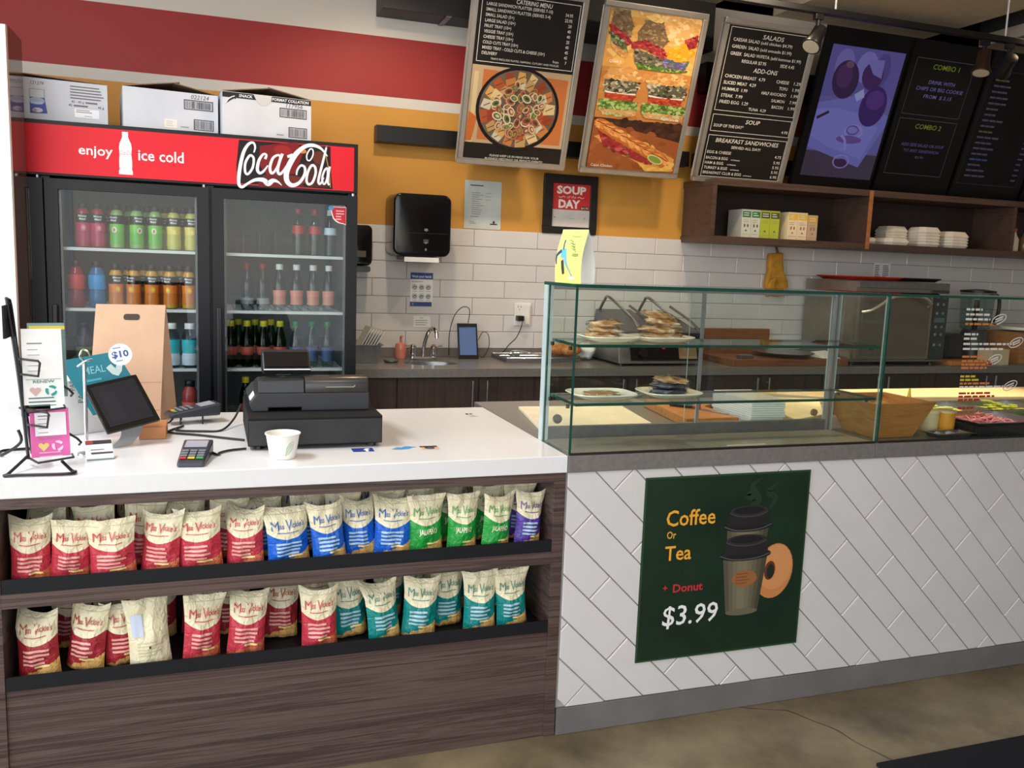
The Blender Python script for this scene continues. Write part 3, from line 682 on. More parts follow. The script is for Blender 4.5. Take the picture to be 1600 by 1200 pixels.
# tent card on the case
tcd = thing('tent_card', 'yellow-green folded tent card with a blue figure standing on the display case', 'tent card', (1.09, .13, 1.4447), .0)
TA, TB = Vector((1.026, .150, 1.4449)), Vector((1.078, .066, 1.4449)); TF = (TB - TA).normalized(); TN = Vector((-TF.y, TF.x, 0))
if TN.x < 0: TN = -TN
def tf(u, v, side, d=0):
    # side 0: printed face, 1: back face; the two meet in the fold at the top
    gap = .072; bow = math.sin(math.pi * min(1, v * 1.05)) * .012
    off = (gap * .42 * v ** 1.3 - bow - d) if side == 0 else gap - gap * .58 * v ** 1.5 + bow * .8
    return TA + TF * (u * .098) + TN * off + Vector((0, 0, .165 * v))
MB().grid(lambda u, v: tf(u, v, 0), 4, 14).build('printed_face', M('tent_card_lime', (224, 240, 122), .5, 0, .3, .04), tcd, smooth=True)
MB().grid(lambda u, v: tf(u, v, 0, -.0008), 4, 14).build('inner_face', PAPER, tcd, smooth=True)
MB().grid(lambda u, v: tf(u, v, 1), 4, 14).build('back_face', PAPER, tcd, smooth=True, solid=.0006)
c = Canvas(warp=lambda u, v, d: tf(u, v, 0, d), d0=.0010, step=.0001)
BL = (84, 176, 226); NV = (30, 48, 110)
c.poly([(.18, .62), (.34, .64), (.40, .48), (.46, .34), (.38, .33), (.30, .47), (.17, .46)], BL); c.stroke([(.24, .62), (.22, .72), (.23, .80)], [.05, .04, .05], NV, 4); c.stroke([(.18, .60), (.02, .50), (.05, .34)], [.07, .06, .03], NV, 4)
c.poly([(.24, .47), (.34, .45), (.36, .38), (.28, .34)], (226, 160, 140)); c.stroke([(.26, .42), (.30, .28), (.33, .16)], [.09, .10, .08], (40, 36, 30), 4); c.stroke([(.42, .34), (.56, .22), (.66, .12)], [.04, .03, .03], (110, 150, 190), 4)
c.ell(.66, .09, .16, .03, (206, 220, 190)); c.text('fresh', .42, .72, .06, (90, 100, 60), w=.26, shear=.3) if False else c.lines(.46, .78, .86, 1, .03, .012, (120, 140, 80), 2)
for k in range(4): c.stroke([(.40 + .05 * k, .80 - .05 * k), (.55 + .04 * k, .77 - .055 * k), (.52 + .06 * k, .73 - .045 * k), (.66 + .03 * k, .72 - .05 * k)], .014, (110, 122, 70), 3)
c.frame(.62, .50, .84, .545, .014, (84, 90, 70)); c.build('print', tcd)
# ---------------------------------------------------------------- on the work surface behind the glass
def sheet(name, poly, z, h, mat, label, cat, bevel=.002):
    cx = sum(p[0] for p in poly) / len(poly); cy = sum(p[1] for p in poly) / len(poly)
    mb = MB().prism([(p[0], p[1], z) for p in poly], (0, 0, h)); o = mb.build(name, mat, origin=(cx, cy, z), bevel=bevel); return tag(o, label, cat)
sheet('cutting_board', [(1.07, .30), (1.52, .30), (1.60, .78), (1.16, .82)], .9205, .012, POLYBOARD, 'large cream plastic cutting board behind the left of the display case', 'cutting board')
sheet('wooden_board', [(1.655, .36), (1.88, .36), (1.885, .62), (1.98, .68), (1.72, .82)], .9205, .034, CHOP, 'thick brown wooden chopping board with a knife on it', 'cutting board', .003)
kn = thing('bread_knife', 'knife with a black and red handle lying on the brown wooden board', 'knife', (1.75, .58, .955))
MB().tube([(1.735, .63, .966), (1.775, .59, .966), (1.80, .555, .967)], [.010, .011, .010], 8).build('handle', BLACK, kn, smooth=True)
MB().tube([(1.80, .555, .967), (1.815, .535, .967)], [.012, .013], 8).build('bolster', M('red_plastic', (176, 30, 36), .4), kn, smooth=True)
MB().hexa([(1.81, .53, .956), (1.825, .545, .956), (1.875, .42, .956), (1.865, .41, .956)], [(1.81, .53, .958), (1.825, .545, .958), (1.875, .42, .958), (1.865, .41, .958)]).build('blade', STEEL, kn)
sheet('napkin_sheet', [(1.66, .27), (1.90, .27), (1.905, .33), (1.80, .35), (1.67, .31)], .9206, .006, PAPER, 'loose white paper napkin lying in front of the brown wooden board', 'napkin', .001)
ns = thing('napkin_stack', 'tall stack of white paper napkins behind the display case', 'napkins', (2.05, .44, .92))
rg = random.Random(2)
for k in range(12):
    o = rg.uniform(-.004, .004); MB().prism([(1.922 + o, .345 + o, .9206 + k * .0085), (2.064 + o, .335 - o, .9206 + k * .0085), (2.095 + o, .60, .9206 + k * .0085), (1.915 - o, .605, .9206 + k * .0085)], (0, 0, .0078)).build('napkin', PAPER, ns, bevel=.002)
sheet('parchment_pile', [(2.10, .31), (2.30, .40), (2.56, .76), (2.30, .86), (2.17, .60)], .9206, .03, M('parchment_cream', (240, 226, 186), .7), 'pile of cream parchment sheets right of the napkin stack', 'paper', .004)
sheet('prep_board', [(2.62, .80), (4.4, .66), (4.4, 1.0), (2.30, 1.02)], .9206, .03, M('prep_board_cream', (244, 216, 176), .45), 'long cream prep board along the back edge of the serving counter', 'cutting board', .004)
# square wooden bowl with bread
bw = thing('wooden_bowl', 'flared square wooden bowl holding bread on the serving counter', 'bowl', (2.36, .135, .92))
def sq(cx, cy, h, z): return [(cx - h, cy - h * .95, z), (cx + h, cy - h * .95, z), (cx + h, cy + h * .95, z), (cx - h, cy + h * .95, z)]
CX, CY = 2.345, .155
b0, t0, t1, b1 = sq(CX, CY, .088, .9205), sq(CX, CY, .138, 1.055), sq(CX, CY, .130, 1.055), sq(CX, CY, .080, .932)
mb = MB().add(b0 + t0 + t1 + b1, [(3, 2, 1, 0)] + [(i + 4 * r, (i + 1) % 4 + 4 * r, (i + 1) % 4 + 4 * r + 4, i + 4 * r + 4) for r in range(3) for i in range(4)] + [(12, 13, 14, 15)])
mb.build('bowl_body', BOWLWOOD, bw, bevel=.002)
for i, (x, y, r) in enumerate(((2.31, .13, .05), (2.37, .17, .052), (2.33, .22, .045))):
    o = MB().blob((x, y, 1.0), (r, r * .8, r * .75), i + 50, .2).build('bread_roll', M('bread_crust', (206, 160, 110), .7, 0, .2, .2, 18), origin=(x, y, .965), smooth=180)
    tag(o, 'pale bread roll in the wooden bowl, %s' % ('nearest the front', 'on the right', 'at the back')[i], 'bread', 'bread rolls in the wooden bowl')
# refrigerated prep well with pans
pw = thing('prep_table', 'black-edged salad prep well set into the serving counter', 'prep table', (3.2, .35, .92))
X0, X1, Y0, Y1 = 2.70, 4.6, .022, .60
mb = MB().box(X0, X1, Y0, Y0 + .03, .9205, .955).box(X0, X1, Y1 - .03, Y1, .9205, .955).box(X0, X0 + .03, Y0 + .03, Y1 - .03, .9205, .955).box(X1 - .03, X1, Y0 + .03, Y1 - .03, .9205, .955)
mb.build('rim', M('black_prep_rim', (30, 29, 30), .4), pw, bevel=.002)
MB().box(X0 + .031, X1 - .031, Y0 + .031, Y1 - .031, .9206, .926).build('well_floor', DULLSTEEL, pw)
def pan(x0, x1, y0, y1, label, z0=.9265, z1=.962):
    t = thing('food_pan', label, 'food pan', ((x0 + x1) / 2, (y0 + y1) / 2, z0), 0, 'steel food pans in the prep well')
    mb = MB(); a = [(x0 + .01, y0 + .01, z0), (x1 - .01, y0 + .01, z0), (x1 - .01, y1 - .01, z0), (x0 + .01, y1 - .01, z0)]
    b = [(x0 + .004, y0 + .004, z1), (x1 - .004, y0 + .004, z1), (x1 - .004, y1 - .004, z1), (x0 + .004, y1 - .004, z1)]
    e = [(x0 - .008, y0 - .008, z1 + .001), (x1 + .008, y0 - .008, z1 + .001), (x1 + .008, y1 + .008, z1 + .001), (x0 - .008, y1 + .008, z1 + .001)]
    mb.add(a + b + e, [(0, 1, 2, 3)] + [(i, (i + 1) % 4, (i + 1) % 4 + 4, i + 4) for i in range(4)] + [(i + 4, (i + 1) % 4 + 4, (i + 1) % 4 + 8, i + 8) for i in range(4)])
    mb.build('pan_body', STEEL, t, solid=-.0012); return t
PX = [(2.745, 3.075), (3.10, 3.42), (3.445, 3.77), (3.795, 4.12)]
foods = [('onion', 'cucumber'), ('lettuce', 'pickles'), ('tomato', 'peppers'), ('greens', 'olives')]
def strip(mb, x0, x1, y0, y1, z, n, seed, kind):
    rg = random.Random(seed)
    for _ in range(n):
        x, y, a = rg.uniform(x0, x1), rg.uniform(y0, y1), rg.uniform(0, 6.28); q = 1 - 2 * abs((x - x0) / (x1 - x0) - .5); zz = z + rg.uniform(0, .034) * q
        if kind == 'ring':
            r = rg.uniform(.02, .034); pts = [(x + r * math.cos(a + t * .9), y + r * .8 * math.sin(a + t * .9), zz + .006 * math.sin(t * 2 + a)) for t in range(6)]; mb.tube(pts, .0035, 5)
        elif kind == 'leaf':
            r = rg.uniform(.018, .03); mb.blob((x, y, zz), (r, r * .7, .006), rg.randint(0, 99), .8, 4, 3)
        else:
            r = rg.uniform(.014, .02); mb.lathe([(r, 0), (r, .005)], (x, y, zz), 9)
FM = {'lettuce': ((96, 140, 54), 'leaf'), 'cucumber': ((196, 208, 120), 'disc'), 'onion': ((206, 136, 150), 'ring'), 'pickles': ((164, 172, 60), 'disc'), 'tomato': ((190, 60, 44), 'disc'), 'peppers': ((120, 150, 60), 'ring'), 'greens': ((70, 110, 40), 'leaf'), 'olives': ((40, 36, 40), 'disc')}
FL = {'lettuce': 'torn green lettuce', 'cucumber': 'pale green cucumber slices', 'onion': 'pink pickled onion rings', 'pickles': 'yellow-green pickle slices', 'tomato': 'red tomato slices', 'peppers': 'green pepper strips', 'greens': 'dark green leaves', 'olives': 'black olives'}
for (a, b), fs_ in zip(PX, foods):
    for (y0, y1), fd in zip(((.068, .298), (.328, .555)), fs_):
        pan(a, b, y0, y1, 'steel food pan filled with ' + FL[fd])
        mb = MB(); strip(mb, a + .04, b - .04, y0 + .035, y1 - .035, .938, 60 if FM[fd][1] != 'leaf' else 36, hash(fd) % 7 if False else len(fd), FM[fd][1])
        mb.box(a + .014, b - .014, y0 + .014, y1 - .014, .928, .938)
        o = mb.build(fd, M('food_' + fd, FM[fd][0], .45, 0, .4, .3, 40), origin=((a + b) / 2, (y0 + y1) / 2, .928), smooth=60, kind='stuff'); o['label'] = FL[fd] + ' heaped in a steel pan'; o['category'] = 'food'
rest = pan(2.51, 2.68, .03, .10, 'shallow steel tray with three compartments before the squeeze bottles', .9207, .935)
for k in range(2): MB().box(2.51 + .055 * (k + 1), 2.513 + .055 * (k + 1), .035, .095, .922, .934).build('divider', STEEL, rest)
for i, (x, y, colr, cap, lb) in enumerate(((2.585, .155, (226, 206, 160), (240, 220, 170), 'squat cream sauce tub beside the wooden bowl'), (2.655, .145, (232, 160, 50), (230, 200, 150), 'orange sauce tub between the cream tub and the prep well'))):
    t = thing('sauce_tub', lb, 'sauce tub', (x, y, .9206)); MB().lathe([(.030, .9206), (.034, .93), (.036, .995)], (x, y, 0), 16).build('tub', M('sauce_%d' % i, colr, .4), t, smooth=True); MB().lathe([(.038, .9955), (.038, 1.004), (.02, 1.008)], (x, y, 0), 16).build('lid', M('saucelid_%d' % i, cap, .4), t, smooth=True)
t = thing('squeeze_bottle', 'yellow mustard squeeze bottle behind the sauce tubs', 'squeeze bottle', (2.62, .30, .9206)); MB().lathe([(.027, .9206), (.028, .99), (.022, 1.005)], (2.62, .30, 0), 16).build('bottle', M('mustard', (232, 196, 30), .4), t, smooth=True); MB().lathe([(.024, 1.0055), (.022, 1.02), (.008, 1.03), (.003, 1.065)], (2.62, .30, 0), 14).build('nozzle', M('mustard_cap', (240, 206, 40), .4), t, smooth=True)
o = MB().box(2.44, 2.66, .40, .60, .9207, .97); mb = MB()
rg = random.Random(8)
gp = thing('garnish_tray', 'steel tray of chopped red and pink garnish behind the wooden bowl', 'tray', (2.56, .5, .9206)); MB().box(2.46, 2.66, .40, .60, .9207, .955).build('tray', STEEL, gp, bevel=.003)
strip(mb, 2.48, 2.64, .42, .58, .957, 60, 3, 'disc'); mb.build('garnish', M('garnish_red', (206, 120, 100), .5, 0, .3, .6, 60), gp, kind='stuff')
# ================================================================ BACK COUNTER
def cabinet(x0, x1, doors, label, handles):
    t = thing('base_cabinet', label, 'cabinet', ((x0 + x1) / 2, 2.4, 0), 0, 'dark base cabinets along the back wall')
    zt = .785 if 'sink' in label else .872; mb = MB().box(x0 + .001, x1 - .001, 2.14, 2.69, .1, zt)
    if zt < .8: mb.box(x0 + .001, x1 - .001, 2.14, 2.17, zt, .872).box(x0 + .001, x0 + .02, 2.17, 2.69, zt, .872).box(x1 - .02, x1 - .001, 2.17, 2.69, zt, .872)
    mb.build('body', WALNUT_V, t); MB().box(x0 + .001, x1 - .001, 2.18, 2.66, 0, .1).build('plinth', BLACKMATTE, t)
    n = len(doors) - 1
    for k in range(n):
        d = MB().box(doors[k] + .002, doors[k + 1] - .002, 2.12, 2.139, .105, .868).build('door', WALNUT_V, t, bevel=.0015)
        hx = handles[k]
        if hx is None: continue
        mb = MB().tube([(hx, 2.088, .855), (hx, 2.088, .60)], .0065, 10)
        for z in (.825, .63): mb.tube([(hx, 2.088, z), (hx, 2.1205, z)], .004, 8)
        mb.build('handle', STEEL, d, smooth=True)
cabinet(.70, .935, [.70, .935], 'narrow dark base cabinet beside the drinks cooler', [None])
US = [.935, 1.845, 2.755, 3.67, 4.585, 5.5, 6.4]
nm = ['under the sink and tablet', 'under the pastry tray and sandwich press', 'under the dark chopping boards', 'under the oven', 'under the coffee machine', 'at the right end of the back counter']
for i in range(6):
    m_ = (US[i] + US[i + 1]) / 2; h = .042
    cabinet(US[i], US[i + 1], [US[i], m_, US[i + 1]], 'dark two-door base cabinet with steel bar handles ' + nm[i], [m_ - h, m_ + h])
wt = thing('back_worktop', 'grey stone worktop with an undermount sink along the back wall', 'worktop', (3, 2.4, .874))
# slab with an oval sink opening
SX, SY, RX, RY = 1.175, 2.36, .155, .105
mb = MB(); sx0, sx1, sy0, sy1 = .93, 1.42, 2.095, 2.672
mb.box(.69, sx0, sy0, sy1, .874, .92).box(sx1, 6.4, sy0, sy1, .874, .92)
N = 40; sqp, elp = [], []
for k in range(N):
    t = 2 * math.pi * k / N; c_, s_ = math.cos(t), math.sin(t); elp.append((SX + RX * c_, SY + RY * s_))
    fx = ((sx1 - SX) if c_ > 0 else (SX - sx0)) / max(abs(c_), 1e-6); fy = ((sy1 - SY) if s_ > 0 else (SY - sy0)) / max(abs(s_), 1e-6); f = min(fx, fy); sqp.append((SX + c_ * f, SY + s_ * f))
for cx, cy in ((sx0, sy0), (sx1, sy0), (sx0, sy1), (sx1, sy1)):
    k = min(range(N), key=lambda i: (sqp[i][0] - cx) ** 2 + (sqp[i][1] - cy) ** 2); sqp[k] = (cx, cy)
vs = [(x, y, .92) for x, y in sqp] + [(x, y, .92) for x, y in elp] + [(x, y, .874) for x, y in elp] + [(x, y, .874) for x, y in sqp]
mb.add(vs, [(k + N * r, (k + 1) % N + N * r, (k + 1) % N + N * (r + 1), k + N * (r + 1)) for r in range(4 - 1) for k in range(N)] + [(k + 3 * N, (k + 1) % N + 3 * N, (k + 1) % N, k) for k in range(N)])
mb.build('slab', GREYSTONE, wt)
MB().box(.69, 6.4, 2.673, 2.693, .9205, .969).build('upstand', GREYSTONE, wt)
MB().lathe([(.155, 0), (.15, -.05), (.13, -.10), (.06, -.115), (.012, -.118)], (SX, SY, .915), 32, cap=False, sy=.68).build('basin', STEEL, wt, smooth=True, solid=.002)
fc = thing('faucet', 'chrome two-handle faucet at the small sink', 'faucet', (1.17, 2.53, .92))
MB().box(1.095, 1.245, 2.505, 2.555, .9205, .938).build('base_plate', CHROME, fc, bevel=.006)
for x in (1.108, 1.232):
    h = MB().lathe([(.019, .938), (.021, .96), (.018, .985), (.020, 1.0), (.012, 1.01)], (x, 2.53, 0), 14).build('handle', CHROME, fc, smooth=True)
    MB().tube([(x, 2.53, .998), (x + (.05 if x > 1.17 else -.05), 2.515, 1.004)], .007, 8).build('lever', CHROME, h, smooth=True)
MB().tube([(1.17, 2.53, .938), (1.172, 2.53, .99), (1.185, 2.515, 1.06), (1.2, 2.49, 1.10), (1.214, 2.455, 1.105), (1.222, 2.43, 1.085), (1.223, 2.425, 1.06)], [.012, .012, .011, .011, .012, .013, .013], 12, 4) if False else None
MB().tube(spline([(1.17, 2.53, .9382), (1.172, 2.53, .99), (1.185, 2.515, 1.06), (1.2, 2.49, 1.10), (1.214, 2.455, 1.105), (1.222, 2.43, 1.085), (1.223, 2.425, 1.055)], 4), .012, 12).build('spout', CHROME, fc, smooth=True)
# gastronorm pan with paper bags
gp = thing('steel_bin', 'steel pan of folded white paper bags beside the drinks cooler', 'pan', (.80, 2.42, .92))
mb = MB(); a = [(.715, 2.34, .9205), (.865, 2.34, .9205), (.865, 2.58, .9205), (.715, 2.58, .9205)]; b_ = [(.70, 2.325, 1.02), (.885, 2.325, 1.02), (.885, 2.60, 1.02), (.70, 2.60, 1.02)]; e = [(.69, 2.315, 1.024), (.897, 2.315, 1.024), (.897, 2.61, 1.024), (.69, 2.61, 1.024)]
mb.add(a + b_ + e, [(0, 1, 2, 3)] + [(i + 4 * r, (i + 1) % 4 + 4 * r, (i + 1) % 4 + 4 + 4 * r, i + 4 + 4 * r) for r in range(2) for i in range(4)]); mb.build('pan_body', DULLSTEEL, gp, solid=-.002)
for k in range(6):
    x = .735 + k * .015; mb = MB().hexa([(x, 2.37, .925), (x + .003, 2.37, .925), (x + .003, 2.55, .925), (x, 2.55, .925)], [(x + .10, 2.37, 1.115 - k * .004), (x + .103, 2.37, 1.113 - k * .004), (x + .103, 2.55, 1.115 - k * .004), (x + .10, 2.55, 1.117 - k * .004)])
    o = mb.build('paper_bag', PAPER, origin=(x, 2.46, .925)); tag(o, 'flat white paper bag leaning in the steel pan, %s' % (('leftmost', 'second from left', 'third from left', 'fourth from left', 'fifth from left', 'rightmost')[k]), 'paper bag', 'paper bags in the steel pan')
o = MB().lathe([(.035, .9205), (.042, .928), (.042, .935), (.03, .938)], (.955, 2.40, 0), 18).build('lid', DULLSTEEL, origin=(.955, 2.40, .92), smooth=True); tag(o, 'small round steel lid between the steel pan and the sink', 'lid')
t = thing('soap_bottle', 'pink soap bottle beside the chrome faucet', 'soap bottle', (1.045, 2.57, .92)); MB().lathe([(.03, .9205), (.034, .93), (.034, .99), (.03, 1.01), (.012, 1.018)], (1.045, 2.57, 0), 16).build('bottle', M('pink_soap', (226, 140, 120), .2, 0, .5, .1), t, smooth=True); MB().tube([(1.045, 2.57, 1.0185), (1.045, 2.57, 1.05), (1.045, 2.54, 1.054)], .007, 8).build('pump', M('soap_pump', (220, 120, 100), .4), t, smooth=True)
# tablet leaning on the wall with its cables
tb = thing('tablet', 'black tablet with a pale blue screen leaning on the back wall', 'tablet', (1.45, 2.56, .9205))
fr = Canvas((1.392, 2.555, .9215), (1, 0, 0), (0, .26, .965)); fr2 = fr.N
def tq(u, v, d): return fr.O + fr.U * u + fr.V * v + fr.N * d
MB().hexa([tq(0, 0, -.008), tq(.125, 0, -.008), tq(.125, .215, -.008), tq(0, .215, -.008)], [tq(0, 0, 0), tq(.125, 0, 0), tq(.125, .215, 0), tq(0, .215, 0)]).build('case', BLACK, tb, bevel=.003)
fr.rect(.010, .022, .115, .192, (120, 146, 196)); fr.rect(.012, .024, .113, .186, (132, 158, 208)); fr.rect(.012, .186, .058, .192, (96, 120, 170)); fr.lines(.022, .10, .172, 2, .012, .003, (150, 172, 216)); fr.build('screen', tb, SCREEN)
MB().tube([tq(.07, .216, -.004), (1.47, 2.62, 1.21), (1.43, 2.63, 1.225), (1.385, 2.65, 1.17), (1.36, 2.66, 1.06), (1.36, 2.66, .93)], .0025, 6, 6).build('cable', RUBBER, tb)
tag(MB().tube([(1.525, 2.60, 1.03), (1.56, 2.63, 1.075), (1.60, 2.645, 1.06), (1.61, 2.65, .99), (1.58, 2.64, .93), (1.545, 2.60, .925)], .0022, 6, 6).build('loop_cable', RUBBER, origin=(1.57, 2.62, .92)), 'thin dark cable looping up right of the tablet', 'cable')
# outlet, adapter
ol = thing('wall_outlet', 'white double wall outlet with a black charger plugged in', 'outlet', (1.83, 2.685, 1.18))
MB().box(1.775, 1.885, 2.672, 2.684, 1.115, 1.255).build('cover_plate', WHITE, ol, bevel=.004)
c = Canvas((0, 2.672, 0)); 
for z in (1.225, 1.16):
    for dx in (-.01, .01): c.rect(1.805 + dx, z, 1.808 + dx, z + .012, (60, 60, 60))
    c.ell(1.8065, z - .01, .003, .003, (60, 60, 60))
c.build('sockets', ol)
MB().box(1.842, 1.872, 2.660, 2.6715, 1.125, 1.245).build('switch', WHITE, ol, bevel=.003)
ch = thing('charger', 'black phone charger with a cord hanging from the wall outlet', 'charger', (1.80, 2.65, 1.16)); MB().box(1.782, 1.825, 2.625, 2.6714, 1.145, 1.178).build('plug', BLACK, ch, bevel=.006)
MB().tube([(1.815, 2.63, 1.145), (1.805, 2.63, 1.10), (1.78, 2.64, 1.04), (1.74, 2.645, 1.0), (1.70, 2.65, .95), (1.66, 2.64, .926)], .003, 6, 5).build('cord', RUBBER, ch)
# tray with wire rack and tongs, croissants
tr = thing('cooling_tray', 'steel baking tray with a wire rack left of the sandwich press', 'tray', (1.86, 2.54, .9205))
MB().box(1.63, 2.10, 2.37, 2.66, .9206, .926).box(1.63, 2.10, 2.37, 2.376, .926, .942).box(1.63, 2.10, 2.654, 2.66, .926, .942).box(1.63, 1.636, 2.376, 2.654, .926, .942).box(2.094, 2.10, 2.376, 2.654, .926, .942).build('tray_body', DULLSTEEL, tr)
mb = MB()
for k in range(20): mb.tube([(1.645 + k * .0235, 2.38, .948), (1.645 + k * .0235, 2.65, .948)], .0016, 5)
for y in (2.38, 2.515, 2.65): mb.tube([(1.636, y, .9455), (2.094, y, .9455)], .0022, 5)
mb.build('wire_rack', CHROME, tr)
tg = thing('tongs', 'steel tongs lying on the wire rack near the tablet', 'tongs', (1.78, 2.43, .952))
def tongarm(dy, dz):
    P = spline([(1.70, 2.50 + dy, .957 + dz), (1.73, 2.48 + dy, .972 + dz), (1.78, 2.455 + dy * .8, .968 + dz), (1.86, 2.42 + dy * .3, .958 + dz), (1.905, 2.405, .956 + dz)], 4); mb = MB(); W = [.012, .02, .014, .008, .008]
    q = []
    for i, p in enumerate(P):
        f = i / (len(P) - 1) * 4; w = W[min(int(f), 3)] * (1 - f % 1) + W[min(int(f) + 1, 4)] * (f % 1); q += [p + Vector((.3, .95, 0)) * w, p - Vector((.3, .95, 0)) * w]
    mb.add(q, [(2 * i, 2 * i + 1, 2 * i + 3, 2 * i + 2) for i in range(len(P) - 1)]); return mb
tongarm(0, 0).build('arm', CHROME, tg, smooth=True, solid=.002); tongarm(.03, .006).build('arm', CHROME, tg, smooth=True, solid=.002)
CR = wood('croissant_crust', [(.3, (140, 78, 36)), (.5, (196, 122, 62)), (.7, (222, 160, 96))], (30, 80, 30), .45)
for i, (x, y, rz) in enumerate(((1.99, 2.47, .2), (2.07, 2.42, -.3), (2.05, 2.56, .5))):
    P, R_ = [], []
    for k in range(9):
        a = math.pi * (k / 8 - .5); P.append((x + .058 * math.sin(a + rz), y + .03 * (1 - math.cos(a)), .988)); R_.append(.010 + .024 * math.cos(a) ** .8 * (1 + .12 * (k % 2)))
    o = MB().tube(P, R_, 12).build('croissant', CR, origin=(x, y, .95), smooth=180); tag(o, 'brown croissant on the wire rack, %s' % ('nearest the tongs', 'in front on the right', 'at the back')[i], 'croissant', 'croissants on the wire rack')
cl = tag(MB().blob((2.19, 2.50, .975), (.055, .07, .05), 3, .5, 9, 2.5).build('white_cloth', PAPER, origin=(2.19, 2.5, .93), smooth=180), 'crumpled white cloth between the croissants and the sandwich press', 'cloth')
# sandwich press
sp = thing('sandwich_press', 'grey double-handled sandwich press with a control panel on the front', 'sandwich press', (2.52, 2.42, .92))
MB().hexa([(2.26, 2.17, .935), (2.83, 2.17, .935), (2.83, 2.62, .935), (2.26, 2.62, .935)], [(2.27, 2.22, 1.06), (2.82, 2.22, 1.06), (2.82, 2.61, 1.06), (2.27, 2.61, 1.06)]).build('lower_body', DULLSTEEL, sp, bevel=.006)
MB().hexa([(2.34, 2.178, .955), (2.80, 2.178, .955), (2.80, 2.205, 1.042), (2.34, 2.205, 1.042)], [(2.34, 2.172, .955), (2.80, 2.172, .955), (2.80, 2.199, 1.042), (2.34, 2.199, 1.042)]).build('control_panel', BLACKGLOSS, sp)
MB().lathe([(.028, 0), (.03, .012), (.026, .02)], (2.42, 2.182, 1.0), 16, axis='y').build('dial', BLACK, sp, smooth=True); MB().lathe([(.009, 0), (.009, .012)], (2.55, 2.178, 1.03), 10, axis='y').build('lamp', M('red_lamp', (200, 30, 30), .3), sp, smooth=True)
MB().hexa([(2.66, 2.170, .965), (2.78, 2.170, .965), (2.78, 2.190, 1.03), (2.66, 2.190, 1.03)], [(2.66, 2.166, .965), (2.78, 2.166, .965), (2.78, 2.187, 1.03), (2.66, 2.187, 1.03)]).build('rating_plate', M('kraft_label', (150, 116, 84), .6), sp)
for (x, y) in ((2.29, 2.2), (2.80, 2.2), (2.29, 2.58), (2.80, 2.58)): MB().lathe([(.018, .9205), (.016, .9348)], (x, y, 0), 10).build('foot', BLACK, sp)
for i, (x0, x1) in enumerate(((2.27, 2.535), (2.545, 2.82))):
    h0 = .01 * i; MB().hexa([(x0, 2.20, 1.07), (x1, 2.20, 1.07), (x1, 2.60, 1.09), (x0, 2.60, 1.09)], [(x0 + .01, 2.21, 1.125), (x1 - .01, 2.21, 1.125), (x1 - .01, 2.58, 1.235 - .02 * i), (x0 + .01, 2.58, 1.235 - .02 * i)]).build('upper_plate', M('press_grey', (112, 114, 118), .4, .5), sp, bevel=.006)
    xm = (x0 + x1) / 2
    MB().tube([(x0 + .03, 2.57, 1.22), (x0 + .04, 2.52, 1.29), (x0 + .05, 2.47, 1.31), (xm, 2.30, 1.19), (xm, 2.20, 1.13)], .009, 8, 4).build('lift_arm', STEEL, sp, smooth=True)
    MB().tube([(x0 + .04, 2.15, 1.105), (x1 - .02, 2.15, 1.105)], .017, 10).build('handle', BLACK, sp, smooth=True); MB().tube([(x1 - .06, 2.5, 1.26), (x1 - .02, 2.30, 1.18), (x1 - .03, 2.155, 1.12)], .008, 8, 4).build('spring_arm', DULLSTEEL, sp, smooth=True)
# dark boards
def board(name, x0, x1, y0, y1, z0, z1, mat, label, cat='cutting board', bev=.004):
    return tag(MB().box(x0, x1, y0, y1, z0, z1).build(name, mat, origin=((x0 + x1) / 2, (y0 + y1) / 2, z0), bevel=bev), label, cat)
board('leaning_board', 2.90, 3.62, 2.635, 2.665, .9206, 1.115, DARKBOARD, 'dark wooden board standing on edge against the back wall')
board('chopping_board', 3.02, 3.88, 2.14, 2.50, .9206, .962, DARKBOARD, 'thick dark wooden chopping board lying flat left of the oven')
o = MB().lathe([(.02, .9625), (.12, .966), (.19, .985), (.20, .992), (.188, .99), (.11, .972), (.02, .969)], (3.52, 2.34, 0), 36).build('steel_bowl', STEEL, origin=(3.52, 2.34, .9625), smooth=True); tag(o, 'wide shallow steel bowl on the dark chopping board', 'bowl')
o = MB().box(3.10, 3.20, 2.19, 2.24, .9626, .985).build('butter_dish', STEEL, origin=(3.15, 2.21, .9626), bevel=.004); tag(o, 'small steel box on the left of the dark chopping board', 'box')
o = MB().hexa([(3.73, 2.2, .9626), (3.87, 2.2, .9626), (3.87, 2.35, .9626), (3.73, 2.35, .9626)], [(3.74, 2.21, .968), (3.87, 2.24, .968), (3.86, 2.35, 1.0), (3.74, 2.35, .99)]).build('folded_paper', PAPER, origin=(3.88, 2.27, .9626)); tag(o, 'folded white paper on the right of the dark chopping board', 'paper')
# oven
ov = thing('convection_oven', 'stainless steel countertop convection oven with a curved door handle', 'oven', (4.26, 2.38, .92))
MB().box(3.895, 4.66, 2.15, 2.65, .945, 1.468).build('oven_body', M('oven_steel', (150, 142, 132), .35, .8, .5, .08, 20), ov, bevel=.004)
d = MB().box(3.91, 4.50, 2.118, 2.1495, .965, 1.40).build('door', M('oven_door_steel', (150, 140, 128), .35, .8), ov, bevel=.004)
MB().box(3.935, 4.475, 2.113, 2.1175, .99, 1.385).build('door_glass', M('oven_window', (112, 102, 90), .22, .5), d)
MB().tube([(3.93, 2.116, 1.27), (3.97, 2.08, 1.285), (4.03, 2.065, 1.32), (4.10, 2.06, 1.365), (4.2, 2.06, 1.378), (4.36, 2.06, 1.375), (4.44, 2.075, 1.33), (4.46, 2.116, 1.31)], .011, 10, 4).build('door_handle', M('handle_cream_steel', (214, 206, 190), .25, .7), d, smooth=True)
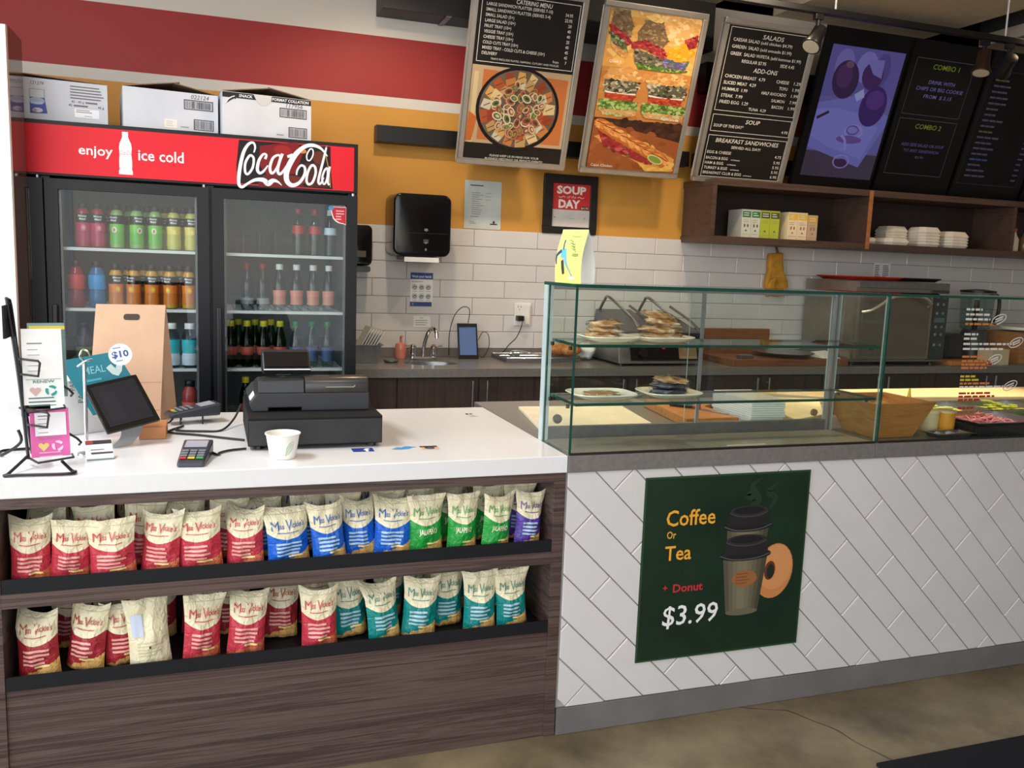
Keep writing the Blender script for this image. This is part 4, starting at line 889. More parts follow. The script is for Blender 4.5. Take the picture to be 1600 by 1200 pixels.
MB().box(4.51, 4.65, 2.138, 2.1495, .96, 1.42).build('control_panel', M('oven_panel_dark', (52, 58, 58), .3), ov, bevel=.003)
c = Canvas((0, 2.138, 0))
for z in (1.38, 1.33, 1.27, 1.18, 1.13, 1.06): c.ell(4.56, z, .010, .010, (150, 160, 156)); c.ell(4.61, z, .010, .010, (130, 140, 136))
c.rect(4.54, 1.21, 4.63, 1.24, (90, 110, 110)); c.build('buttons', ov)
MB().box(3.91, 4.645, 2.136, 2.1495, 1.425, 1.462).build('top_trim', DULLSTEEL, ov, bevel=.002)
for (x, y) in ((3.95, 2.2), (4.6, 2.2), (3.95, 2.6), (4.6, 2.6)): MB().lathe([(.02, .9205), (.017, .9448)], (x, y, 0), 10).build('foot', BLACK, ov)
def traymesh(x0, x1, y0, y1, z): 
    mb = MB(); a = [(x0 + .03, y0 + .03, z), (x1 - .03, y0 + .03, z), (x1 - .03, y1 - .03, z), (x0 + .03, y1 - .03, z)]; b = [(x0, y0, z + .022), (x1, y0, z + .022), (x1, y1, z + .022), (x0, y1, z + .022)]
    return mb.add(a + b, [(0, 1, 2, 3)] + [(i, (i + 1) % 4, (i + 1) % 4 + 4, i + 4) for i in range(4)])
tag(traymesh(3.92, 4.33, 2.22, 2.58, 1.4715).build('serving_tray', M('red_tray', (186, 46, 34), .4), origin=(4.1, 2.4, 1.4715), solid=.003, smooth=True), 'red plastic serving tray on top of the oven', 'tray')
tag(traymesh(4.335, 4.655, 2.22, 2.58, 1.4715).build('serving_tray', M('black_tray_plastic', (34, 28, 28), .4), origin=(4.5, 2.4, 1.4715), solid=.003, smooth=True), 'black plastic serving tray on top of the oven beside the red one', 'tray')
# right of the oven: food processor, slicer, boxes, bowl
fp = thing('food_processor', 'clear-jug food processor with a dark base right of the oven', 'food processor', (5.20, 2.42, .92))
MB().lathe([(.11, .9205), (.11, .96), (.095, 1.10), (.08, 1.14)], (5.20, 2.42, 0), 24).build('motor_base', M('processor_grey', (70, 70, 72), .4), fp, smooth=True)
MB().lathe([(.075, 1.1405), (.10, 1.16), (.115, 1.41)], (5.20, 2.42, 0), 24, cap=False).build('jug', CLEARPLASTIC, fp, smooth=True, solid=.003)
MB().lathe([(.118, 1.4105), (.118, 1.425), (.03, 1.435)], (5.20, 2.42, 0), 24).build('lid', BLACK, fp, smooth=True); MB().tube([(5.315, 2.42, 1.39), (5.40, 2.42, 1.38), (5.40, 2.42, 1.24), (5.31, 2.42, 1.18)], .013, 10, 4).build('handle', BLACK, fp, smooth=True); MB().tube([(5.2, 2.42, 1.145), (5.2, 2.42, 1.36)], .018, 10).build('blade_shaft', BLACK, fp, smooth=True)
pl = thing('plate_stack', 'white plates stacked on a wooden block right of the food processor', 'plates', (5.55, 2.35, .92)); MB().box(5.40, 5.78, 2.2, 2.52, .9206, 1.14).build('block', BOWLWOOD, pl, bevel=.004); MB().lathe([(.06, 1.1405), (.15, 1.155), (.15, 1.175), (.06, 1.172)], (5.58, 2.36, 0), 28).build('plates', CREAM, pl, smooth=True)
o = board('black_roll_bag', 4.82, 5.02, 2.3, 2.55, .9206, 1.12, M('dark_plastic_bag', (40, 40, 46), .35, 0, .5, .4, 14, .5), 'dark plastic-wrapped bundle between the oven and the food processor', 'bag', .04)
board('wooden_tray', 4.72, 5.08, 2.13, 2.27, .9206, .95, CHOP, 'brown wooden tray in front of the dark bundle', 'tray')
t = thing('napkin_holder', 'cream box of wrapped cutlery in front of the food processor', 'box', (5.16, 2.2, .92)); MB().box(5.08, 5.24, 2.14, 2.26, .9206, 1.03).build('box_body', M('cream_box', (214, 196, 160), .7), t, bevel=.003)
# ================================================================ DRINKS COOLER
ck = thing('drinks_cooler', 'black glass-door drinks cooler with a red header sign', 'cooler', (-.34, 2.3, 0))
FX0, FX1, FY0, FY1 = -1.37, .687, 1.955, 2.68
mb = MB().box(FX0, FX1, FY0, FY1, 1.805, 2.042).box(FX0, FX1, FY0, FY1, .02, .16).box(FX0, FX0 + .05, FY0 + .01, FY1, .16, 1.805).box(FX1 - .045, FX1, FY0 + .01, FY1, .16, 1.805).box(FX0 + .05, FX1 - .045, FY1 - .05, FY1, .16, 1.805).box(-.02, .02, FY0 + .012, FY0 + .10, .16, 1.805).box(-.705, -.665, FY0 + .012, FY0 + .10, .16, 1.805)
mb.build('cabinet', FRIDGEBLACK, ck, bevel=.002)
MB().box(FX0 + .051, FX1 - .046, FY1 - .062, FY1 - .051, .161, 1.804).box(FX1 - .052, FX1 - .046, FY0 + .11, FY1 - .063, .161, 1.804).box(-.004, .004, FY0 + .11, FY1 - .063, .161, 1.804).box(-.69, -.68, FY0 + .11, FY1 - .063, .161, 1.804).build('lining', M('cooler_lining', (112, 116, 118), .5), ck)
MB().box(FX0 + .02, FX1 - .02, FY0 - .006, FY0 - .0005, 1.816, 2.024).build('header_panel', M('header_red', (216, 26, 42), .35, 0, .25, .03, 3), ck)
# header print
c = Canvas((0, FY0 - .006, 0)); WT = (245, 245, 246)
c.text('enjoy', -.545, 1.905, .0405, WT, w=.138, bold=.012); c.text('ice cold', -.302, 1.896, .0475, WT, w=.192, bold=.012)
c.build('slogan_print', ck, printmat('header_white', .4, .25)); c = Canvas((0, FY0 - .006, 0))
bp = [(0, .0275), (.004, .0285), (.012, .0285), (.022, .0255), (.038, .0265), (.060, .0265), (.082, .0245), (.096, .0245), (.116, .0262), (.136, .0235), (.152, .0165), (.166, .0115), (.172, .0125), (.185, .0125), (.186, .012)]
c.poly([(-.3545 + r, 1.829 + z) for z, r in bp] + [(-.3545 - r, 1.829 + z) for z, r in reversed(bp)], WT)
c.text('Coca-Cola', -.3545, 1.915, .019, (200, 60, 70), 'c', w=.049, shear=.3)
c.build('bottle_emblem', ck); c = Canvas((0, FY0 - .006, 0))
# black and cola-coloured field behind the script, red reflections painted on as shapes
c.poly([(.132, 2.020), (.12, 1.90), (.124, 1.821), (.565, 1.821), (.556, 1.90), (.553, 2.020)], (22, 14, 14))
def H(x, y): 
    yy = y - .098 * (x - 280); return (.123 + (x - 280) / 600 * .441, 2.022 - (yy - 548) / 241.2 * .191)
def hp(pts): return [H(*p) for p in pts]
c.poly(hp([(420, 590), (650, 575), (690, 640), (640, 760), (470, 770), (415, 700)]), (120, 16, 18)); c.poly(hp([(440, 760), (640, 770), (700, 840), (420, 830)]), (92, 26, 14)); c.poly(hp([(410, 800), (555, 815), (560, 840), (412, 828)]), (110, 22, 22))
c.ell(*H(560, 620), .04, .022, (150, 26, 24)); c.poly(hp([(700, 700), (800, 700), (850, 850), (720, 840)]), (70, 30, 14)); c.ell(*H(640, 800), .05, .02, (104, 40, 16)); c.ell(*H(790, 670), .03, .03, (96, 44, 20)); c.ell(*H(690, 630), .016, .01, (206, 120, 60))
c.stroke(hp([(842, 600), (835, 650), (858, 760), (866, 850)]), .004, (190, 140, 60), 3)
SX_ = .441 / 600; ws = lambda L: [w * SX_ * 1.0 for w in L]
WS = (226, 228, 236)
c.stroke(hp([(383, 628), (391, 598), (380, 572), (352, 578), (322, 620), (302, 690), (291, 760), (291, 808), (310, 825), (345, 806), (390, 787), (440, 789), (470, 811), (500, 795), (530, 803), (556, 826)]), ws([8, 12, 14, 17, 20, 22, 22, 20, 18, 15, 20, 28, 34, 26, 14, 4]), WS)
c.stroke(hp([(352, 650), (330, 690), (330, 740), (348, 750), (375, 715), (382, 665), (368, 645)]), ws([15] * 7), WS, closed=True)
c.stroke(hp([(452, 668), (460, 645), (440, 640), (414, 675), (404, 725), (418, 748), (442, 738), (470, 705)]), ws([16, 14, 14, 18, 20, 18, 14, 8]), WS)
c.stroke(hp([(528, 648), (500, 665), (482, 715), (490, 750), (512, 740), (540, 690), (545, 655)]), ws([14, 16, 18, 18, 14, 14, 14]), WS, closed=True)
c.stroke(hp([(560, 640), (540, 690), (530, 735), (540, 758), (562, 745), (598, 690)]), ws([18, 18, 18, 18, 14, 5]), WS); c.stroke(hp([(590, 658), (606, 655), (624, 647)]), ws([16, 20, 16]), WS, 2)
c.stroke(hp([(648, 768), (654, 738), (676, 713), (700, 724), (700, 765), (668, 812), (622, 828), (588, 800), (586, 748), (612, 690), (652, 637), (705, 601), (757, 597), (805, 618), (846, 664)]), ws([10, 12, 14, 16, 18, 20, 26, 32, 34, 34, 30, 24, 22, 16, 6]), WS)
c.stroke(hp([(735, 618), (714, 650), (716, 680), (734, 684), (752, 655), (752, 625)]), ws([9] * 6), WS, closed=True)
c.stroke(hp([(745, 715), (722, 750), (712, 800), (724, 825), (750, 815), (770, 765), (766, 725)]), ws([16] * 7), WS, closed=True)
c.stroke(hp([(838, 612), (818, 690), (796, 770), (788, 812), (800, 826), (824, 790)]), ws([12, 15, 16, 16, 14, 6]), WS)
c.stroke(hp([(845, 735), (826, 750), (812, 795), (822, 828), (838, 815), (848, 775)]), ws([13] * 6), WS, closed=True); c.stroke(hp([(862, 725), (852, 780), (850, 820), (860, 836)]), ws([14] * 4), WS)
c.build('script_emblem', ck, printmat('header_ink', .4, .25))
# doors
def cooler_door(x0, x1, hinge, sticker=False):
    z0, z1 = .17, 1.792; g = .052
    d = MB().box(x0, x0 + g, FY0 - .028, FY0 + .008, z0, z1).box(x1 - g, x1, FY0 - .028, FY0 + .008, z0, z1).box(x0 + g, x1 - g, FY0 - .028, FY0 + .008, z1 - g * .85, z1).box(x0 + g, x1 - g, FY0 - .028, FY0 + .008, z0, z0 + g).build('door', FRIDGEBLACK, ck)
    MB().box(x0 + g, x1 - g, FY0 - .010, FY0 - .004, z0 + g, z1 - g * .85).build('door_glass', FRIDGEGLASS, d)
    gm = .010; MB().box(x0 + g, x0 + g + gm, FY0 - .003, FY0 + .006, z0 + g, z1 - g).box(x1 - g - gm, x1 - g, FY0 - .003, FY0 + .006, z0 + g, z1 - g).build('gasket', M('grey_gasket', (92, 98, 102), .5), d)
    hx = x0 + .028 if hinge == 'r' else x1 - .028
    MB().box(hx - .011, hx + .011, FY0 - .052, FY0 - .0285, .72, 1.24).build('handle', BLACK, d, bevel=.004)
    px = x1 - .02 if hinge == 'r' else x0 + .02; MB().lathe([(.008, 1.7925), (.008, 1.804)], (px, FY0 - .012, 0), 10).build('hinge_pin', STEEL, d)
    if sticker:
        c = Canvas((0, FY0 - .0105, 0)); sx, sz = x1 - .052, 1.735
        pts = [(sx - .002, sz), (sx - .075, sz), (sx - .072, sz - .012)] + [(sx - .072 + .058 * t, sz - .012 - .063 * (1 - (1 - t) ** 2) ** .5) for t in (.2, .4, .6, .8, 1)] + [(sx - .002, sz - .08)]
        c.poly([(a - (.004 if a < sx - .03 else -.001), b + (.004 if b > sz - .01 else -.004)) for a, b in pts], (236, 232, 232)); c.poly(pts, (200, 44, 56)); c.ell(sx - .074, sz - .004, .013, .011, (84, 150, 200)); c.lines(sx - .05, sx - .01, sz - .02, 4, .013, .005, (236, 190, 190), 2); c.build('round_sticker', d)
cooler_door(-1.362, -.690, 'r'); cooler_door(-.683, -.004, 'r'); cooler_door(.010, .683, 'r', True)
# wire shelves with price rails, one per bay and level
SZ = (1.497, 1.222, .940, .66, .38)
for x0, x1 in ((-1.31, -.70), (-.665, -.015), (.015, .632)):
    for z in SZ:
        mb = MB().box(x0, x1, 2.0, 2.012, z - .014, z)
        for k in range(9): mb.box(x0, x1, 2.05 + k * .065, 2.054 + k * .065, z - .006, z - .002)
        for k in range(14): mb.box(x0 + (x1 - x0) * k / 13.3, x0 + (x1 - x0) * k / 13.3 + .004, 2.012, 2.60, z - .002, z)
        mb.build('wire_shelf', M('shelf_white_wire', (206, 208, 208), .4, .2), ck)
    mb = MB()
    for z in SZ: mb.box(x0 + .01, x1 - .01, 2.0, 2.0025, z + .001, z + .075)
    mb.build('shelf_front_guard', glass('shelf_guard_acrylic_%d' % int(x0 * 100 + 200), (.93, .95, .95, 1), 1.18, .05), ck)
for k in range(4):
    MB().box(.075 + k * .075, .0775 + k * .075, 2.03, 2.35, 1.4975, 1.60).build('divider', glass('divider_%d' % k, (.8, .84, .84, 1), 1.6, .2), ck)
for k, x in enumerate((-.61, .63)): pass
# ---------------------------------------------------------------- bottles
def sleeve(prof, z0, z1, off=.0012):
    """rows of the bottle profile between two heights, pushed out a little"""
    P = [(r + off, z) for r, z in prof if z0 < z < z1]
    def at(z):
        for (r0, a), (r1, b) in zip(prof, prof[1:]):
            if a <= z <= b and b > a: return r0 + (r1 - r0) * (z - a) / (b - a)
        return prof[-1][0]
    return [(at(z0) + off, z0)] + P + [(at(z1) + off, z1)], at
JUICE = [(.026, 0), (.031, .004), (.032, .03), (.0295, .07), (.031, .10), (.0325, .125), (.0305, .15), (.022, .172), (.016, .180), (.0155, .19)]
SODA = [(.024, 0), (.030, .005), (.031, .03), (.028, .055), (.031, .09), (.031, .12), (.027, .145), (.016, .185), (.0125, .20), (.0125, .215)]
SPORT = [(.031, 0), (.036, .006), (.037, .05), (.033, .075), (.037, .10), (.037, .14), (.034, .16), (.021, .185), (.019, .20)]
def bottle_proto(kind, prof, body, cap, label=None, text=None, fruit=None, lz=None):
    t = thing('drink_bottle', 'x', 'bottle', (0, 0, 0))
    MB().lathe(prof, (0, 0, 0), 18).build('bottle_body', body, t, smooth=True, local=True)
    r, z = prof[-1]
    MB().lathe([(r + .004, z - .009), (r + .005, z - .007), (r + .005, z + .010), (r + .003, z + .013)], (0, 0, 0), 16).build('cap', cap, t, smooth=True, local=True)
    MB().lathe([(r + .0058, z - .014), (r + .0058, z - .0095)], (0, 0, 0), 14).build('neck_ring', cap, t, local=True)
    for (z0, z1, m_) in (label or []):
        P, at = sleeve(prof, z0, z1); MB().lathe(P, (0, 0, 0), 20, cap=False).build('label_sleeve', m_, t, smooth=True, local=True)
    if text:
        z0, z1, rows, col = text
        def wr(u, v, d):
            rr = sleeve(prof, .01, .05)[1](v) + .0016 + d; return (rr * math.sin(u / rr), -rr * math.cos(u / rr), v)
        c = Canvas(warp=wr, d0=.0003, step=.00008)
        for k, (s, v, h, w) in enumerate(rows): c.text(s, 0, v, h, col, 'c', w=w, bold=.02)
        if fruit: c.ell(.004, fruit[0], .011, .014, fruit[1], 12); c.ell(.004, fruit[0], .006, .008, fruit[2], 10)
        c.build('label_print', t, GLOSSPRINT, local=True)
    return t
BM = lambda n, c: M('juice_' + n, c, .25, 0, .5, .1, 20)
CAPK = M('bottle_cap_black', (22, 22, 24), .4); CAPW = M('bottle_cap_white', (226, 230, 230), .4); CAPY = M('bottle_cap_yellow', (206, 196, 40), .4); CAPG = M('bottle_cap_green', (28, 120, 66), .4); CAPR = M('bottle_cap_red', (150, 40, 44), .4)
LBK = M('label_black', (20, 22, 22), .4)
MM = [('Minute', .137, .0095, .036), ('Maid', .1235, .0095, .027)]
def juice(n, c, c2, fruit): return bottle_proto(n, JUICE, BM(n, c), CAPK, [(.112, .152, LBK), (.02, .1115, BM(n + '_label', c2))], (0, 0, MM, (225, 228, 225)), fruit)
PROT = {
 'pink juice': juice('pink', (170, 50, 80), (196, 52, 100), (.09, (220, 120, 140), (230, 160, 170))),
 'green juice': juice('green', (150, 190, 120), (120, 196, 84), (.085, (236, 236, 206), (190, 120, 110))),
 'yellow juice': juice('yellow', (214, 206, 110), (226, 210, 110), (.085, (240, 220, 90), (246, 236, 150))),
 'orange juice': juice('orange', (206, 150, 60), (226, 128, 52), (.088, (240, 180, 50), (244, 206, 90))),
 'red sports': bottle_proto('r', SPORT, M('sport_red', (150, 36, 44), .2), CAPK, [(.085, .15, M('sport_red_label', (206, 60, 62), .35))]),
 'blue sports': bottle_proto('b', SPORT, M('sport_blue', (40, 106, 160), .2), CAPK, [(.085, .15, M('sport_blue_label', (40, 150, 216), .35))]),
 'vitamin water': bottle_proto('v', SPORT, BLUEPLASTIC, CAPW, [(.07, .135, M('teal_label', (52, 176, 190), .4)), (.012, .0695, M('pale_label', (206, 214, 230), .4))]),
 'dark berry': bottle_proto('d', SPORT, M('berry_dark', (44, 40, 62), .25), CAPK, [(.05, .10, M('berry_label', (96, 116, 70), .4))]),
 'red tea': bottle_proto('t', SPORT, M('tea_red', (150, 60, 56), .25), CAPK, [(.03, .11, M('tea_label', (216, 106, 96), .4))]),
 'red-label water': bottle_proto('c', SODA, CLEARPLASTIC, CAPR, [(.105, .145, M('cola_label_red', (176, 50, 50), .35))]),
 'white-label water': bottle_proto('w', SODA, CLEARPLASTIC, CAPW, [(.105, .14, M('label_pale_blue', (190, 210, 220), .35))]),
 'pink-label water': bottle_proto('p', SODA, CLEARPLASTIC, CAPW, [(.03, .10, M('label_salmon', (216, 140, 122), .4))]),
 'red-capped water': bottle_proto('q', SODA, CLEARPLASTIC, CAPR, [(.03, .06, M('label_faint', (150, 150, 150), .4))]),
 'green soda': bottle_proto('g', SODA, GREENPLASTIC, CAPY, [(.06, .10, M('label_red_green', (176, 70, 56), .4))]),
 'clear lemon soda': bottle_proto('l', SODA, CLEARPLASTIC, CAPG, [(.03, .10, M('label_navy', (60, 84, 130), .4))]),
}
used = set()
def put(kind, x, y, z, label, group, rot=0):
    p = PROT[kind]
    if kind in used: return copy_tree(p, (x, y, z), rot, label)
    used.add(kind); p.location = (x, y, z); p.rotation_euler = (0, 0, rot); p['label'] = label; p['group'] = group; return p
rg = random.Random(3)
def row(items, y, z, where, grp):
    seen = {}
    tot = {}
    for k, _ in items: tot[k] = tot.get(k, 0) + 1
    for k, x in items:
        seen[k] = seen.get(k, 0) + 1
        pos = 'the only one' if tot[k] == 1 else 'left of two' if tot[k] == 2 and seen[k] == 1 else 'right of two' if tot[k] == 2 else 'leftmost' if seen[k] == 1 else 'rightmost' if seen[k] == tot[k] else ORD[seen[k] - 1] + ' from left'
        o = put(k, x, y + rg.uniform(-.006, .006), z + .0005, '%s bottle %s, %s' % (k, where, pos), grp, rg.uniform(-.5, .5)); o['group'] = grp
d1 = [-.549, -.487, -.407, -.322, -.242, -.161, -.082]
row([('pink juice', d1[0]), ('pink juice', d1[1]), ('green juice', d1[2]), ('green juice', d1[3]), ('green juice', d1[4]), ('yellow juice', d1[5]), ('yellow juice', d1[6])], 2.06, SZ[0], 'on the left door top shelf', 'bottles on the top shelf, left door')
row([('red sports', -.585), ('blue sports', -.497)] + [('orange juice', x) for x in (-.418, -.342, -.263, -.181, -.098)], 2.06, SZ[1], 'on the left door second shelf', 'bottles on the second shelf, left door')
row([('dark berry', -.56), ('vitamin water', -.18), ('vitamin water', -.097)], 2.06, SZ[2], 'on the left door third shelf', 'bottles on the third shelf, left door')
row([('red tea', -.10), ('red tea', -.20)][::-1], 2.06, SZ[3], 'on the left door fourth shelf', 'bottles on the fourth shelf, left door')
row([('red-label water', .416), ('red-label water', .496), ('white-label water', .572)], 2.07, SZ[0], 'on the right door top shelf', 'bottles on the top shelf, right door')
row([('red-capped water', .170), ('red-capped water', .245)] + [('pink-label water', x) for x in (.324, .407, .488, .565)], 2.07, SZ[1], 'on the right door second shelf', 'bottles on the second shelf, right door')
row([('green soda', x) for x in (.09, .168, .247, .327)] + [('clear lemon soda', x) for x in (.405, .484, .561)], 2.07, SZ[2], 'on the right door third shelf', 'bottles on the third shelf, right door')
row([('green soda', .16), ('green soda', .25), ('green soda', .34)], 2.07, SZ[3], 'on the right door fourth shelf', 'bottles on the fourth shelf, right door')
# second rows, glimpsed behind
row([('pink juice', -.52), ('pink juice', -.44), ('green juice', -.36), ('green juice', -.28), ('yellow juice', -.20), ('yellow juice', -.12)], 2.16, SZ[0], 'behind the front row, left door top shelf', 'bottles behind on the top shelf, left door')
row([('orange juice', x) for x in (-.37, -.30, -.22, -.14)], 2.16, SZ[1], 'behind the front row, left door second shelf', 'bottles behind on the second shelf, left door')
row([('green soda', x) for x in (.13, .21, .29)], 2.17, SZ[2], 'behind the front row, right door third shelf', 'bottles behind on the third shelf, right door')
# ---------------------------------------------------------------- cartons on the cooler
def carton(x0, x1, y0, y1, h, label, draw, lid, skew=0):
    z = 2.0425; t = thing('carton', label, 'carton', ((x0 + x1) / 2, (y0 + y1) / 2, z), 0, 'cartons on top of the cooler'); th = .006
    mb = MB().box(x0, x1, y0, y0 + th, z, z + h).box(x0, x1, y1 - th, y1, z, z + h).box(x0, x0 + th, y0 + th, y1 - th, z, z + h).box(x1 - th, x1, y0 + th, y1 - th, z, z + h).box(x0 + th, x1 - th, y0 + th, y1 - th, z, z + th)
    mb.build('box_body', CARD, t)
    for k, (u, dz) in enumerate(lid):
        # flaps: hinged on the left and right rims, sagging or raised towards the middle
        xa = x0 + .002 if k == 0 else x1 - .002; xb = xa + (u if k == 0 else -u)
        MB().hexa([(xa, y0 + .002, z + h), (xa, y1 - .002, z + h), (xb, y1 - .002, z + h + dz), (xb, y0 + .002, z + h + dz)], [(xa, y0 + .002, z + h + .004), (xa, y1 - .002, z + h + .004), (xb, y1 - .002, z + h + dz + .004), (xb, y0 + .002, z + h + dz + .004)]).build('flap', CARDIN, t)
    c = Canvas((0, y0, z)); draw(c, x0, x1, h); c.build('carton_print', t); t.rotation_euler = (0, 0, .115); t.location.x -= .024; t.location.y += .024; return t
def dr1(c, x0, x1, h):
    c.text('121279', x0 + .010 + .345, h - .028, .014, (60, 50, 56), w=.05, shear=.2); u = x0 + .35
    c.frame(u, .035, u + .058, .135, .0015, (80, 84, 110)); c.poly([(u, .03), (u + .068, .034), (u + .058, .10), (u, .10)], (70, 84, 160)); c.ell(u + .028, .085, .03, .016, (170, 180, 206)); c.rect(u + .004, .072, u + .05, .08, (190, 200, 226)); c.ell(u + .03, .046, .02, .01, (206, 206, 216)); c.ell(u + .018, .044, .01, .007, (170, 150, 140))
    c.lines(x1 - .15, x1 - .012, h - .022, 5, .0125, .005, (110, 108, 116), 5); c.text('45 - 45 g', x1 - .146, h - .090, .010, (80, 78, 86), w=.05, bold=.01); c.lines(x1 - .09, x1 - .016, h - .089, 1, .01, .007, (110, 108, 116)); c.text('45', x1 - .158, h - .106, .010, (80, 78, 86), bold=.01); c.lines(x1 - .138, x1 - .05, h - .105, 1, .01, .007, (110, 108, 116)); c.text('45 g', x1 - .04, h - .106, .010, (80, 78, 86), bold=.01)
    c.rect(x1 - .135, .03, x1 - .035, .068, (240, 240, 242)); c.lines(x1 - .128, x1 - .05, .06, 2, .008, .004, (150, 150, 156), 3); c.lines(x1 - .095, x1 - .05, .036, 1, .01, .003, (160, 160, 164), 3)
def dr2(c, x0, x1, h, num='022124', pale=True):
    c.text(num, x1 - .128 + .008, h - .026 if pale else h - .044, .018, (60, 58, 64), w=.078, shear=.2); b = h - .075 if pale else h - .092
    c.frame(x1 - .150, b, x1 - .022, b + .044, .004, (40, 40, 46)); c.bars(x1 - .142, b + .006, x1 - .030, b + .038, (70, 70, 76), 5)
    c.frame(x1 - .108, .014, x1 - .020, .062, .0035, (50, 50, 56)); c.bars(x1 - .103, .020, x1 - .026, .056, (110, 110, 116), 9); c.lines(x1 - .165, x1 - .112, .02, 1, .01, .005, (150, 148, 152))
    if pale: c.rect(x1 - .235, .014, x1 - .180, .052, (232, 224, 214)); c.lines(x1 - .228, x1 - .186, .04, 3, .009, .005, (206, 196, 182), 4)
def dr3(c, x0, x1, h):
    dr2(c, x0, x1, h, '117956', False); c.rect(x0 + .001, h - .026, x1 - .001, h - .002, (26, 25, 28)); c.text('SNACK', x0 + .075, h - .020, .0125, (214, 214, 216), w=.062, bold=.03, shear=.1); c.text('FORMAT COLLATION', x1 - .185, h - .020, .0125, (214, 214, 216), w=.172, bold=.03, shear=.1)
    c.poly([(x0 + .018, h - .055), (x0 + .03, h - .035), (x0 + .05, h - .022), (x0 + .048, h - .014), (x0 + .068, h - .014), (x0 + .058, h - .034), (x0 + .055, h - .028), (x0 + .036, h - .040)], (40, 38, 42)); c.stroke([(x0 + .016, h - .05), (x0 + .034, h - .028), (x0 + .056, h - .018)], .004, (230, 230, 232), 3)
    c.poly([(x0 + .14, h), (x0 + .158, h - .035), (x0 + .178, h - .048), (x0 + .205, h - .045), (x0 + .222, h - .03), (x0 + .226, h)], (198, 196, 194))
carton(-1.09, -.430, 1.985, 2.40, .182, 'white snack carton with a blue bag picture, leftmost on the cooler', dr1, ((.30, .01), (.34, .012)))
carton(-.365, .043, 1.98, 2.40, .178, 'middle white carton on the cooler marked 022124', dr2, ((.24, .04), (.19, .035)))
carton(.058, .470, 1.975, 2.40, .196, 'right white carton on the cooler with a black strip along its top', dr3, ((.22, .034), (.20, .036)))
# ================================================================ ON THE BACK WALL
rl = lambda nm, x0, x1, z0, z1, y0, lb: tag(MB().box(x0, x1, y0, 2.6995, z0, z1).build(nm, BLACK, origin=((x0 + x1) / 2, 2.68, z0), bevel=.003), lb, 'rail')
lowr = rl('mounting_rail', .893, 2.90, 2.150, 2.243, 2.62, 'long black mounting rail across the yellow band behind the menu boards')
upr = thing('ceiling_duct', 'wide black box rail above the red band behind the menu boards', 'rail', (2, 2.6, 2.8)); MB().box(.895, 2.95, 2.50, 2.6995, 2.84, 3.12).build('duct', M('duct_black', (34, 33, 34), .5), upr, bevel=.003); MB().box(1.25, 1.28, 2.496, 2.699, 2.834, 2.8395).build('clip', DULLSTEEL, upr)
rl('mounting_rail', 2.96, 6.4, 2.150, 2.243, 2.62, 'black mounting rail behind the digital screens'); rl('screen_rail', 2.97, 6.4, 2.62, 2.80, 2.60, 'upper black rail behind the digital screens')
VT = Vector((0, -.285, .958)).normalized(); BASEY, BASEZ, BLEN = 2.45, 2.045, .945
FRAME = M('silver_snap_frame', (196, 190, 182), .35, .75)
def bfr(x0): return Canvas((x0, BASEY, BASEZ), (1, 0, 0), VT, d0=.0008)
def bbox(mb, fr, u0, u1, v0, v1, d0, d1):
    q = lambda u, v, d: fr.O + fr.U * u + fr.V * v + fr.N * d
    return mb.hexa([q(u0, v0, d0), q(u1, v0, d0), q(u1, v1, d0), q(u0, v1, d0)], [q(u0, v0, d1), q(u1, v0, d1), q(u1, v1, d1), q(u0, v1, d1)])
def menu(x0, w, label):
    t = thing('menu_board', label, 'menu board', (x0 + w / 2, BASEY, BASEZ), 0, 'framed menu boards'); fr = bfr(x0); mb = MB(); f = .032; L = BLEN
    for a in ((0, w, 0, f), (0, w, L - f, L), (0, f, f, L - f), (w - f, w, f, L - f)): bbox(mb, fr, *a, -.022, .008)
    mb.build('frame', FRAME, t, bevel=.004); mb = MB(); bbox(mb, fr, f - .002, w - f + .002, f - .002, L - f + .002, -.02, 0); mb.build('poster_sheet', M('menu_black', (32, 29, 27), .3, 0, .4), t)
    mb = MB()
    for u in (.12, w - .12): bbox(mb, fr, u, u + .03, .1, .13, -.20, -.0225); bbox(mb, fr, u, u + .03, .72, .75, -.20, -.0225)
    mb.build('wall_bracket', BLACK, t); return t, fr
MW = (226, 222, 214)
t, c = menu(1.317, .652, 'silver-framed catering menu with a round sandwich platter photo')
c.frame(.051, .551, .612, .893, .003, MW); c.text('CATERING MENU', .342, .858, .021, MW, 'c', w=.205, shear=.15, bold=.01)
L1 = [('LARGE SANDWICH PLATTER (SERVES 7-10)', '54.95', .375), ('SMALL SANDWICH PLATTER (SERVES 3-4)', '22.95', .365), ('SMALL SALAD (5+)', '20', .16), ('LARGE SALAD (10+)', '40', .17), ('FRUIT TRAY (10+)', '40', .15), ('VEGGIE TRAY (10+)', '25', .165), ('CHEESE TRAY (10+)', '40', .168), ('COLD CUTS TRAY (10+)', '45', .20), ('MIXED TRAY - COLD CUTS & CHEESE (10+)', '45', .36), ('DELIVERY', '7', .087)]
for k, (a, b, w) in enumerate(L1): v = .834 - k * .0272; c.text(a, .078, v, .0155, MW, w=w, bold=.008); c.text(b, .572, v - .006, .0155, MW, 'r', bold=.008, xs=.9)
c.text('from', .525, .590 - .006, .014, MW, 'r', xs=.9); c.text('TRAYS INCLUDE PLATES, NAPKINS, CUTLERY AND PICKLES.', .131, .566, .010, MW, w=.40)
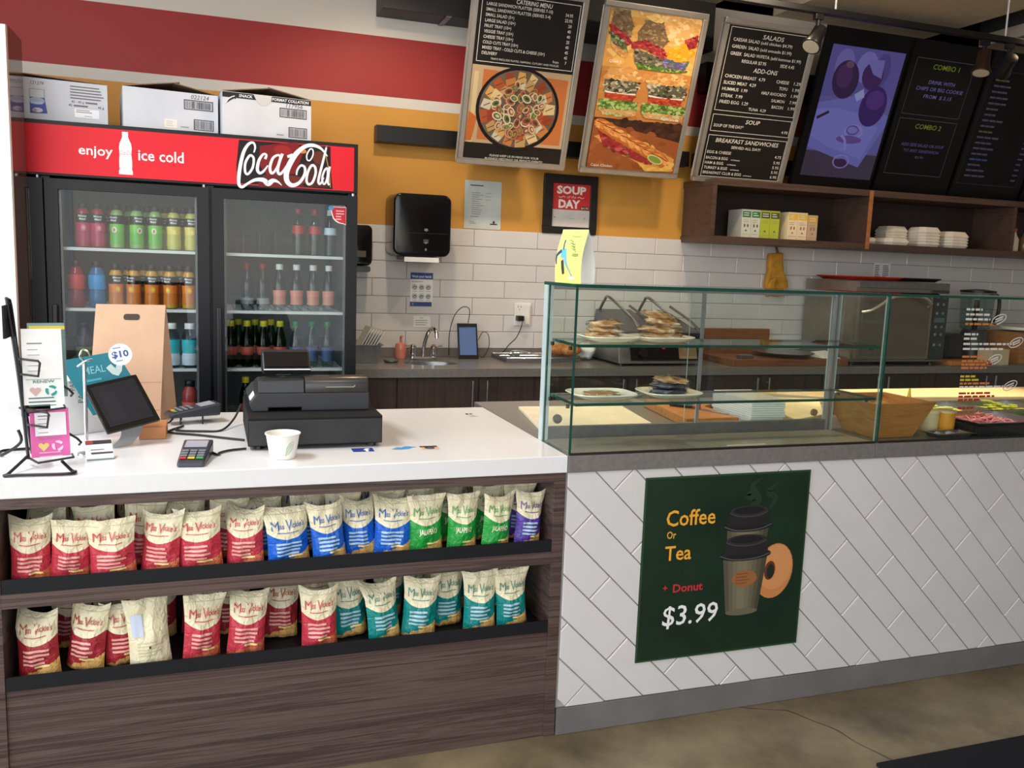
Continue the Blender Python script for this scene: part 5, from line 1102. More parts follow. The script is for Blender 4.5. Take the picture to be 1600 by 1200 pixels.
# platter picture
c.rect(.034, .122, .618, .534, (186, 160, 126)); c.poly([(.10, .14), (.60, .14), (.60, .50), (.10, .515)], (190, 112, 62)); c.rect(.05, .122, .075, .5, (206, 184, 140)); c.poly([(.034, .13), (.07, .13), (.09, .26), (.04, .29)], (190, 104, 50))
c.ell(.323, .318, .246, .226, (26, 26, 30), 40); c.ell(.323, .320, .228, .208, (110, 92, 74), 40)
rg = random.Random(12); WEDGE = [(206, 160, 92), (190, 122, 70), (170, 84, 50), (214, 190, 140), (200, 196, 170), (150, 66, 44), (184, 150, 100)]
for k in range(34):
    a = k * 2 * math.pi / 17 + .1; r = .186 if k % 2 else .150; cx, cy = .323 + r * math.cos(a), .320 + .92 * r * math.sin(a); col = WEDGE[k % 7]; s_ = rg.uniform(.032, .048)
    c.poly([(cx + s_ * math.cos(a + t) * rg.uniform(.8, 1.15), cy + s_ * math.sin(a + t) * rg.uniform(.8, 1.15)) for t in (0.6, 2.3, 3.9, 5.5)], col); c.stroke([(cx - s_ * .5, cy - s_ * .3), (cx + s_ * .5, cy + s_ * .2)], .005, (120, 60, 40), 2)
for k in range(64):
    a = rg.uniform(0, 6.28); r = .150 * math.sqrt(rg.random()); cx, cy = .323 + r * math.cos(a), .320 + .92 * r * math.sin(a); s_ = rg.uniform(.021, .031); an = rg.uniform(0, 3)
    c.ell(cx, cy, s_, s_ * .72, rg.choice(((214, 200, 170), (190, 150, 110), (176, 110, 84), (206, 190, 150))), 14, an); c.ell(cx, cy, s_ * .76, s_ * .5, rg.choice(((120, 70, 56), (90, 110, 66), (150, 84, 70))), 12, an); c.ell(cx + .003, cy, s_ * .42, s_ * .25, rg.choice(((196, 186, 150), (130, 140, 70), (70, 60, 40))), 10, an)
c.text('PLEASE KEEP US IN MIND FOR YOUR', .333, .054, .0115, MW, 'c', w=.296, shear=.15); c.text('BUSINESS MEETINGS OR PRIVATE EVENTS!', .333, .036, .0115, MW, 'c', w=.348, shear=.15); c.build('menu_print', t, GLOSSPRINT)
# sandwich photographs
t, c = menu(2.070, .648, 'silver-framed board with three sandwich photos')
rg = random.Random(21)
c.rect(.034, .605, .614, .912, (216, 164, 84)); c.rect(.034, .32, .614, .605, (196, 134, 74)); c.rect(.034, .034, .614, .32, (150, 84, 48))
def inside(P, x, y):
    k = False
    for i in range(len(P)):
        (x1, y1), (x2, y2) = P[i], P[i - 1]
        if (y1 > y) != (y2 > y) and x < (x2 - x1) * (y - y1) / (y2 - y1) + x1: k = not k
    return k
def paint(P, cols, n, r0, r1, flat=.5, ang=0, base=True):
    # a printed food texture: many small dabs of ink inside an outline
    st = c.step; c.step = 7e-6
    if base: c.poly(P, cols[0])
    us, vs = [p[0] for p in P], [p[1] for p in P]; got = 0
    for _ in range(n * 6):
        x, y = rg.uniform(min(us), max(us)), rg.uniform(min(vs), max(vs))
        if not inside(P, x, y): continue
        r = rg.uniform(r0, r1); a = ang + rg.uniform(-.5, .5); ca, sa = math.cos(a), math.sin(a); q = []
        for t_ in range(7): t2 = t_ * .8976; ex, ey = r * math.cos(t2) * rg.uniform(.7, 1.2), flat * r * math.sin(t2) * rg.uniform(.7, 1.2); q.append((min(.613, max(.035, x + ex * ca - ey * sa)), min(.911, max(.035, y + ex * sa + ey * ca))))
        c.poly(q, rg.choice(cols)); got += 1
        if got >= n: break
    c.step = st
BR = [(206, 152, 88), (220, 172, 108), (190, 130, 70), (228, 188, 128), (198, 142, 80)]; CRUMB = [(122, 98, 72), (140, 116, 86), (104, 82, 60), (156, 134, 102)]; BEET = [(150, 48, 50), (172, 64, 58), (120, 36, 44), (190, 90, 76)]
GR = [(90, 120, 52), (122, 150, 72), (66, 94, 42), (156, 176, 104)]; FILL = [(96, 90, 76), (60, 54, 46), (140, 130, 108), (170, 160, 134), (84, 96, 60)]; PURP = [(98, 78, 130), (150, 132, 178), (72, 92, 136), (120, 104, 150)]
paint([(.036, .607), (.612, .607), (.612, .910), (.036, .910)], [(214, 160, 84), (224, 174, 98), (206, 150, 74), (230, 186, 112)], 120, .02, .05)
paint([(.20, .905), (.60, .908), (.61, .77), (.46, .735), (.38, .86), (.25, .885)], [(222, 172, 108), (232, 190, 128), (212, 158, 92), (238, 204, 150)], 90, .012, .03, .5, -.3)
paint([(.055, .905), (.15, .905), (.19, .83), (.17, .75), (.05, .80)], CRUMB, 60, .008, .018); paint([(.05, .83), (.17, .77), (.20, .74), (.17, .72), (.05, .79)], BEET, 40, .008, .018, .4, -.5); paint([(.05, .79), (.16, .735), (.18, .685), (.07, .73)], FILL + GR, 50, .006, .016, .5, -.5); paint([(.07, .73), (.18, .68), (.17, .655), (.09, .69)], BR, 26, .008, .016, .5, -.5)
paint([(.22, .80), (.27, .875), (.37, .865), (.42, .77), (.37, .70), (.24, .72)], CRUMB + [(170, 140, 96)], 110, .007, .016); paint([(.24, .88), (.31, .905), (.39, .88), (.33, .86)], [(232, 196, 120), (240, 214, 150), (220, 176, 96)], 26, .008, .018)
paint([(.19, .745), (.28, .765), (.40, .725), (.44, .695), (.40, .672), (.28, .72), (.20, .715)], BEET, 70, .008, .018, .4, -.25); paint([(.43, .73), (.58, .785), (.60, .72), (.52, .665), (.43, .675)], [(228, 156, 40), (236, 178, 60), (214, 138, 34)], 40, .01, .022, .5, .3); paint([(.52, .79), (.605, .825), (.605, .765), (.56, .74)], BEET, 26, .008, .016)
paint([(.22, .715), (.40, .675), (.43, .635), (.32, .612), (.23, .645)], FILL, 90, .006, .018, .4, -.2); paint([(.41, .68), (.52, .665), (.58, .68), (.55, .635), (.42, .63)], PURP + GR[:1], 60, .006, .016, .5); paint([(.24, .64), (.46, .628), (.58, .625), (.50, .609), (.26, .609)], GR, 50, .006, .014)
paint([(.036, .324), (.612, .324), (.612, .603), (.036, .603)], [(190, 128, 68), (200, 140, 80), (178, 116, 60)], 70, .02, .05)
for (a, b) in ((.05, .295), (.325, .61)):
    w = b - a; paint([(a, .545), (a + w * .2, .60), (a + w * .8, .60), (b, .55), (b - w * .1, .52), (a + w * .1, .52)], BR, 70, .01, .026); paint([(a + w * .05, .535), (b - w * .05, .535), (b - w * .08, .468), (a + w * .1, .468)], FILL + [(196, 190, 166)], 80, .008, .02)
    c.stroke([(a + w * .1, .470), (a + w * .5, .458), (a + w * .9, .468)], [.008, .016, .008], (232, 226, 214), 4); paint([(a + w * .1, .462), (b - w * .1, .462), (b - w * .15, .42), (a + w * .15, .42)], [(176, 66, 44), (196, 90, 60), (150, 48, 36)], 40, .01, .02, .4); paint([(a - .005, .425), (b, .425), (b, .375), (a, .37)], GR + [(170, 190, 120)], 90, .007, .018, .6); paint([(a + .01, .372), (b, .375), (b - .02, .342), (a + .03, .342)], [(200, 154, 100), (180, 130, 80), (170, 186, 130), (212, 176, 128)], 40, .008, .018)
paint([(.036, .305), (.612, .22), (.612, .322), (.036, .322)], [(66, 42, 34), (78, 50, 38), (56, 36, 30)], 30, .02, .04); paint([(.036, .036), (.612, .036), (.612, .22), (.036, .305)], [(150, 84, 46), (162, 94, 52), (138, 74, 40)], 60, .02, .045)
paint([(.05, .215), (.46, .040), (.60, .045), (.60, .12), (.20, .27)], [(208, 152, 80), (220, 168, 96), (196, 138, 68)], 70, .012, .03, .4, -.4); paint([(.07, .25), (.12, .16), (.42, .075), (.50, .10), (.52, .14)], BEET + GR[:1], 70, .008, .018, .5, -.3)
for k in range(8):
    cu, cv_ = .115 + k * .055, .272 - k * .0225; c.ell(cu, cv_, .082, .036, (184, 104, 50), 16, -.42); paint([(cu - .075, cv_ + .028), (cu, cv_ + .032), (cu + .075, cv_ - .018), (cu + .05, cv_ - .034), (cu - .05, cv_ - .002)], [(222, 150, 84), (232, 170, 104), (206, 128, 66)], 14, .01, .022, .5, -.42); c.stroke([(cu - .06, cv_ + .030), (cu, cv_ + .014), (cu + .055, cv_ - .010)], .005, (112, 60, 32), 3)
c.ell(.47, .11, .055, .024, (196, 206, 130), 16, -.3); c.ell(.47, .11, .046, .018, (126, 146, 66), 16, -.3); paint([(.36, .085), (.52, .06), (.605, .10), (.59, .05), (.42, .037)], [(226, 182, 92), (212, 164, 76)], 24, .008, .018)
c.text('Quick 2', .07, .628, .014, (240, 236, 226), w=.075); c.text('Fatouslada', .576, .340, .014, (240, 236, 226), 'r', w=.115); c.text('Cajun Chicken', .058, .046, .014, (240, 236, 226), w=.14); c.build('menu_print', t, GLOSSPRINT)
# salads board
t, c = menu(2.830, .650, 'silver-framed salads, add-ons, soup and breakfast price board')
for v0, v1 in ((.430, .901), (.308, .408), (.034, .286)): c.frame(.050, v0, .616, v1, .003, MW)
T = lambda s, u, v, h, w, al='l', sh=0: c.text(s, u, v, h, MW, al, w=w, shear=sh, bold=.008)
T('SALADS', .345, .853, .024, .145, 'c', .15)
for s, w1, s2, w2, v in (('CAESAR SALAD', .18, '(add chicken $4.79)', .22, .825), ('GARDEN  SALAD', .185, '(add avocado $1.99)', .22, .787), ('GREEK  SALAD W/FETA', .27, '(add hummus $1.99)', .215, .748)): T(s, .078, v, .018, w1); T(s2, .088 + w1, v, .0165, w2)
T('REGULAR $7.95', .165, .711, .018, .17); T('SIDE 4.45', .435, .711, .018, .10); T('ADD-ONS', .342, .664, .025, .168, 'c', .15)
for a, w, b, w2, p, v in (('CHICKEN BREAST  4.79', .28, 'CHEESE', .09, '1.29', .621), ('SLICED MEAT  4.29', .225, 'TOFU', .06, '1.99', .584), ('HUMMUS  1.99', .175, 'HALF AVOCADO', .175, '1.99', .548), ('STEAK  7.99', .15, 'SALMON', .095, '7.99', .510), ('FRIED EGG  1.29', .20, 'BACON', .082, '1.99', .474)):
    T(a, .073, v, .018, w); T(b, .525, v, .0175, w2, 'r'); T(p, .610, v, .0175, .048, 'r')
T('TUNA  4.29', .283, .446, .017, .125); T('SOUP', .335, .366, .024, .10, 'c', .15); T("SOUP OF THE DAY*", .068, .335, .0175, .21); T('4.95', .602, .330, .016, .046, 'r')
T('BREAKFAST SANDWICHES', .330, .245, .024, .45, 'c', .15); T('SERVED ALL DAY!', .33, .212, .016, .21, 'c')
for s, w, s2, p, v in (('EGG & CHEESE', .17, 0, '4.75', .176), ('BACON & EGG', .155, .24, '5.95', .141), ('HAM & EGG', .13, .22, '5.95', .111), ('TURKEY & EGG', .165, .25, '5.95', .081), ('BREAKFAST CLUB & EGG', .275, .35, '6.95', .051)):
    T(s, .062, v, .0165, w); T(p, .600, v, .0165, .048, 'r')
    if s2: T('w/cheese', s2, v, .009, .065)
c.build('menu_print', t, GLOSSPRINT)
# digital screens
def screen(x0, w, label):
    t = thing('menu_screen', label, 'screen', (x0 + w / 2, BASEY, BASEZ), 0, 'digital menu screens'); fr = bfr(x0); mb = MB(); bbox(mb, fr, 0, w, .0, .985, -.04, 0); mb.build('bezel', M('screen_bezel', (13, 12, 14), .4, 0, .2), t, bevel=.004)
    mb = MB()
    for v in (.15, .72): bbox(mb, fr, w / 2 - .05, w / 2 + .05, v, v + .06, -.17, -.041)
    mb.build('wall_bracket', BLACK, t); return t, fr
t, c = screen(3.552, .625, 'digital screen showing a purple-lit photo of onions on a board')
o_ = .05
c.rect(o_, .09, .605, .885, (112, 104, 176)); c.rect(o_, .09, .605, .25, (78, 64, 86)); c.poly([(o_, .885), (.605, .885), (.605, .60), (.5, .66), (.3, .6), (o_, .58)], (104, 96, 172))
for u, v, ru, rv, col in ((.17, .775, .07, .095, (128, 118, 196)), (.34, .775, .08, .095, (138, 128, 206)), (.46, .77, .06, .1, (90, 78, 150))): c.ell(u, v, ru, rv, col)
c.poly([(o_, .54), (.30, .60), (.42, .64), (.44, .56), (.605, .50), (.605, .44), (.48, .165), (o_, .27)], (124, 122, 206)); c.poly([(o_, .50), (.2, .52), (.36, .50), (.55, .42), (.48, .22), (.2, .28), (o_, .34)], (136, 134, 220))
c.ell(.205, .69, .098, .115, (62, 36, 84), 24, .2); c.ell(.19, .71, .06, .07, (84, 50, 106), 18, .2); c.ell(.21, .78, .03, .02, (120, 84, 110)); c.ell(.40, .73, .08, .085, (72, 42, 104), 20, .5); c.poly([(.33, .82), (.46, .83), (.47, .72), (.40, .74)], (132, 122, 200)); c.ell(.465, .55, .102, .125, (66, 36, 112), 24, -.1); c.ell(.47, .59, .07, .06, (92, 54, 140), 18)
c.poly([(.30, .61), (.36, .65), (.38, .60), (.33, .57)], (170, 176, 236)); c.poly([(.06, .455), (.14, .50), (.15, .485), (.07, .44)], (60, 40, 60))
c.ring(.37, .385, .072, .045, .014, (160, 150, 226)); c.ring(.36, .395, .048, .03, .008, (96, 70, 150)); c.ell(.35, .335, .10, .025, (112, 84, 160)); c.stroke([(.28, .36), (.32, .33), (.34, .27)], .018, (156, 150, 226)); c.ring(.335, .195, .065, .045, .010, (160, 140, 210)); c.ell(.335, .185, .05, .028, (70, 40, 80))
c.build('screen_print', t, SCREEN)
t, c = screen(4.207, .62, 'digital screen listing combo 1 and combo 2')
GY = (86, 84, 92); YG = (128, 138, 36); LV = (118, 112, 176)
c.frame(.045, .532, .522, .878, .003, GY); c.frame(.045, .147, .524, .506, .003, GY)
S = lambda s, v, h, w, col, sh=.12: c.text(s, .295, v, h, col, 'c', w=w, shear=sh, bold=.008)
S('COMBO 1', .818, .030, .215, YG); S('DRINK WITH', .728, .022, .215, LV); S('CHIPS OR BIG COOKIE', .686, .022, .385, LV); S('FROM  $ 3.15', .640, .022, .23, LV); S('COMBO 2', .447, .030, .215, YG); S('ADD SIDE SALAD OR SOUP', .334, .019, .355, (96, 92, 140)); S('TO ANY SANDWICH', .296, .019, .295, (96, 92, 140)); S('$2.95', .258, .014, .065, (96, 92, 130)); c.build('screen_print', t, SCREEN)
for x0, lb, sd in ((4.857, 'dim digital screen with a long price list right of the combo screen', 3), (5.512, 'digital screen at the right edge of the picture', 4)):
    t, c = screen(x0, .62, lb); c.frame(-.02 + .05, .12, .57, .865, .0025, (54, 54, 62)); rg = random.Random(sd)
    for k in range(18):
        v = .80 - k * .037; w = rg.uniform(.10, .2); col = (78, 74, 96) if k not in (0, 9, 14) else (84, 88, 44) if k != 14 else (60, 72, 120)
        for q in range(3): c.d = .0012; c.rect(.075 + q * w / 3, v, .075 + q * w / 3 + w / 3.4, v + .012, col)
        if k > 1: c.rect(.50, v - .01, .545, v + .001, (70, 66, 100))
    c.build('screen_print', t, SCREEN)
# ---------------------------------------------------------------- open wall shelf
sh = thing('wall_shelf', 'dark brown open wall shelf of box bays under the screens', 'shelf', (4.6, 2.5, 1.67))
Y0, Y1 = 2.335, 2.698
MB().box(2.915, 6.4, Y0, Y1, 1.672, 1.712).build('bottom_board', SHELFWOOD, sh, bevel=.001); MB().box(2.915, 6.4, Y0, Y1, 2.018, 2.058).build('top_board', SHELFWOOD, sh, bevel=.001)
MB().box(2.94, 6.4, 2.684, Y1, 1.7125, 2.0175).build('back_board', M('shelf_back_dark', (54, 42, 38), .6), sh)
LIGHTEDGE = wood('orange_wood_edge', [(.3, (150, 92, 50)), (.7, (182, 120, 70))], (4, 20, 20))
for x in (2.915, 4.095, 5.355): MB().box(x, x + .03, Y0 + .001, 2.6835, 1.7125, 2.0175).build('divider', SHELFWOOD, sh, bevel=.001)
MB().box(4.094, 4.126, Y0 - .001, Y0 + .0008, 1.675, 2.055).build('light_edging', LIGHTEDGE, sh, label='orange wood edging strip')
MB().box(4.12, 4.13, Y0 + .02, Y0 + .03, 1.72, 1.73).build('shelf_pin', STEEL, sh)
tb_ = [('green', 3.205, 3.272), ('green', 3.275, 3.342), ('lime', 3.345, 3.415), ('lime', 3.418, 3.488), ('yellow', 3.555, 3.628), ('yellow', 3.631, 3.704), ('tan', 3.710, 3.785)]
for k, (kind, a, b) in enumerate(tb_):
    z1 = 1.892 - (.012 if k == 6 else 0); t = thing('tea_carton', {'green': 'white tea carton with a dark green band, %s of two', 'lime': 'lime green tea carton with a dark band, %s of two', 'yellow': 'cream tea carton with a yellow band, %s of two', 'tan': 'tan tea carton with a yellow band at the right end of the row%.0s'}[kind] % ('left', 'right', 'left', 'right', 'left', 'right', '')[k] + (' on the wall shelf' if kind != 'tan' else ''), 'carton', ((a + b) / 2, 2.5, 1.7125), 0, 'tea cartons on the wall shelf')
    col = {'green': (206, 206, 196), 'lime': (176, 188, 52), 'yellow': (232, 214, 180), 'tan': (196, 166, 138)}[kind]
    MB().box(a, b, 2.44, 2.60, 1.7126, z1).build('carton_body', M('tea_' + kind, col, .6), t, bevel=.0015)
    c = Canvas((0, 2.44, 0)); bc = {'green': (44, 116, 74), 'lime': (70, 80, 60), 'yellow': (226, 186, 56), 'tan': (206, 166, 56)}[kind]; m_ = (a + b) / 2
    c.rect(a + .003, z1 - .05, b - .003, z1 - .012, bc); c.lines(a + .012, b - .012, z1 - .026, 2, .014, .006, (206, 206, 190), k); c.lines(a + .01, b - .01, z1 - .068, 2, .012, .003, (150, 150, 130), k + 3)
    ic = (90, 96, 84) if kind in ('green', 'lime') else (160, 110, 90)
    if kind != 'lime': c.ell(m_ - .012, 1.79, .006, .011, ic); c.ell(m_ + .012, 1.79, .006, .011, ic)
    c.poly([(m_ - .010, 1.755), (m_ + .010, 1.755), (m_, 1.768)], ic); c.rect(a + .006, 1.735, b - .006, 1.738, (170, 170, 150)); c.build('carton_print', t)
def clam(x, y, z, n, label, w=.19, hh=.030):
    t = thing('foam_box', label, 'foam box', (x, y, z), 0, 'foam takeaway boxes on the wall shelf'); q = lambda s, zz: [(x + sx * w / 2 * s, y + sy * .09 * s, zz) for sx, sy in ((-.62, -1), (.62, -1), (1, -.6), (1, .6), (.62, 1), (-.62, 1), (-1, .6), (-1, -.6))]
    for k in range(n):
        zz = z + k * .020; last = k == n - 1
        MB().add(q(.86, zz) + q(1, zz + .020) + q(1, zz + .026) + q(.78, zz + (.026 + (hh if last else .002))), [tuple(range(7, -1, -1))] + [(i + 8 * r, (i + 1) % 8 + 8 * r, (i + 1) % 8 + 8 * r + 8, i + 8 * r + 8) for r in range(3) for i in range(8)] + [tuple(range(24, 32))]).build('box_shell', FOAM, t, bevel=.003)
    return t
clam(4.25, 2.56, 1.7125, 1, 'single low white foam box at the left of the foam boxes', .20, .022); clam(4.40, 2.44, 1.7125, 1, 'single white foam box lying in front of the stacks', .22, .022)
clam(4.52, 2.58, 1.7125, 5, 'back left stack of white foam boxes', .19); clam(4.72, 2.49, 1.7125, 5, 'middle tall stack of white foam boxes', .20); clam(4.965, 2.49, 1.7125, 4, 'right stack of white foam boxes', .22)
for i, (x, col, cp, lb) in enumerate(((5.47, (206, 196, 186), (186, 60, 44), 'clear spice bottle with a red cap at the end of the wall shelf'), (5.58, (110, 84, 60), (60, 40, 34), 'brown spice bottle beside the red-capped one'))):
    t = thing('spice_bottle', lb, 'bottle', (x, 2.42, 1.7125)); MB().lathe([(.035, 1.7126), (.038, 1.72), (.038, 1.80), (.02, 1.83), (.016, 1.85)], (x, 2.42, 0), 16).build('bottle_body', M('spice_%d' % i, col, .2), t, smooth=True); MB().lathe([(.02, 1.8505), (.02, 1.875)], (x, 2.42, 0), 14).build('cap', M('spicecap_%d' % i, cp, .4), t)
# ---------------------------------------------------------------- dispensers, notices, mitt
pt = thing('towel_dispenser', 'large black paper towel dispenser on the wall above the sink', 'dispenser', (1.14, 2.57, 1.51))
def rbox(x0, x1, z0, z1, y0, y1, r, tap=0.0):
    P = []
    for cx, cz, a0 in ((x1 - r, z1 - r, 0), (x0 + r, z1 - r, 90), (x0 + r, z0 + r, 180), (x1 - r, z0 + r, 270)):
        for k in range(6): a = math.radians(a0 + k * 18); P.append((cx + r * math.cos(a), cz + r * math.sin(a)))
    mx, mz = (x0 + x1) / 2, (z0 + z1) / 2
    return MB().hexa([(mx + (x - mx) * (1 - tap), y0, mz + (z - mz) * (1 - tap)) for x, z in P], [(x, y1, z) for x, z in P])
rbox(.965, 1.305, 1.512, 1.868, 2.462, 2.689, .045, .03).build('housing', BLACKGLOSS, pt, bevel=.012, smooth=True, seg=3)
MB().box(1.03, 1.24, 2.475, 2.66, 1.495, 1.5115).build('paper_slot', BLACK, pt); MB().hexa([(1.035, 2.50, 1.488), (1.235, 2.50, 1.488), (1.235, 2.515, 1.488), (1.035, 2.515, 1.488)], [(1.035, 2.50, 1.5108), (1.235, 2.50, 1.5108), (1.235, 2.515, 1.5108), (1.035, 2.515, 1.5108)]).build('paper_towel', PAPER, pt) if False else MB().box(1.035, 1.235, 2.47, 2.4745, 1.484, 1.511).build('paper_towel', PAPER, pt)
c = Canvas((0, 2.462, 0)); c.ell(1.155, 1.665, .012, .008, (120, 120, 124)); c.rect(1.14, 1.590, 1.17, 1.612, (70, 70, 74)); c.poly([(1.147, 1.595), (1.163, 1.595), (1.155, 1.585)], (150, 150, 154)); c.ell(1.155, 1.555, .006, .008, (120, 120, 124)); c.rect(1.03, 1.645, 1.28, 1.6465, (50, 50, 54)); c.build('markings', pt)
sd = thing('soap_dispenser', 'black wall soap dispenser half hidden by the drinks cooler', 'dispenser', (.79, 2.6, 1.42)); rbox(.715, .868, 1.45, 1.682, 2.54, 2.689, .03, .03).build('housing', BLACKGLOSS, sd, bevel=.010, smooth=True); rbox(.725, .858, 1.418, 1.4495, 2.545, 2.689, .012).build('push_bar', M('soap_push', (46, 46, 50), .25), sd, bevel=.003); c = Canvas((0, 2.54, 0)); c.rect(.765, 1.50, .83, 1.535, (90, 84, 74)); c.build('window_label', sd)
def notice(nm, x0, x1, z0, z1, mat, label, draw, y=2.685, cat='notice'):
    t = thing(nm, label, cat, ((x0 + x1) / 2, y, z0)); MB().box(x0, x1, y - .0012, y, z0, z1).build('sheet', mat, t); c = Canvas((0, y - .0012, 0)); draw(c); c.build('print', t); return t
NB = (54, 78, 140); IK = (80, 80, 84)
def d_wash(c):
    c.rect(1.119, 1.382, 1.256, 1.421, NB); c.text('Wash your hands', 1.187, 1.392, .014, (226, 230, 240), 'c', w=.118, bold=.02); c.rect(1.119, 1.222, 1.252, 1.248, NB); c.ell(1.135, 1.235, .006, .006, (140, 150, 180)); c.lines(1.125, 1.235, 1.366, 1, .01, .004, (190, 150, 160))
    for i in range(3):
        for j in range(2): u, v = 1.146 + i * .041, 1.335 - j * .054; c.ell(u, v, .0165, .0165, (150, 152, 158)); c.ell(u, v, .014, .014, (212, 212, 214)); c.stroke([(u - .010, v - .005), (u, v + .006), (u + .010, v - .002)], .006, IK, 3); c.stroke([(u - .006, v - .009), (u + .008, v - .007)], .004, IK, 2); c.rect(u - .014, v - .026, u + .014, v - .023, (170, 170, 174))
notice('handwash_notice', 1.119, 1.256, 1.222, 1.421, PAPER, 'hand washing instruction sheet with blue bands on the tiles above the sink', d_wash)
def d_small(c): c.text('Note', 1.194, 1.150, .007, IK, 'c', w=.02); c.lines(1.155, 1.235, 1.136, 3, .013, .003, (120, 120, 124), 6)
notice('small_notice', 1.141, 1.247, 1.098, 1.163, PAPER, 'small white note on the tiles just above the faucet', d_small)
def d_cert(c): c.lines(1.475, 1.60, 1.947, 1, .01, .006, (60, 60, 64)); c.lines(1.485, 1.56, 1.905, 11, .0125, .0035, (130, 134, 136), 8); c.lines(1.57, 1.62, 1.905, 3, .02, .0035, (150, 150, 150), 9); c.lines(1.48, 1.56, 1.765, 1, .01, .003, (110, 110, 110)); c.lines(1.475, 1.52, 1.735, 2, .01, .003, (130, 130, 130)); c.rect(1.605, 1.722, 1.65, 1.729, (40, 40, 42)); c.ell(1.628, 1.737, .008, .008, (60, 60, 62))
CE = M('laminated_sheet', (196, 204, 200), .15, 0, .6); notice('certificate', 1.441, 1.672, 1.694, 1.979, CE, 'laminated certificate sheet on the yellow wall beside the towel dispenser', d_cert, 2.698)
sf = thing('soup_sign', 'black-framed red and white soup of the day sign', 'sign', (2.12, 2.69, 1.70))
MB().box(1.943, 2.300, 2.676, 2.6985, 1.690, 1.733).box(1.943, 2.300, 2.676, 2.6985, 1.996, 2.050).box(1.943, 2.0, 2.676, 2.6985, 1.733, 1.996).box(2.254, 2.300, 2.676, 2.6985, 1.733, 1.996).build('frame', M('sign_frame_black', (26, 22, 22), .4), sf, bevel=.002)
MB().box(2.0, 2.254, 2.688, 2.6984, 1.733, 1.996).build('sheet', M('sign_white', (206, 202, 198), .4), sf); c = Canvas((0, 2.688, 0)); c.rect(2.0, 1.838, 2.254, 1.996, (200, 48, 48)); c.text('SOUP', 2.127, 1.936, .044, (240, 226, 220), 'c', w=.196, bold=.045); c.text('of the', 2.127, 1.909, .016, (240, 210, 200), 'c', w=.06, shear=.3); c.text('DAY', 2.115, 1.850, .047, (240, 226, 220), 'c', w=.145, bold=.045)
for s_ in (-1, 1): c.stroke([(2.127 + s_ * .04, 1.913), (2.127 + s_ * .055, 1.919), (2.127 + s_ * .07, 1.911), (2.127 + s_ * .085, 1.916)], .004, (240, 210, 200), 3)
c.rect(2.192, 1.842, 2.248, 1.862, (60, 40, 40)); c.text('$4.95', 2.22, 1.846, .012, (240, 236, 230), 'c', w=.048)
for x in (2.02, 2.22): c.ell(x, 1.79, .004, .004, (120, 116, 112))
c.lines(2.12, 2.17, 1.785, 1, .01, .002, (150, 146, 142)); c.build('sign_print', sf)
def d_list(c):
    for i in range(2): c.lines(4.50 + i * .07, 4.555 + i * .07, 1.572, 7, .013, .006, (110, 104, 98), 4 + i)
notice('price_notice', 4.49, 4.64, 1.48, 1.595, PAPER, 'small printed list taped to the tiles above the oven', d_list)
mt = thing('oven_mitt', 'yellow padded oven mitt hanging on the tiles below the wall shelf', 'oven mitt', (3.65, 2.64, 1.36)); GOLD = M('mitt_cloth', (196, 144, 56), .9, 0, .1, .25, 20, .4)
P = [(3.575, 1.625), (3.68, 1.635), (3.682, 1.58), (3.70, 1.50), (3.735, 1.44), (3.745, 1.38), (3.72, 1.345), (3.66, 1.335), (3.60, 1.345), (3.565, 1.37), (3.56, 1.42), (3.575, 1.50)]
MB().prism([(x, 2.63, z) for x, z in P], (0, .045, 0)).build('mitt_body', GOLD, mt, bevel=.014, smooth=True, seg=3); MB().prism([(x, 2.60, z) for x, z in ((3.58, 1.45), (3.62, 1.47), (3.60, 1.36), (3.56, 1.33), (3.54, 1.37))], (0, .028, 0)).build('thumb', GOLD, mt, bevel=.010, smooth=True, seg=3)
MB().tube([(3.64, 2.65, 1.63), (3.632, 2.66, 1.67), (3.634, 2.672, 1.70), (3.642, 2.66, 1.67), (3.65, 2.65, 1.632)], .004, 6, 3).build('hanging_loop', M('loop_brown', (110, 74, 40), .8), mt); tag(MB().lathe([(.006, 0), (.006, .03), (.010, .033)], (3.637, 2.686, 1.706), 10, axis='y').build('hook', DULLSTEEL, origin=(3.637, 2.686, 1.706)), 'small metal hook holding the yellow oven mitt', 'hook')
# ---------------------------------------------------------------- ceiling track with spotlights
tk = thing('lighting_track', 'black lighting track hung from the ceiling on white rods', 'track', (3.5, 1.5, 2.83)); MB().box(1.5, 6.2, 1.482, 1.518, 2.815, 2.845).build('track_bar', BLACK, tk, bevel=.002)
for x in (2.35, 3.05, 4.2, 5.6): MB().tube([(x, 1.5, 2.846), (x, 1.5, 3.159)], .005, 8).build('hanging_rod', WHITE, tk)
def trackspot(x, label, ax, ay, az, mat):
    t = thing('spotlight', label, 'spotlight', (x, 1.5, 2.75), 0, 'spotlights on the track'); MB().box(x - .025, x + .025, 1.485, 1.515, 2.785, 2.8145).build('adapter', BLACK, t, bevel=.003); MB().tube([(x, 1.5, 2.785), (x, 1.5, 2.735)], .011, 8).build('stem', BLACK, t, smooth=True)
    d = Vector((ax, ay, az)).normalized(); p = Vector((x, 1.5, 2.71)); q = [p - d * .05, p - d * .045, p + d * .02, p + d * .075, p + d * .08]; MB().tube(q, [.02, .034, .036, .052, .050], 18).build('lamp_housing', mat, t, smooth=True); MB().tube([p + d * .0803, p + d * .0815], [.043, .042], 18).build('lamp_lens', M('lamp_lens', (196, 186, 166), .2, 0, .5, .02, 5), t)
trackspot(2.95, 'black spotlight on the ceiling track in front of the onion screen', -.55, -.2, -.8, BLACK); trackspot(4.06, 'brownish spotlight on the track in front of the combo screen', -.25, -.15, -1, M('bronze_metal', (70, 50, 40), .3, .6)); trackspot(4.24, 'dark spotlight turned away beside the brownish one', .3, .8, -.5, BLACK)
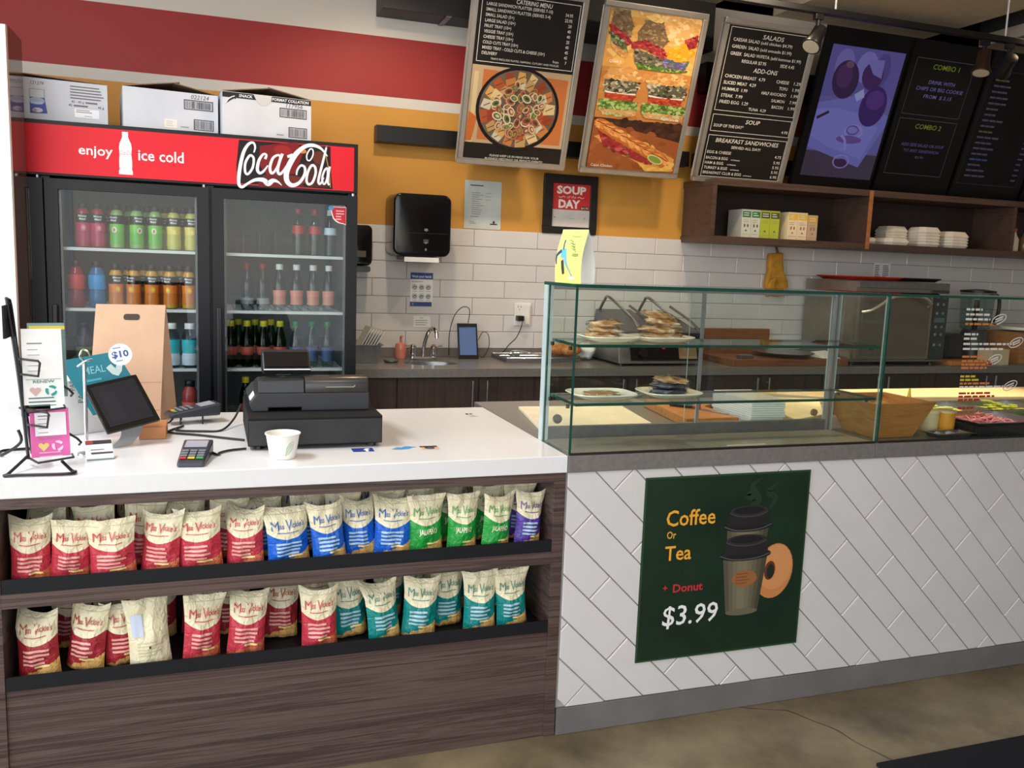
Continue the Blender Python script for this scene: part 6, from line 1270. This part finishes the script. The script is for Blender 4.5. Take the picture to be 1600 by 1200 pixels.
# ================================================================ ON THE SALES COUNTER
# cash drawer, till and customer display
cd = thing('cash_box', 'wide black metal cash drawer on the white counter', 'cash box', (.3, .42, .9205))
MB().box(.100, .500, .225, .640, .931, 1.018).build('drawer_box', BLACKMATTE, cd, bevel=.003); MB().box(.103, .497, .216, .2245, .935, 1.010).build('drawer_front', M('drawer_front_black', (28, 28, 30), .5), cd, bevel=.002)
for x in (.13, .47):
    for y in (.25, .61): MB().lathe([(.016, .9205), (.014, .9308)], (x, y, 0), 10).build('foot', BLACK, cd)
rg_ = thing('cash_register', 'black cash register with a rounded paper cover on the cash drawer', 'cash register', (.31, .45, 1.0185)); RB = M('register_black', (44, 44, 47), .36, 0, .45)
P = [(.118, 1.019), (.165, 1.019), (.165, 1.03), (.265, 1.03), (.265, 1.019), (.475, 1.019), (.475, 1.075), (.14, 1.075), (.128, 1.07), (.108, 1.045)]
MB().prism([(x, .325, z) for x, z in P], (0, .30, 0)).build('register_base', RB, rg_, bevel=.003)
mb = MB(); Q = [(.325, 1.0755), (.325, 1.103), (.331, 1.117), (.343, 1.125), (.36, 1.127), (.40, 1.122), (.60, 1.082), (.60, 1.0755)]; mb.prism([(.275, y, z) for y, z in Q], (.197, 0, 0)); mb.build('paper_cover', M('register_cover', (54, 50, 48), .28, 0, .5), rg_, bevel=.004, smooth=True)
MB().prism([(.135, y, z) for y, z in [(.328, 1.0755), (.334, 1.112), (.348, 1.119), (.40, 1.117), (.60, 1.080), (.60, 1.0755)]], (.138, 0, 0)).build('keyboard_housing', RB, rg_, bevel=.004)
MB().tube([(.335, .3225, 1.095), (.338, .3225, 1.0925), (.425, .3225, 1.0925), (.430, .3225, 1.098)], .003, 6).build('slot_trim', M('slot_steel', (120, 118, 114), .4, .5), rg_); c = Canvas((.1075, .40, 1.0), (-.0, -1, 0), (.35, 0, .94)); 
MB().hexa([(.112, .35, 1.05), (.112, .42, 1.05), (.125, .42, 1.068), (.125, .35, 1.068)], [(.1105, .35, 1.052), (.1105, .42, 1.052), (.1235, .42, 1.07), (.1235, .35, 1.07)]).build('warning_label', PAPER, rg_)
ds = thing('customer_display', 'tilted black customer display on top of the cash register', 'display', (.215, .40, 1.1225))
MB().box(.19, .24, .372, .395, 1.1228, 1.132).build('neck', BLACK, ds, bevel=.003); MB().prism([(.150, .36, 1.130), (.150, .35, 1.148), (.150, .40, 1.196), (.150, .46, 1.198), (.150, .46, 1.130)], (.145, 0, 0)).build('display_housing', BLACK, ds, bevel=.004)
MB().hexa([(.157, .3535, 1.153), (.288, .3535, 1.153), (.288, .3965, 1.194), (.157, .3965, 1.194)], [(.157, .3515, 1.155), (.288, .3515, 1.155), (.288, .3945, 1.196), (.157, .3945, 1.196)]).build('display_window', BLACKGLOSS, ds); MB().box(.152, .293, .3475, .3495, 1.145, 1.148).build('chrome_strip', CHROME, ds)
cp = thing('paper_cup', 'white paper cup with a pale green leaf mark in front of the cash drawer', 'cup', (.192, .12, .9205)); cx, cy = .192, .12
MB().lathe([(.036, .9210), (.047, .988), (.050, .9895), (.050, .993), (.0475, .993), (.046, .988), (.035, .926), (.002, .926)], (cx, cy, 0), 36).build('cup_body', M('paper_cup_white', (236, 234, 226), .6), cp, smooth=True)
def cw(u, v, d): r = .036 + (v - .921) / .067 * .011 + .0006 + d; a = u / r; return (cx + r * math.sin(a), cy - r * math.cos(a), v)
c = Canvas(warp=cw, d0=.0003, step=.0001); c.poly([(.006, .935), (.020, .943), (.026, .965), (.018, .972), (.006, .955)], (206, 218, 196)); c.stroke([(.004, .932), (.008, .952), (.018, .970), (.028, .972), (.026, .955), (.016, .940), (.004, .932)], .0015, (170, 190, 160), 3); c.stroke([(.004, .932), (.022, .966)], .001, (170, 190, 160), 2); c.build('leaf_print', cp)
# card terminals
def terminal(x, y, rot, label, cat='card terminal', tilt=0):
    t = thing('card_terminal', label, cat, (x, y, .9208), rot); t.rotation_euler = (tilt, 0, rot)
    MB().hexa([(-.036, -.085, 0), (.036, -.085, 0), (.040, .085, 0), (-.040, .085, 0)], [(-.034, -.080, .016), (.034, -.080, .016), (.041, .088, .042), (-.041, .088, .042)]).build('body', M('terminal_grey', (48, 50, 58), .35), t, bevel=.006, local=True)
    fr = Canvas((-.036, -.078, .0170), (1, 0, 0), (0, .168, .026), d0=.0008)
    MB().hexa([(-.030, .022, .0325), (.030, .022, .0325), (.030, .07, .0400), (-.030, .07, .0400)], [(-.030, .022, .0345), (.030, .022, .0345), (.030, .07, .0418), (-.030, .07, .0418)]).build('screen', M('terminal_lcd', (150, 158, 170), .2), t, local=True)
    for r in range(4):
        for q in range(3):
            u, v = -.022 + q * .022, -.062 + r * .018; z = .0165 + (v + .080) / .168 * .026; col = [(206, 54, 54), (226, 190, 50), (60, 160, 84)][q] if r == 0 else (120, 124, 134)
            MB().box(u - .009, u + .009, v - .006, v + .006, z + .0005, z + .004).build('key', M('key_%d%d%d' % col, col, .4), t, bevel=.001, local=True)
    return t
terminal(-.047, .122, -.12, 'small grey card terminal with coloured keys in front of the counter centre')
t2 = terminal(-.065, .70, -1.25, 'second dark card terminal on a wire stand beside the paper bag'); t2.location.z = .945
o = MB()
for x in (-.10, -.03): o.tube([(x, .66, .9215), (x, .66, .943), (x, .74, .943), (x, .74, .9215)], .003, 6)
tag(o.build('terminal_stand', BLACK, origin=(-.065, .70, .9208)), 'black wire stand under the dark card terminal', 'stand')
cab = lambda pts, lb, r=.0035: tag(MB().tube(pts, r, 8, 6).build('cable', RUBBER, origin=pts[0], smooth=True), lb, 'cable')
Z = .9245
cab([(-.09, .62, Z), (-.11, .55, Z), (-.03, .52, Z), (.03, .53, Z), (.07, .62, Z + .02), (.094, .66, Z + .06)], 'black cable rising from the dark terminal to the cash register')
cab([(-.10, .60, Z), (-.13, .52, Z), (-.04, .46, Z), (.04, .40, Z), (.094, .36, Z)], 'black cable running flat across the counter to the cash drawer')
cab([(-.005, .21, Z), (.015, .165, Z), (.02, .19, Z), (.05, .22, Z), (.095, .235, Z)], 'short black cable between the grey card terminal and the cash drawer')
cab([(-.16, .62, Z), (-.13, .66, Z + .01), (-.115, .72, Z + .03)], 'thin black cable between the order tablet and the dark terminal', .003)
# stickers set in the counter
def deco(lb, draw): 
    t = thing('counter_sticker', lb, 'sticker', (.5, .17, .9202)); c = Canvas((0, 0, .92), (1, 0, 0), (0, 1, 0), d0=.0004); draw(c); c.build('sticker_print', t)
deco('dark blue social media sticker at the foot of the cash drawer', lambda c: (c.rect(.40, .155, .465, .205, (40, 62, 150)), c.text('f', .435, .158, .04, (240, 240, 244), bold=.03)))
def bird(c): c.poly([(.515, .175), (.53, .168), (.55, .165), (.575, .172), (.588, .188), (.604, .196), (.59, .200), (.582, .210), (.565, .208), (.556, .195), (.535, .203), (.54, .19), (.525, .188), (.532, .180)], (64, 150, 206))
deco('light blue bird sticker right of the dark blue sticker', bird)
deco('brown and black camera sticker right of the bird sticker', lambda c: (c.rect(.612, .15, .668, .205, (206, 178, 150)), c.rect(.612, .185, .668, .205, (60, 44, 36)), c.ell(.64, .175, .016, .016, (40, 36, 40)), c.ell(.64, .175, .009, .009, (90, 96, 110)), c.rect(.616, .189, .626, .201, (150, 60, 50))))
deco('tiny black and white sticker near the back right corner of the white counter', lambda c: (c.rect(.918, .73, .928, .755, (30, 30, 30)), c.rect(.932, .735, .945, .75, (60, 50, 40)), c.lines(.92, .955, .70, 2, .012, .004, (150, 140, 130))))
# order tablet on a stand
ot = thing('order_tablet', 'tilted dark touch-screen tablet on a silver curved stand', 'tablet', (-.24, .44, .9205))
TL_, TR_, BR_, BL_ = Vector((-.346, .41, 1.098)), Vector((-.219, .45, 1.116)), Vector((-.146, .37, .994)), Vector((-.286, .30, .969))
U = (BR_ - BL_).normalized(); Vv = ((TL_ - BL_) - U * (TL_ - BL_).dot(U)).normalized(); fr = Canvas(BL_, U, Vv, d0=.0010); W_, H_ = (BR_ - BL_).length, .168
fr = Canvas(BL_, U, Vv, d0=.0010); W_, H_ = (BR_ - BL_).length, (TL_ - BL_).length * .985
pq = lambda u, v, d: fr.O + fr.U * u + fr.V * v + fr.N * d
MB().hexa([pq(0, 0, -.011), pq(W_, 0, -.011), pq(W_, H_, -.011), pq(0, H_, -.011)], [pq(0, 0, 0), pq(W_, 0, 0), pq(W_, H_, 0), pq(0, H_, 0)]).build('tablet_body', BLACKGLOSS, ot, bevel=.004); fr.rect(.014, .016, W_ - .014, H_ - .014, (30, 31, 38)); fr.rect(.03, .03, W_ * .45, H_ - .04, (36, 36, 44)); fr.build('screen', ot, printmat('dark_screen_pixels', .15, .5, 0))
cen = pq(W_ / 2, H_ * .35, -.012)
sp_ = [(cen.x, cen.y, cen.z), (cen.x + .015, cen.y + .015, cen.z - .045), (cen.x + .012, cen.y + .0, .945), (cen.x - .012, cen.y - .05, .924)]
P = spline(sp_, 5); side = fr.U * .032; q_ = []
for p in P: q_ += [p - side, p + side]
MB().add(q_, [(2 * i, 2 * i + 1, 2 * i + 3, 2 * i + 2) for i in range(len(P) - 1)]).build('stand', M('stand_silver', (190, 190, 192), .35, .3), ot, smooth=True, solid=.004)
# teal promo sign
ts = thing('promo_sign', 'teal promotional card with a round white badge behind the order tablet', 'sign', (-.31, .56, .9205)); A, B = Vector((-.426, .475, 1.152)), Vector((-.270, .51, 1.178)); Dn = Vector((.062, -.006, -.118))
fr = Canvas(A + Dn * 1.35, (B - A), -Dn, d0=.0012); W_ = (B - A).length; H_ = (Dn * 1.35).length
# keep the sheet square to itself
fr.V = (fr.V - fr.U * fr.V.dot(fr.U)).normalized(); fr.N = fr.U.cross(fr.V); pq = lambda u, v, d: fr.O + fr.U * u + fr.V * v + fr.N * d
sk = -.06; MB().hexa([pq(-.0, 0, -.003), pq(W_, 0, -.003), pq(W_ + sk, H_, -.003), pq(sk, H_, -.003)], [pq(0, 0, 0), pq(W_, 0, 0), pq(W_ + sk, H_, 0), pq(sk, H_, 0)]).build('card', M('promo_teal', (16, 116, 132), .45), ts)
fr.text('MEAL', .0, H_ - .055, .022, (120, 190, 196), w=.062, bold=.01); fr.lines(.0, .07, H_ - .078, 1, .01, .007, (70, 160, 170)); fr.stroke([(.072, H_ - .040), (.092, H_ - .066), (.106, H_ - .034)], [.018, .02, .016], (190, 210, 206), 3); fr.ell(W_ - .050, H_ - .012, .034, .034, (226, 232, 240), 28); fr.text('$10', W_ - .050, H_ - .02, .019, (60, 84, 150), 'c', w=.048, bold=.03); fr.lines(W_ - .068, W_ - .034, H_ + .008, 1, .01, .003, (120, 140, 190)); fr.lines(W_ - .066, W_ - .036, H_ - .032, 1, .01, .003, (120, 140, 190)); fr.build('print', ts)
# kraft bag
bg_ = thing('paper_bag', 'tall brown paper carrier bag with a punched handle slot', 'bag', (-.25, .78, .9205))
def bagpt(u, v, s):  # u across, v up, s front(-1)/back(1)
    half = .110 - .004 * v; x = -.245 + half * u; d = .075 * (1 - v) ** .9 + .003; z = .9208 + .392 * v
    return Vector((x * 1.0 + s * .012 * (1 - v), .80 + s * d + .02 * u, z))
N_ = 8; mb = MB(); vs = []
for j in range(N_ + 1):
    v = j / N_; vs += [bagpt(-1, v, -1), bagpt(1, v, -1), bagpt(1.0, v, 0) + Vector((-.018 * math.sin(v * math.pi), 0, 0)), bagpt(1, v, 1), bagpt(-1, v, 1), bagpt(-1, v, 0) + Vector((.018 * math.sin(v * math.pi), 0, 0))]
mb.add(vs, [(j * 6 + k, j * 6 + (k + 1) % 6, (j + 1) * 6 + (k + 1) % 6, (j + 1) * 6 + k) for j in range(N_) for k in range(6)] + [(0, 1, 2, 3, 4, 5)]); mb.build('bag_body', KRAFT, bg_)
c = Canvas(warp=lambda u, v, d: bagpt(u, v, -1) + Vector((0, -d - .0006, 0)), d0=.0008)
pts = []
for a0, cu in ((90, -.12), (-90, .20)):
    for k in range(7): a = math.radians(a0 + (k * 30 if a0 == 90 else k * 30)); pts.append((cu + .075 * math.cos(a), .895 + .026 * math.sin(a)))
c.poly(pts, (66, 52, 44)); c.stroke([(-.98, .10), (.98, .10)], .006, (176, 130, 92), 2); c.stroke([(-.98, .34), (.98, .34)], .004, (186, 140, 102), 2); c.build('handle_slot', bg_); bg_.rotation_euler.z = -.16; bg_.location.x -= .012
# paper box and kraft block behind the tablet
rb = thing('paper_box', 'white box printed PAPER and PAPIER behind the teal sign', 'box', (-.39, .58, .9205)); MB().hexa([(-.470, .565, .9208), (-.425, .515, .9208), (-.31, .595, .9208), (-.355, .645, .9208)], [(-.478, .57, 1.105), (-.428, .512, 1.092), (-.31, .595, 1.09), (-.36, .65, 1.10)]).build('box_body', M('recycle_box', (226, 226, 226), .7), rb, bevel=.002)
fr = Canvas((-.425, .514, .9208), (.115, .080, 0), (0, 0, 1), d0=.0035); fr.text('PAPER', .03, .14, .016, (120, 120, 126), w=.055, rot=math.pi / 2); fr.text('PAPIER', .055, .10, .016, (90, 90, 98), w=.075, rot=math.pi / 2)
fr2 = Canvas((-.474, .565, .9208), (.048, -.054, 0), (0, 0, 1), d0=.0065); fr2.text('PAPIER', .045, .11, .015, (150, 150, 170), 'c', w=.05) if False else fr2.text('PAPIER', .034, .10, .014, (150, 150, 170), 'c', w=.045); fr.build('box_print', rb); fr2.build('side_print', rb)
kb = tag(MB().box(-.213, -.135, .43, .56, .9208, .958).build('kraft_box', M('kraft_box', (190, 126, 80), .7), origin=(-.17, .5, .9208), bevel=.002), 'small flat brown cardboard box right of the tablet stand', 'box')
# business cards in a clear holder
bc = thing('card_holder', 'clear holder with small business cards at the foot of the metal pole', 'card holder', (-.29, .17, .9205)); fr = Canvas((-.326, .168, .934), (.066, .014, 0), (-.01, .035, .05), d0=.0004); W_ = .068
pq = lambda u, v, d: fr.O + fr.U * u + fr.V * v + fr.N * d
MB().hexa([pq(0, -.012, -.012), pq(W_, -.012, -.012), pq(W_, .045, -.012), pq(0, .045, -.012)], [pq(0, -.012, 0), pq(W_, -.012, 0), pq(W_, .045, 0), pq(0, .045, 0)]).build('card_stack', PAPER, bc, bevel=.001); MB().hexa([pq(-.003, -.014, -.016), pq(W_ + .003, -.014, -.016), pq(W_ + .003, -.014, .004), pq(-.003, -.014, .004)], [pq(-.003, -.0125, -.016), pq(W_ + .003, -.0125, -.016), pq(W_ + .003, -.0125, .004), pq(-.003, -.0125, .004)]).build('holder', CLEARPLASTIC, bc)
fr.rect(.001, .032, W_ - .001, .044, (54, 44, 48)); fr.rect(.001, .034, .02, .043, (170, 60, 50)); fr.rect(.012, .002, W_ - .001, .008, (70, 70, 80)); fr.lines(.012, W_ - .004, .014, 1, .01, .003, (120, 120, 130)); fr.build('card_print', bc)
# hook stand
hs = thing('hook_stand', 'slim chrome pole stand with a curled hook top', 'stand', (-.335, .25, .9205)); MB().lathe([(.026, .9206), (.025, .925), (.006, .928)], (-.335, .25, 0), 24).build('base', CHROME, hs, smooth=True); MB().tube([(-.335, .25, .926), (-.335, .25, 1.185)], .005, 10).build('pole', CHROME, hs, smooth=True)
MB().tube([(-.335, .25, 1.186), (-.345, .245, 1.20), (-.336, .24, 1.218), (-.322, .24, 1.212), (-.318, .24, 1.20)], .0025, 8, 5).build('hook', CHROME, hs, smooth=True); MB().tube([(-.352, .25, 1.17), (-.33, .24, 1.186), (-.312, .235, 1.192)], .0028, 8, 4).build('card_clip', CHROME, hs, smooth=True)
# brochure rack
rk = thing('brochure_rack', 'black wire brochure rack on the left of the white counter', 'rack', (-.44, .16, .9205)); r_ = .0042
MB().tube([(-.470, .33, .9255), (-.555, .31, .9255), (-.545, .25, .9265), (-.495, .225, .965), (-.50, .225, 1.0)], r_, 8, 5).build('base_wire', BLACK, rk, smooth=True)
MB().tube([(-.365, .02, .955), (-.345, .035, .9255), (-.334, .02, .9255), (-.35, -.0, .9255), (-.45, .006, .9255), (-.492, .008, .9255), (-.488, .03, .9255), (-.455, .10, .955)], r_, 8, 5).build('base_wire', BLACK, rk, smooth=True)
MB().tube([(-.455, .10, .945), (-.473, .12, 1.15), (-.497, .145, 1.345), (-.500, .16, 1.352), (-.494, .17, 1.34), (-.478, .17, 1.15), (-.458, .17, .945)], r_, 8, 4).build('upright_wire', BLACK, rk, smooth=True)
MB().box(-.502, -.496, .10, .175, 1.26, 1.345).build('header_plate', BLACKMATTE, rk, bevel=.001)
def pocket(x, y, z, nm='pocket_wire'):
    mb = MB(); mb.tube([(x, y, z + .085), (x + .055, y - .05, z + .085), (x + .06, y - .052, z + .08), (x + .055, y - .05, z + .045), (x, y, z + .045)], .0032, 6); mb.tube([(x, y + .01, z + .085), (x + .115, y + .02, z + .0)], .0032, 6); mb.tube([(x + .115, y + .02, z), (x + .125, y + .02, z - .012), (x + .118, y + .03, z - .02)], .0032, 6)
    mb.tube([(x, y, z - .045), (x + .03, y - .045, z - .05), (x + .11, y - .01, z - .045), (x + .10, y + .03, z - .045)], .0032, 6); mb.build(nm, BLACK, rk, smooth=True)
pocket(-.478, .14, 1.12); pocket(-.462, .14, .985)
def flyer(nm, x, y, z, w, h, mat, label, draw, off=(0, 0, 0)):
    t = thing(nm, label, 'brochure', (x, y, z)); fr = Canvas((x, y, z), (.97, .24, 0), (-.10, .14, 1), d0=.0012); fr.V = (fr.V - fr.U * fr.V.dot(fr.U)).normalized(); fr.N = fr.U.cross(fr.V); pq = lambda u, v, d: fr.O + fr.U * u + fr.V * v + fr.N * d
    MB().hexa([pq(0, 0, -.006), pq(w, 0, -.006), pq(w, h, -.006), pq(0, h, -.006)], [pq(0, 0, 0), pq(w, 0, 0), pq(w, h, 0), pq(0, h, 0)]).build('leaflet_stack', mat, t); draw(fr, w, h); fr.build('print', t); return t
def recyc(c, u, v, r, col):
    for k in range(3):
        a = k * 2.094 + .5; c.stroke([(u + r * math.cos(a), v + r * math.sin(a)), (u + r * .9 * math.cos(a + .8), v + r * .9 * math.sin(a + .8)), (u + r * math.cos(a + 1.5), v + r * math.sin(a + 1.5))], [r * .55, r * .6, r * .3], col, 3)
def heart(c, u, v, r, col): c.poly([(u, v - r), (u - r, v + .1 * r), (u - r * .9, v + .6 * r), (u - .4 * r, v + .75 * r), (u, v + .4 * r), (u + .4 * r, v + .75 * r), (u + .9 * r, v + .6 * r), (u + r, v + .1 * r)], col)
def fl1(c, w, h):
    c.lines(.012, w * .7, h * .80, 1, .01, .003, (120, 120, 124)); c.lines(.012, w * .5, h * .72, 5, .014, .002, (160, 160, 164), 3); c.rect(.006, h * .33, w - .006, h * .335, (60, 110, 100)); c.text('RENEW', w * .5, h * .285, .0075, (70, 120, 116), 'c', w=.05, bold=.01); heart(c, w * .28, h * .18, .013, (206, 170, 166)); recyc(c, w * .68, h * .18, .012, (40, 150, 146)); c.lines(.01, w - .014, h * .08, 3, .010, .003, (60, 100, 96), 5)
def fl2(c, w, h):
    c.rect(w * .12, h * .44, w * .92, h * .92, (240, 238, 240)); c.lines(w * .2, w * .7, h * .84, 1, .01, .003, (130, 120, 126)); c.lines(w * .2, w * .5, h * .78, 4, .012, .002, (160, 150, 156), 3); c.text('RENEW', w * .5, h * .36, .009, (196, 110, 160), 'c', w=.055, bold=.02); heart(c, w * .32, h * .22, .013, (226, 200, 120)); recyc(c, w * .68, h * .22, .012, (240, 200, 226)); c.lines(w * .2, w * .85, h * .08, 2, .010, .003, (230, 170, 206), 5)
flyer('brochure', -.462, .115, 1.085, .094, .20, PAPER, 'white leaflets with a teal recycling mark in the upper rack pocket', fl1)
flyer('brochure', -.452, .145, 1.10, .088, .198, M('leaflet_grey_teal', (120, 150, 150), .6), 'grey and yellow edged leaflets behind the white ones in the upper rack pocket', lambda c, w, h: c.rect(.004, h - .018, w, h - .008, (226, 200, 70)))
flyer('brochure', -.450, .115, .944, .092, .128, M('leaflet_pink', (222, 100, 168), .55), 'pink leaflets with a white panel in the lower rack pocket', fl2)
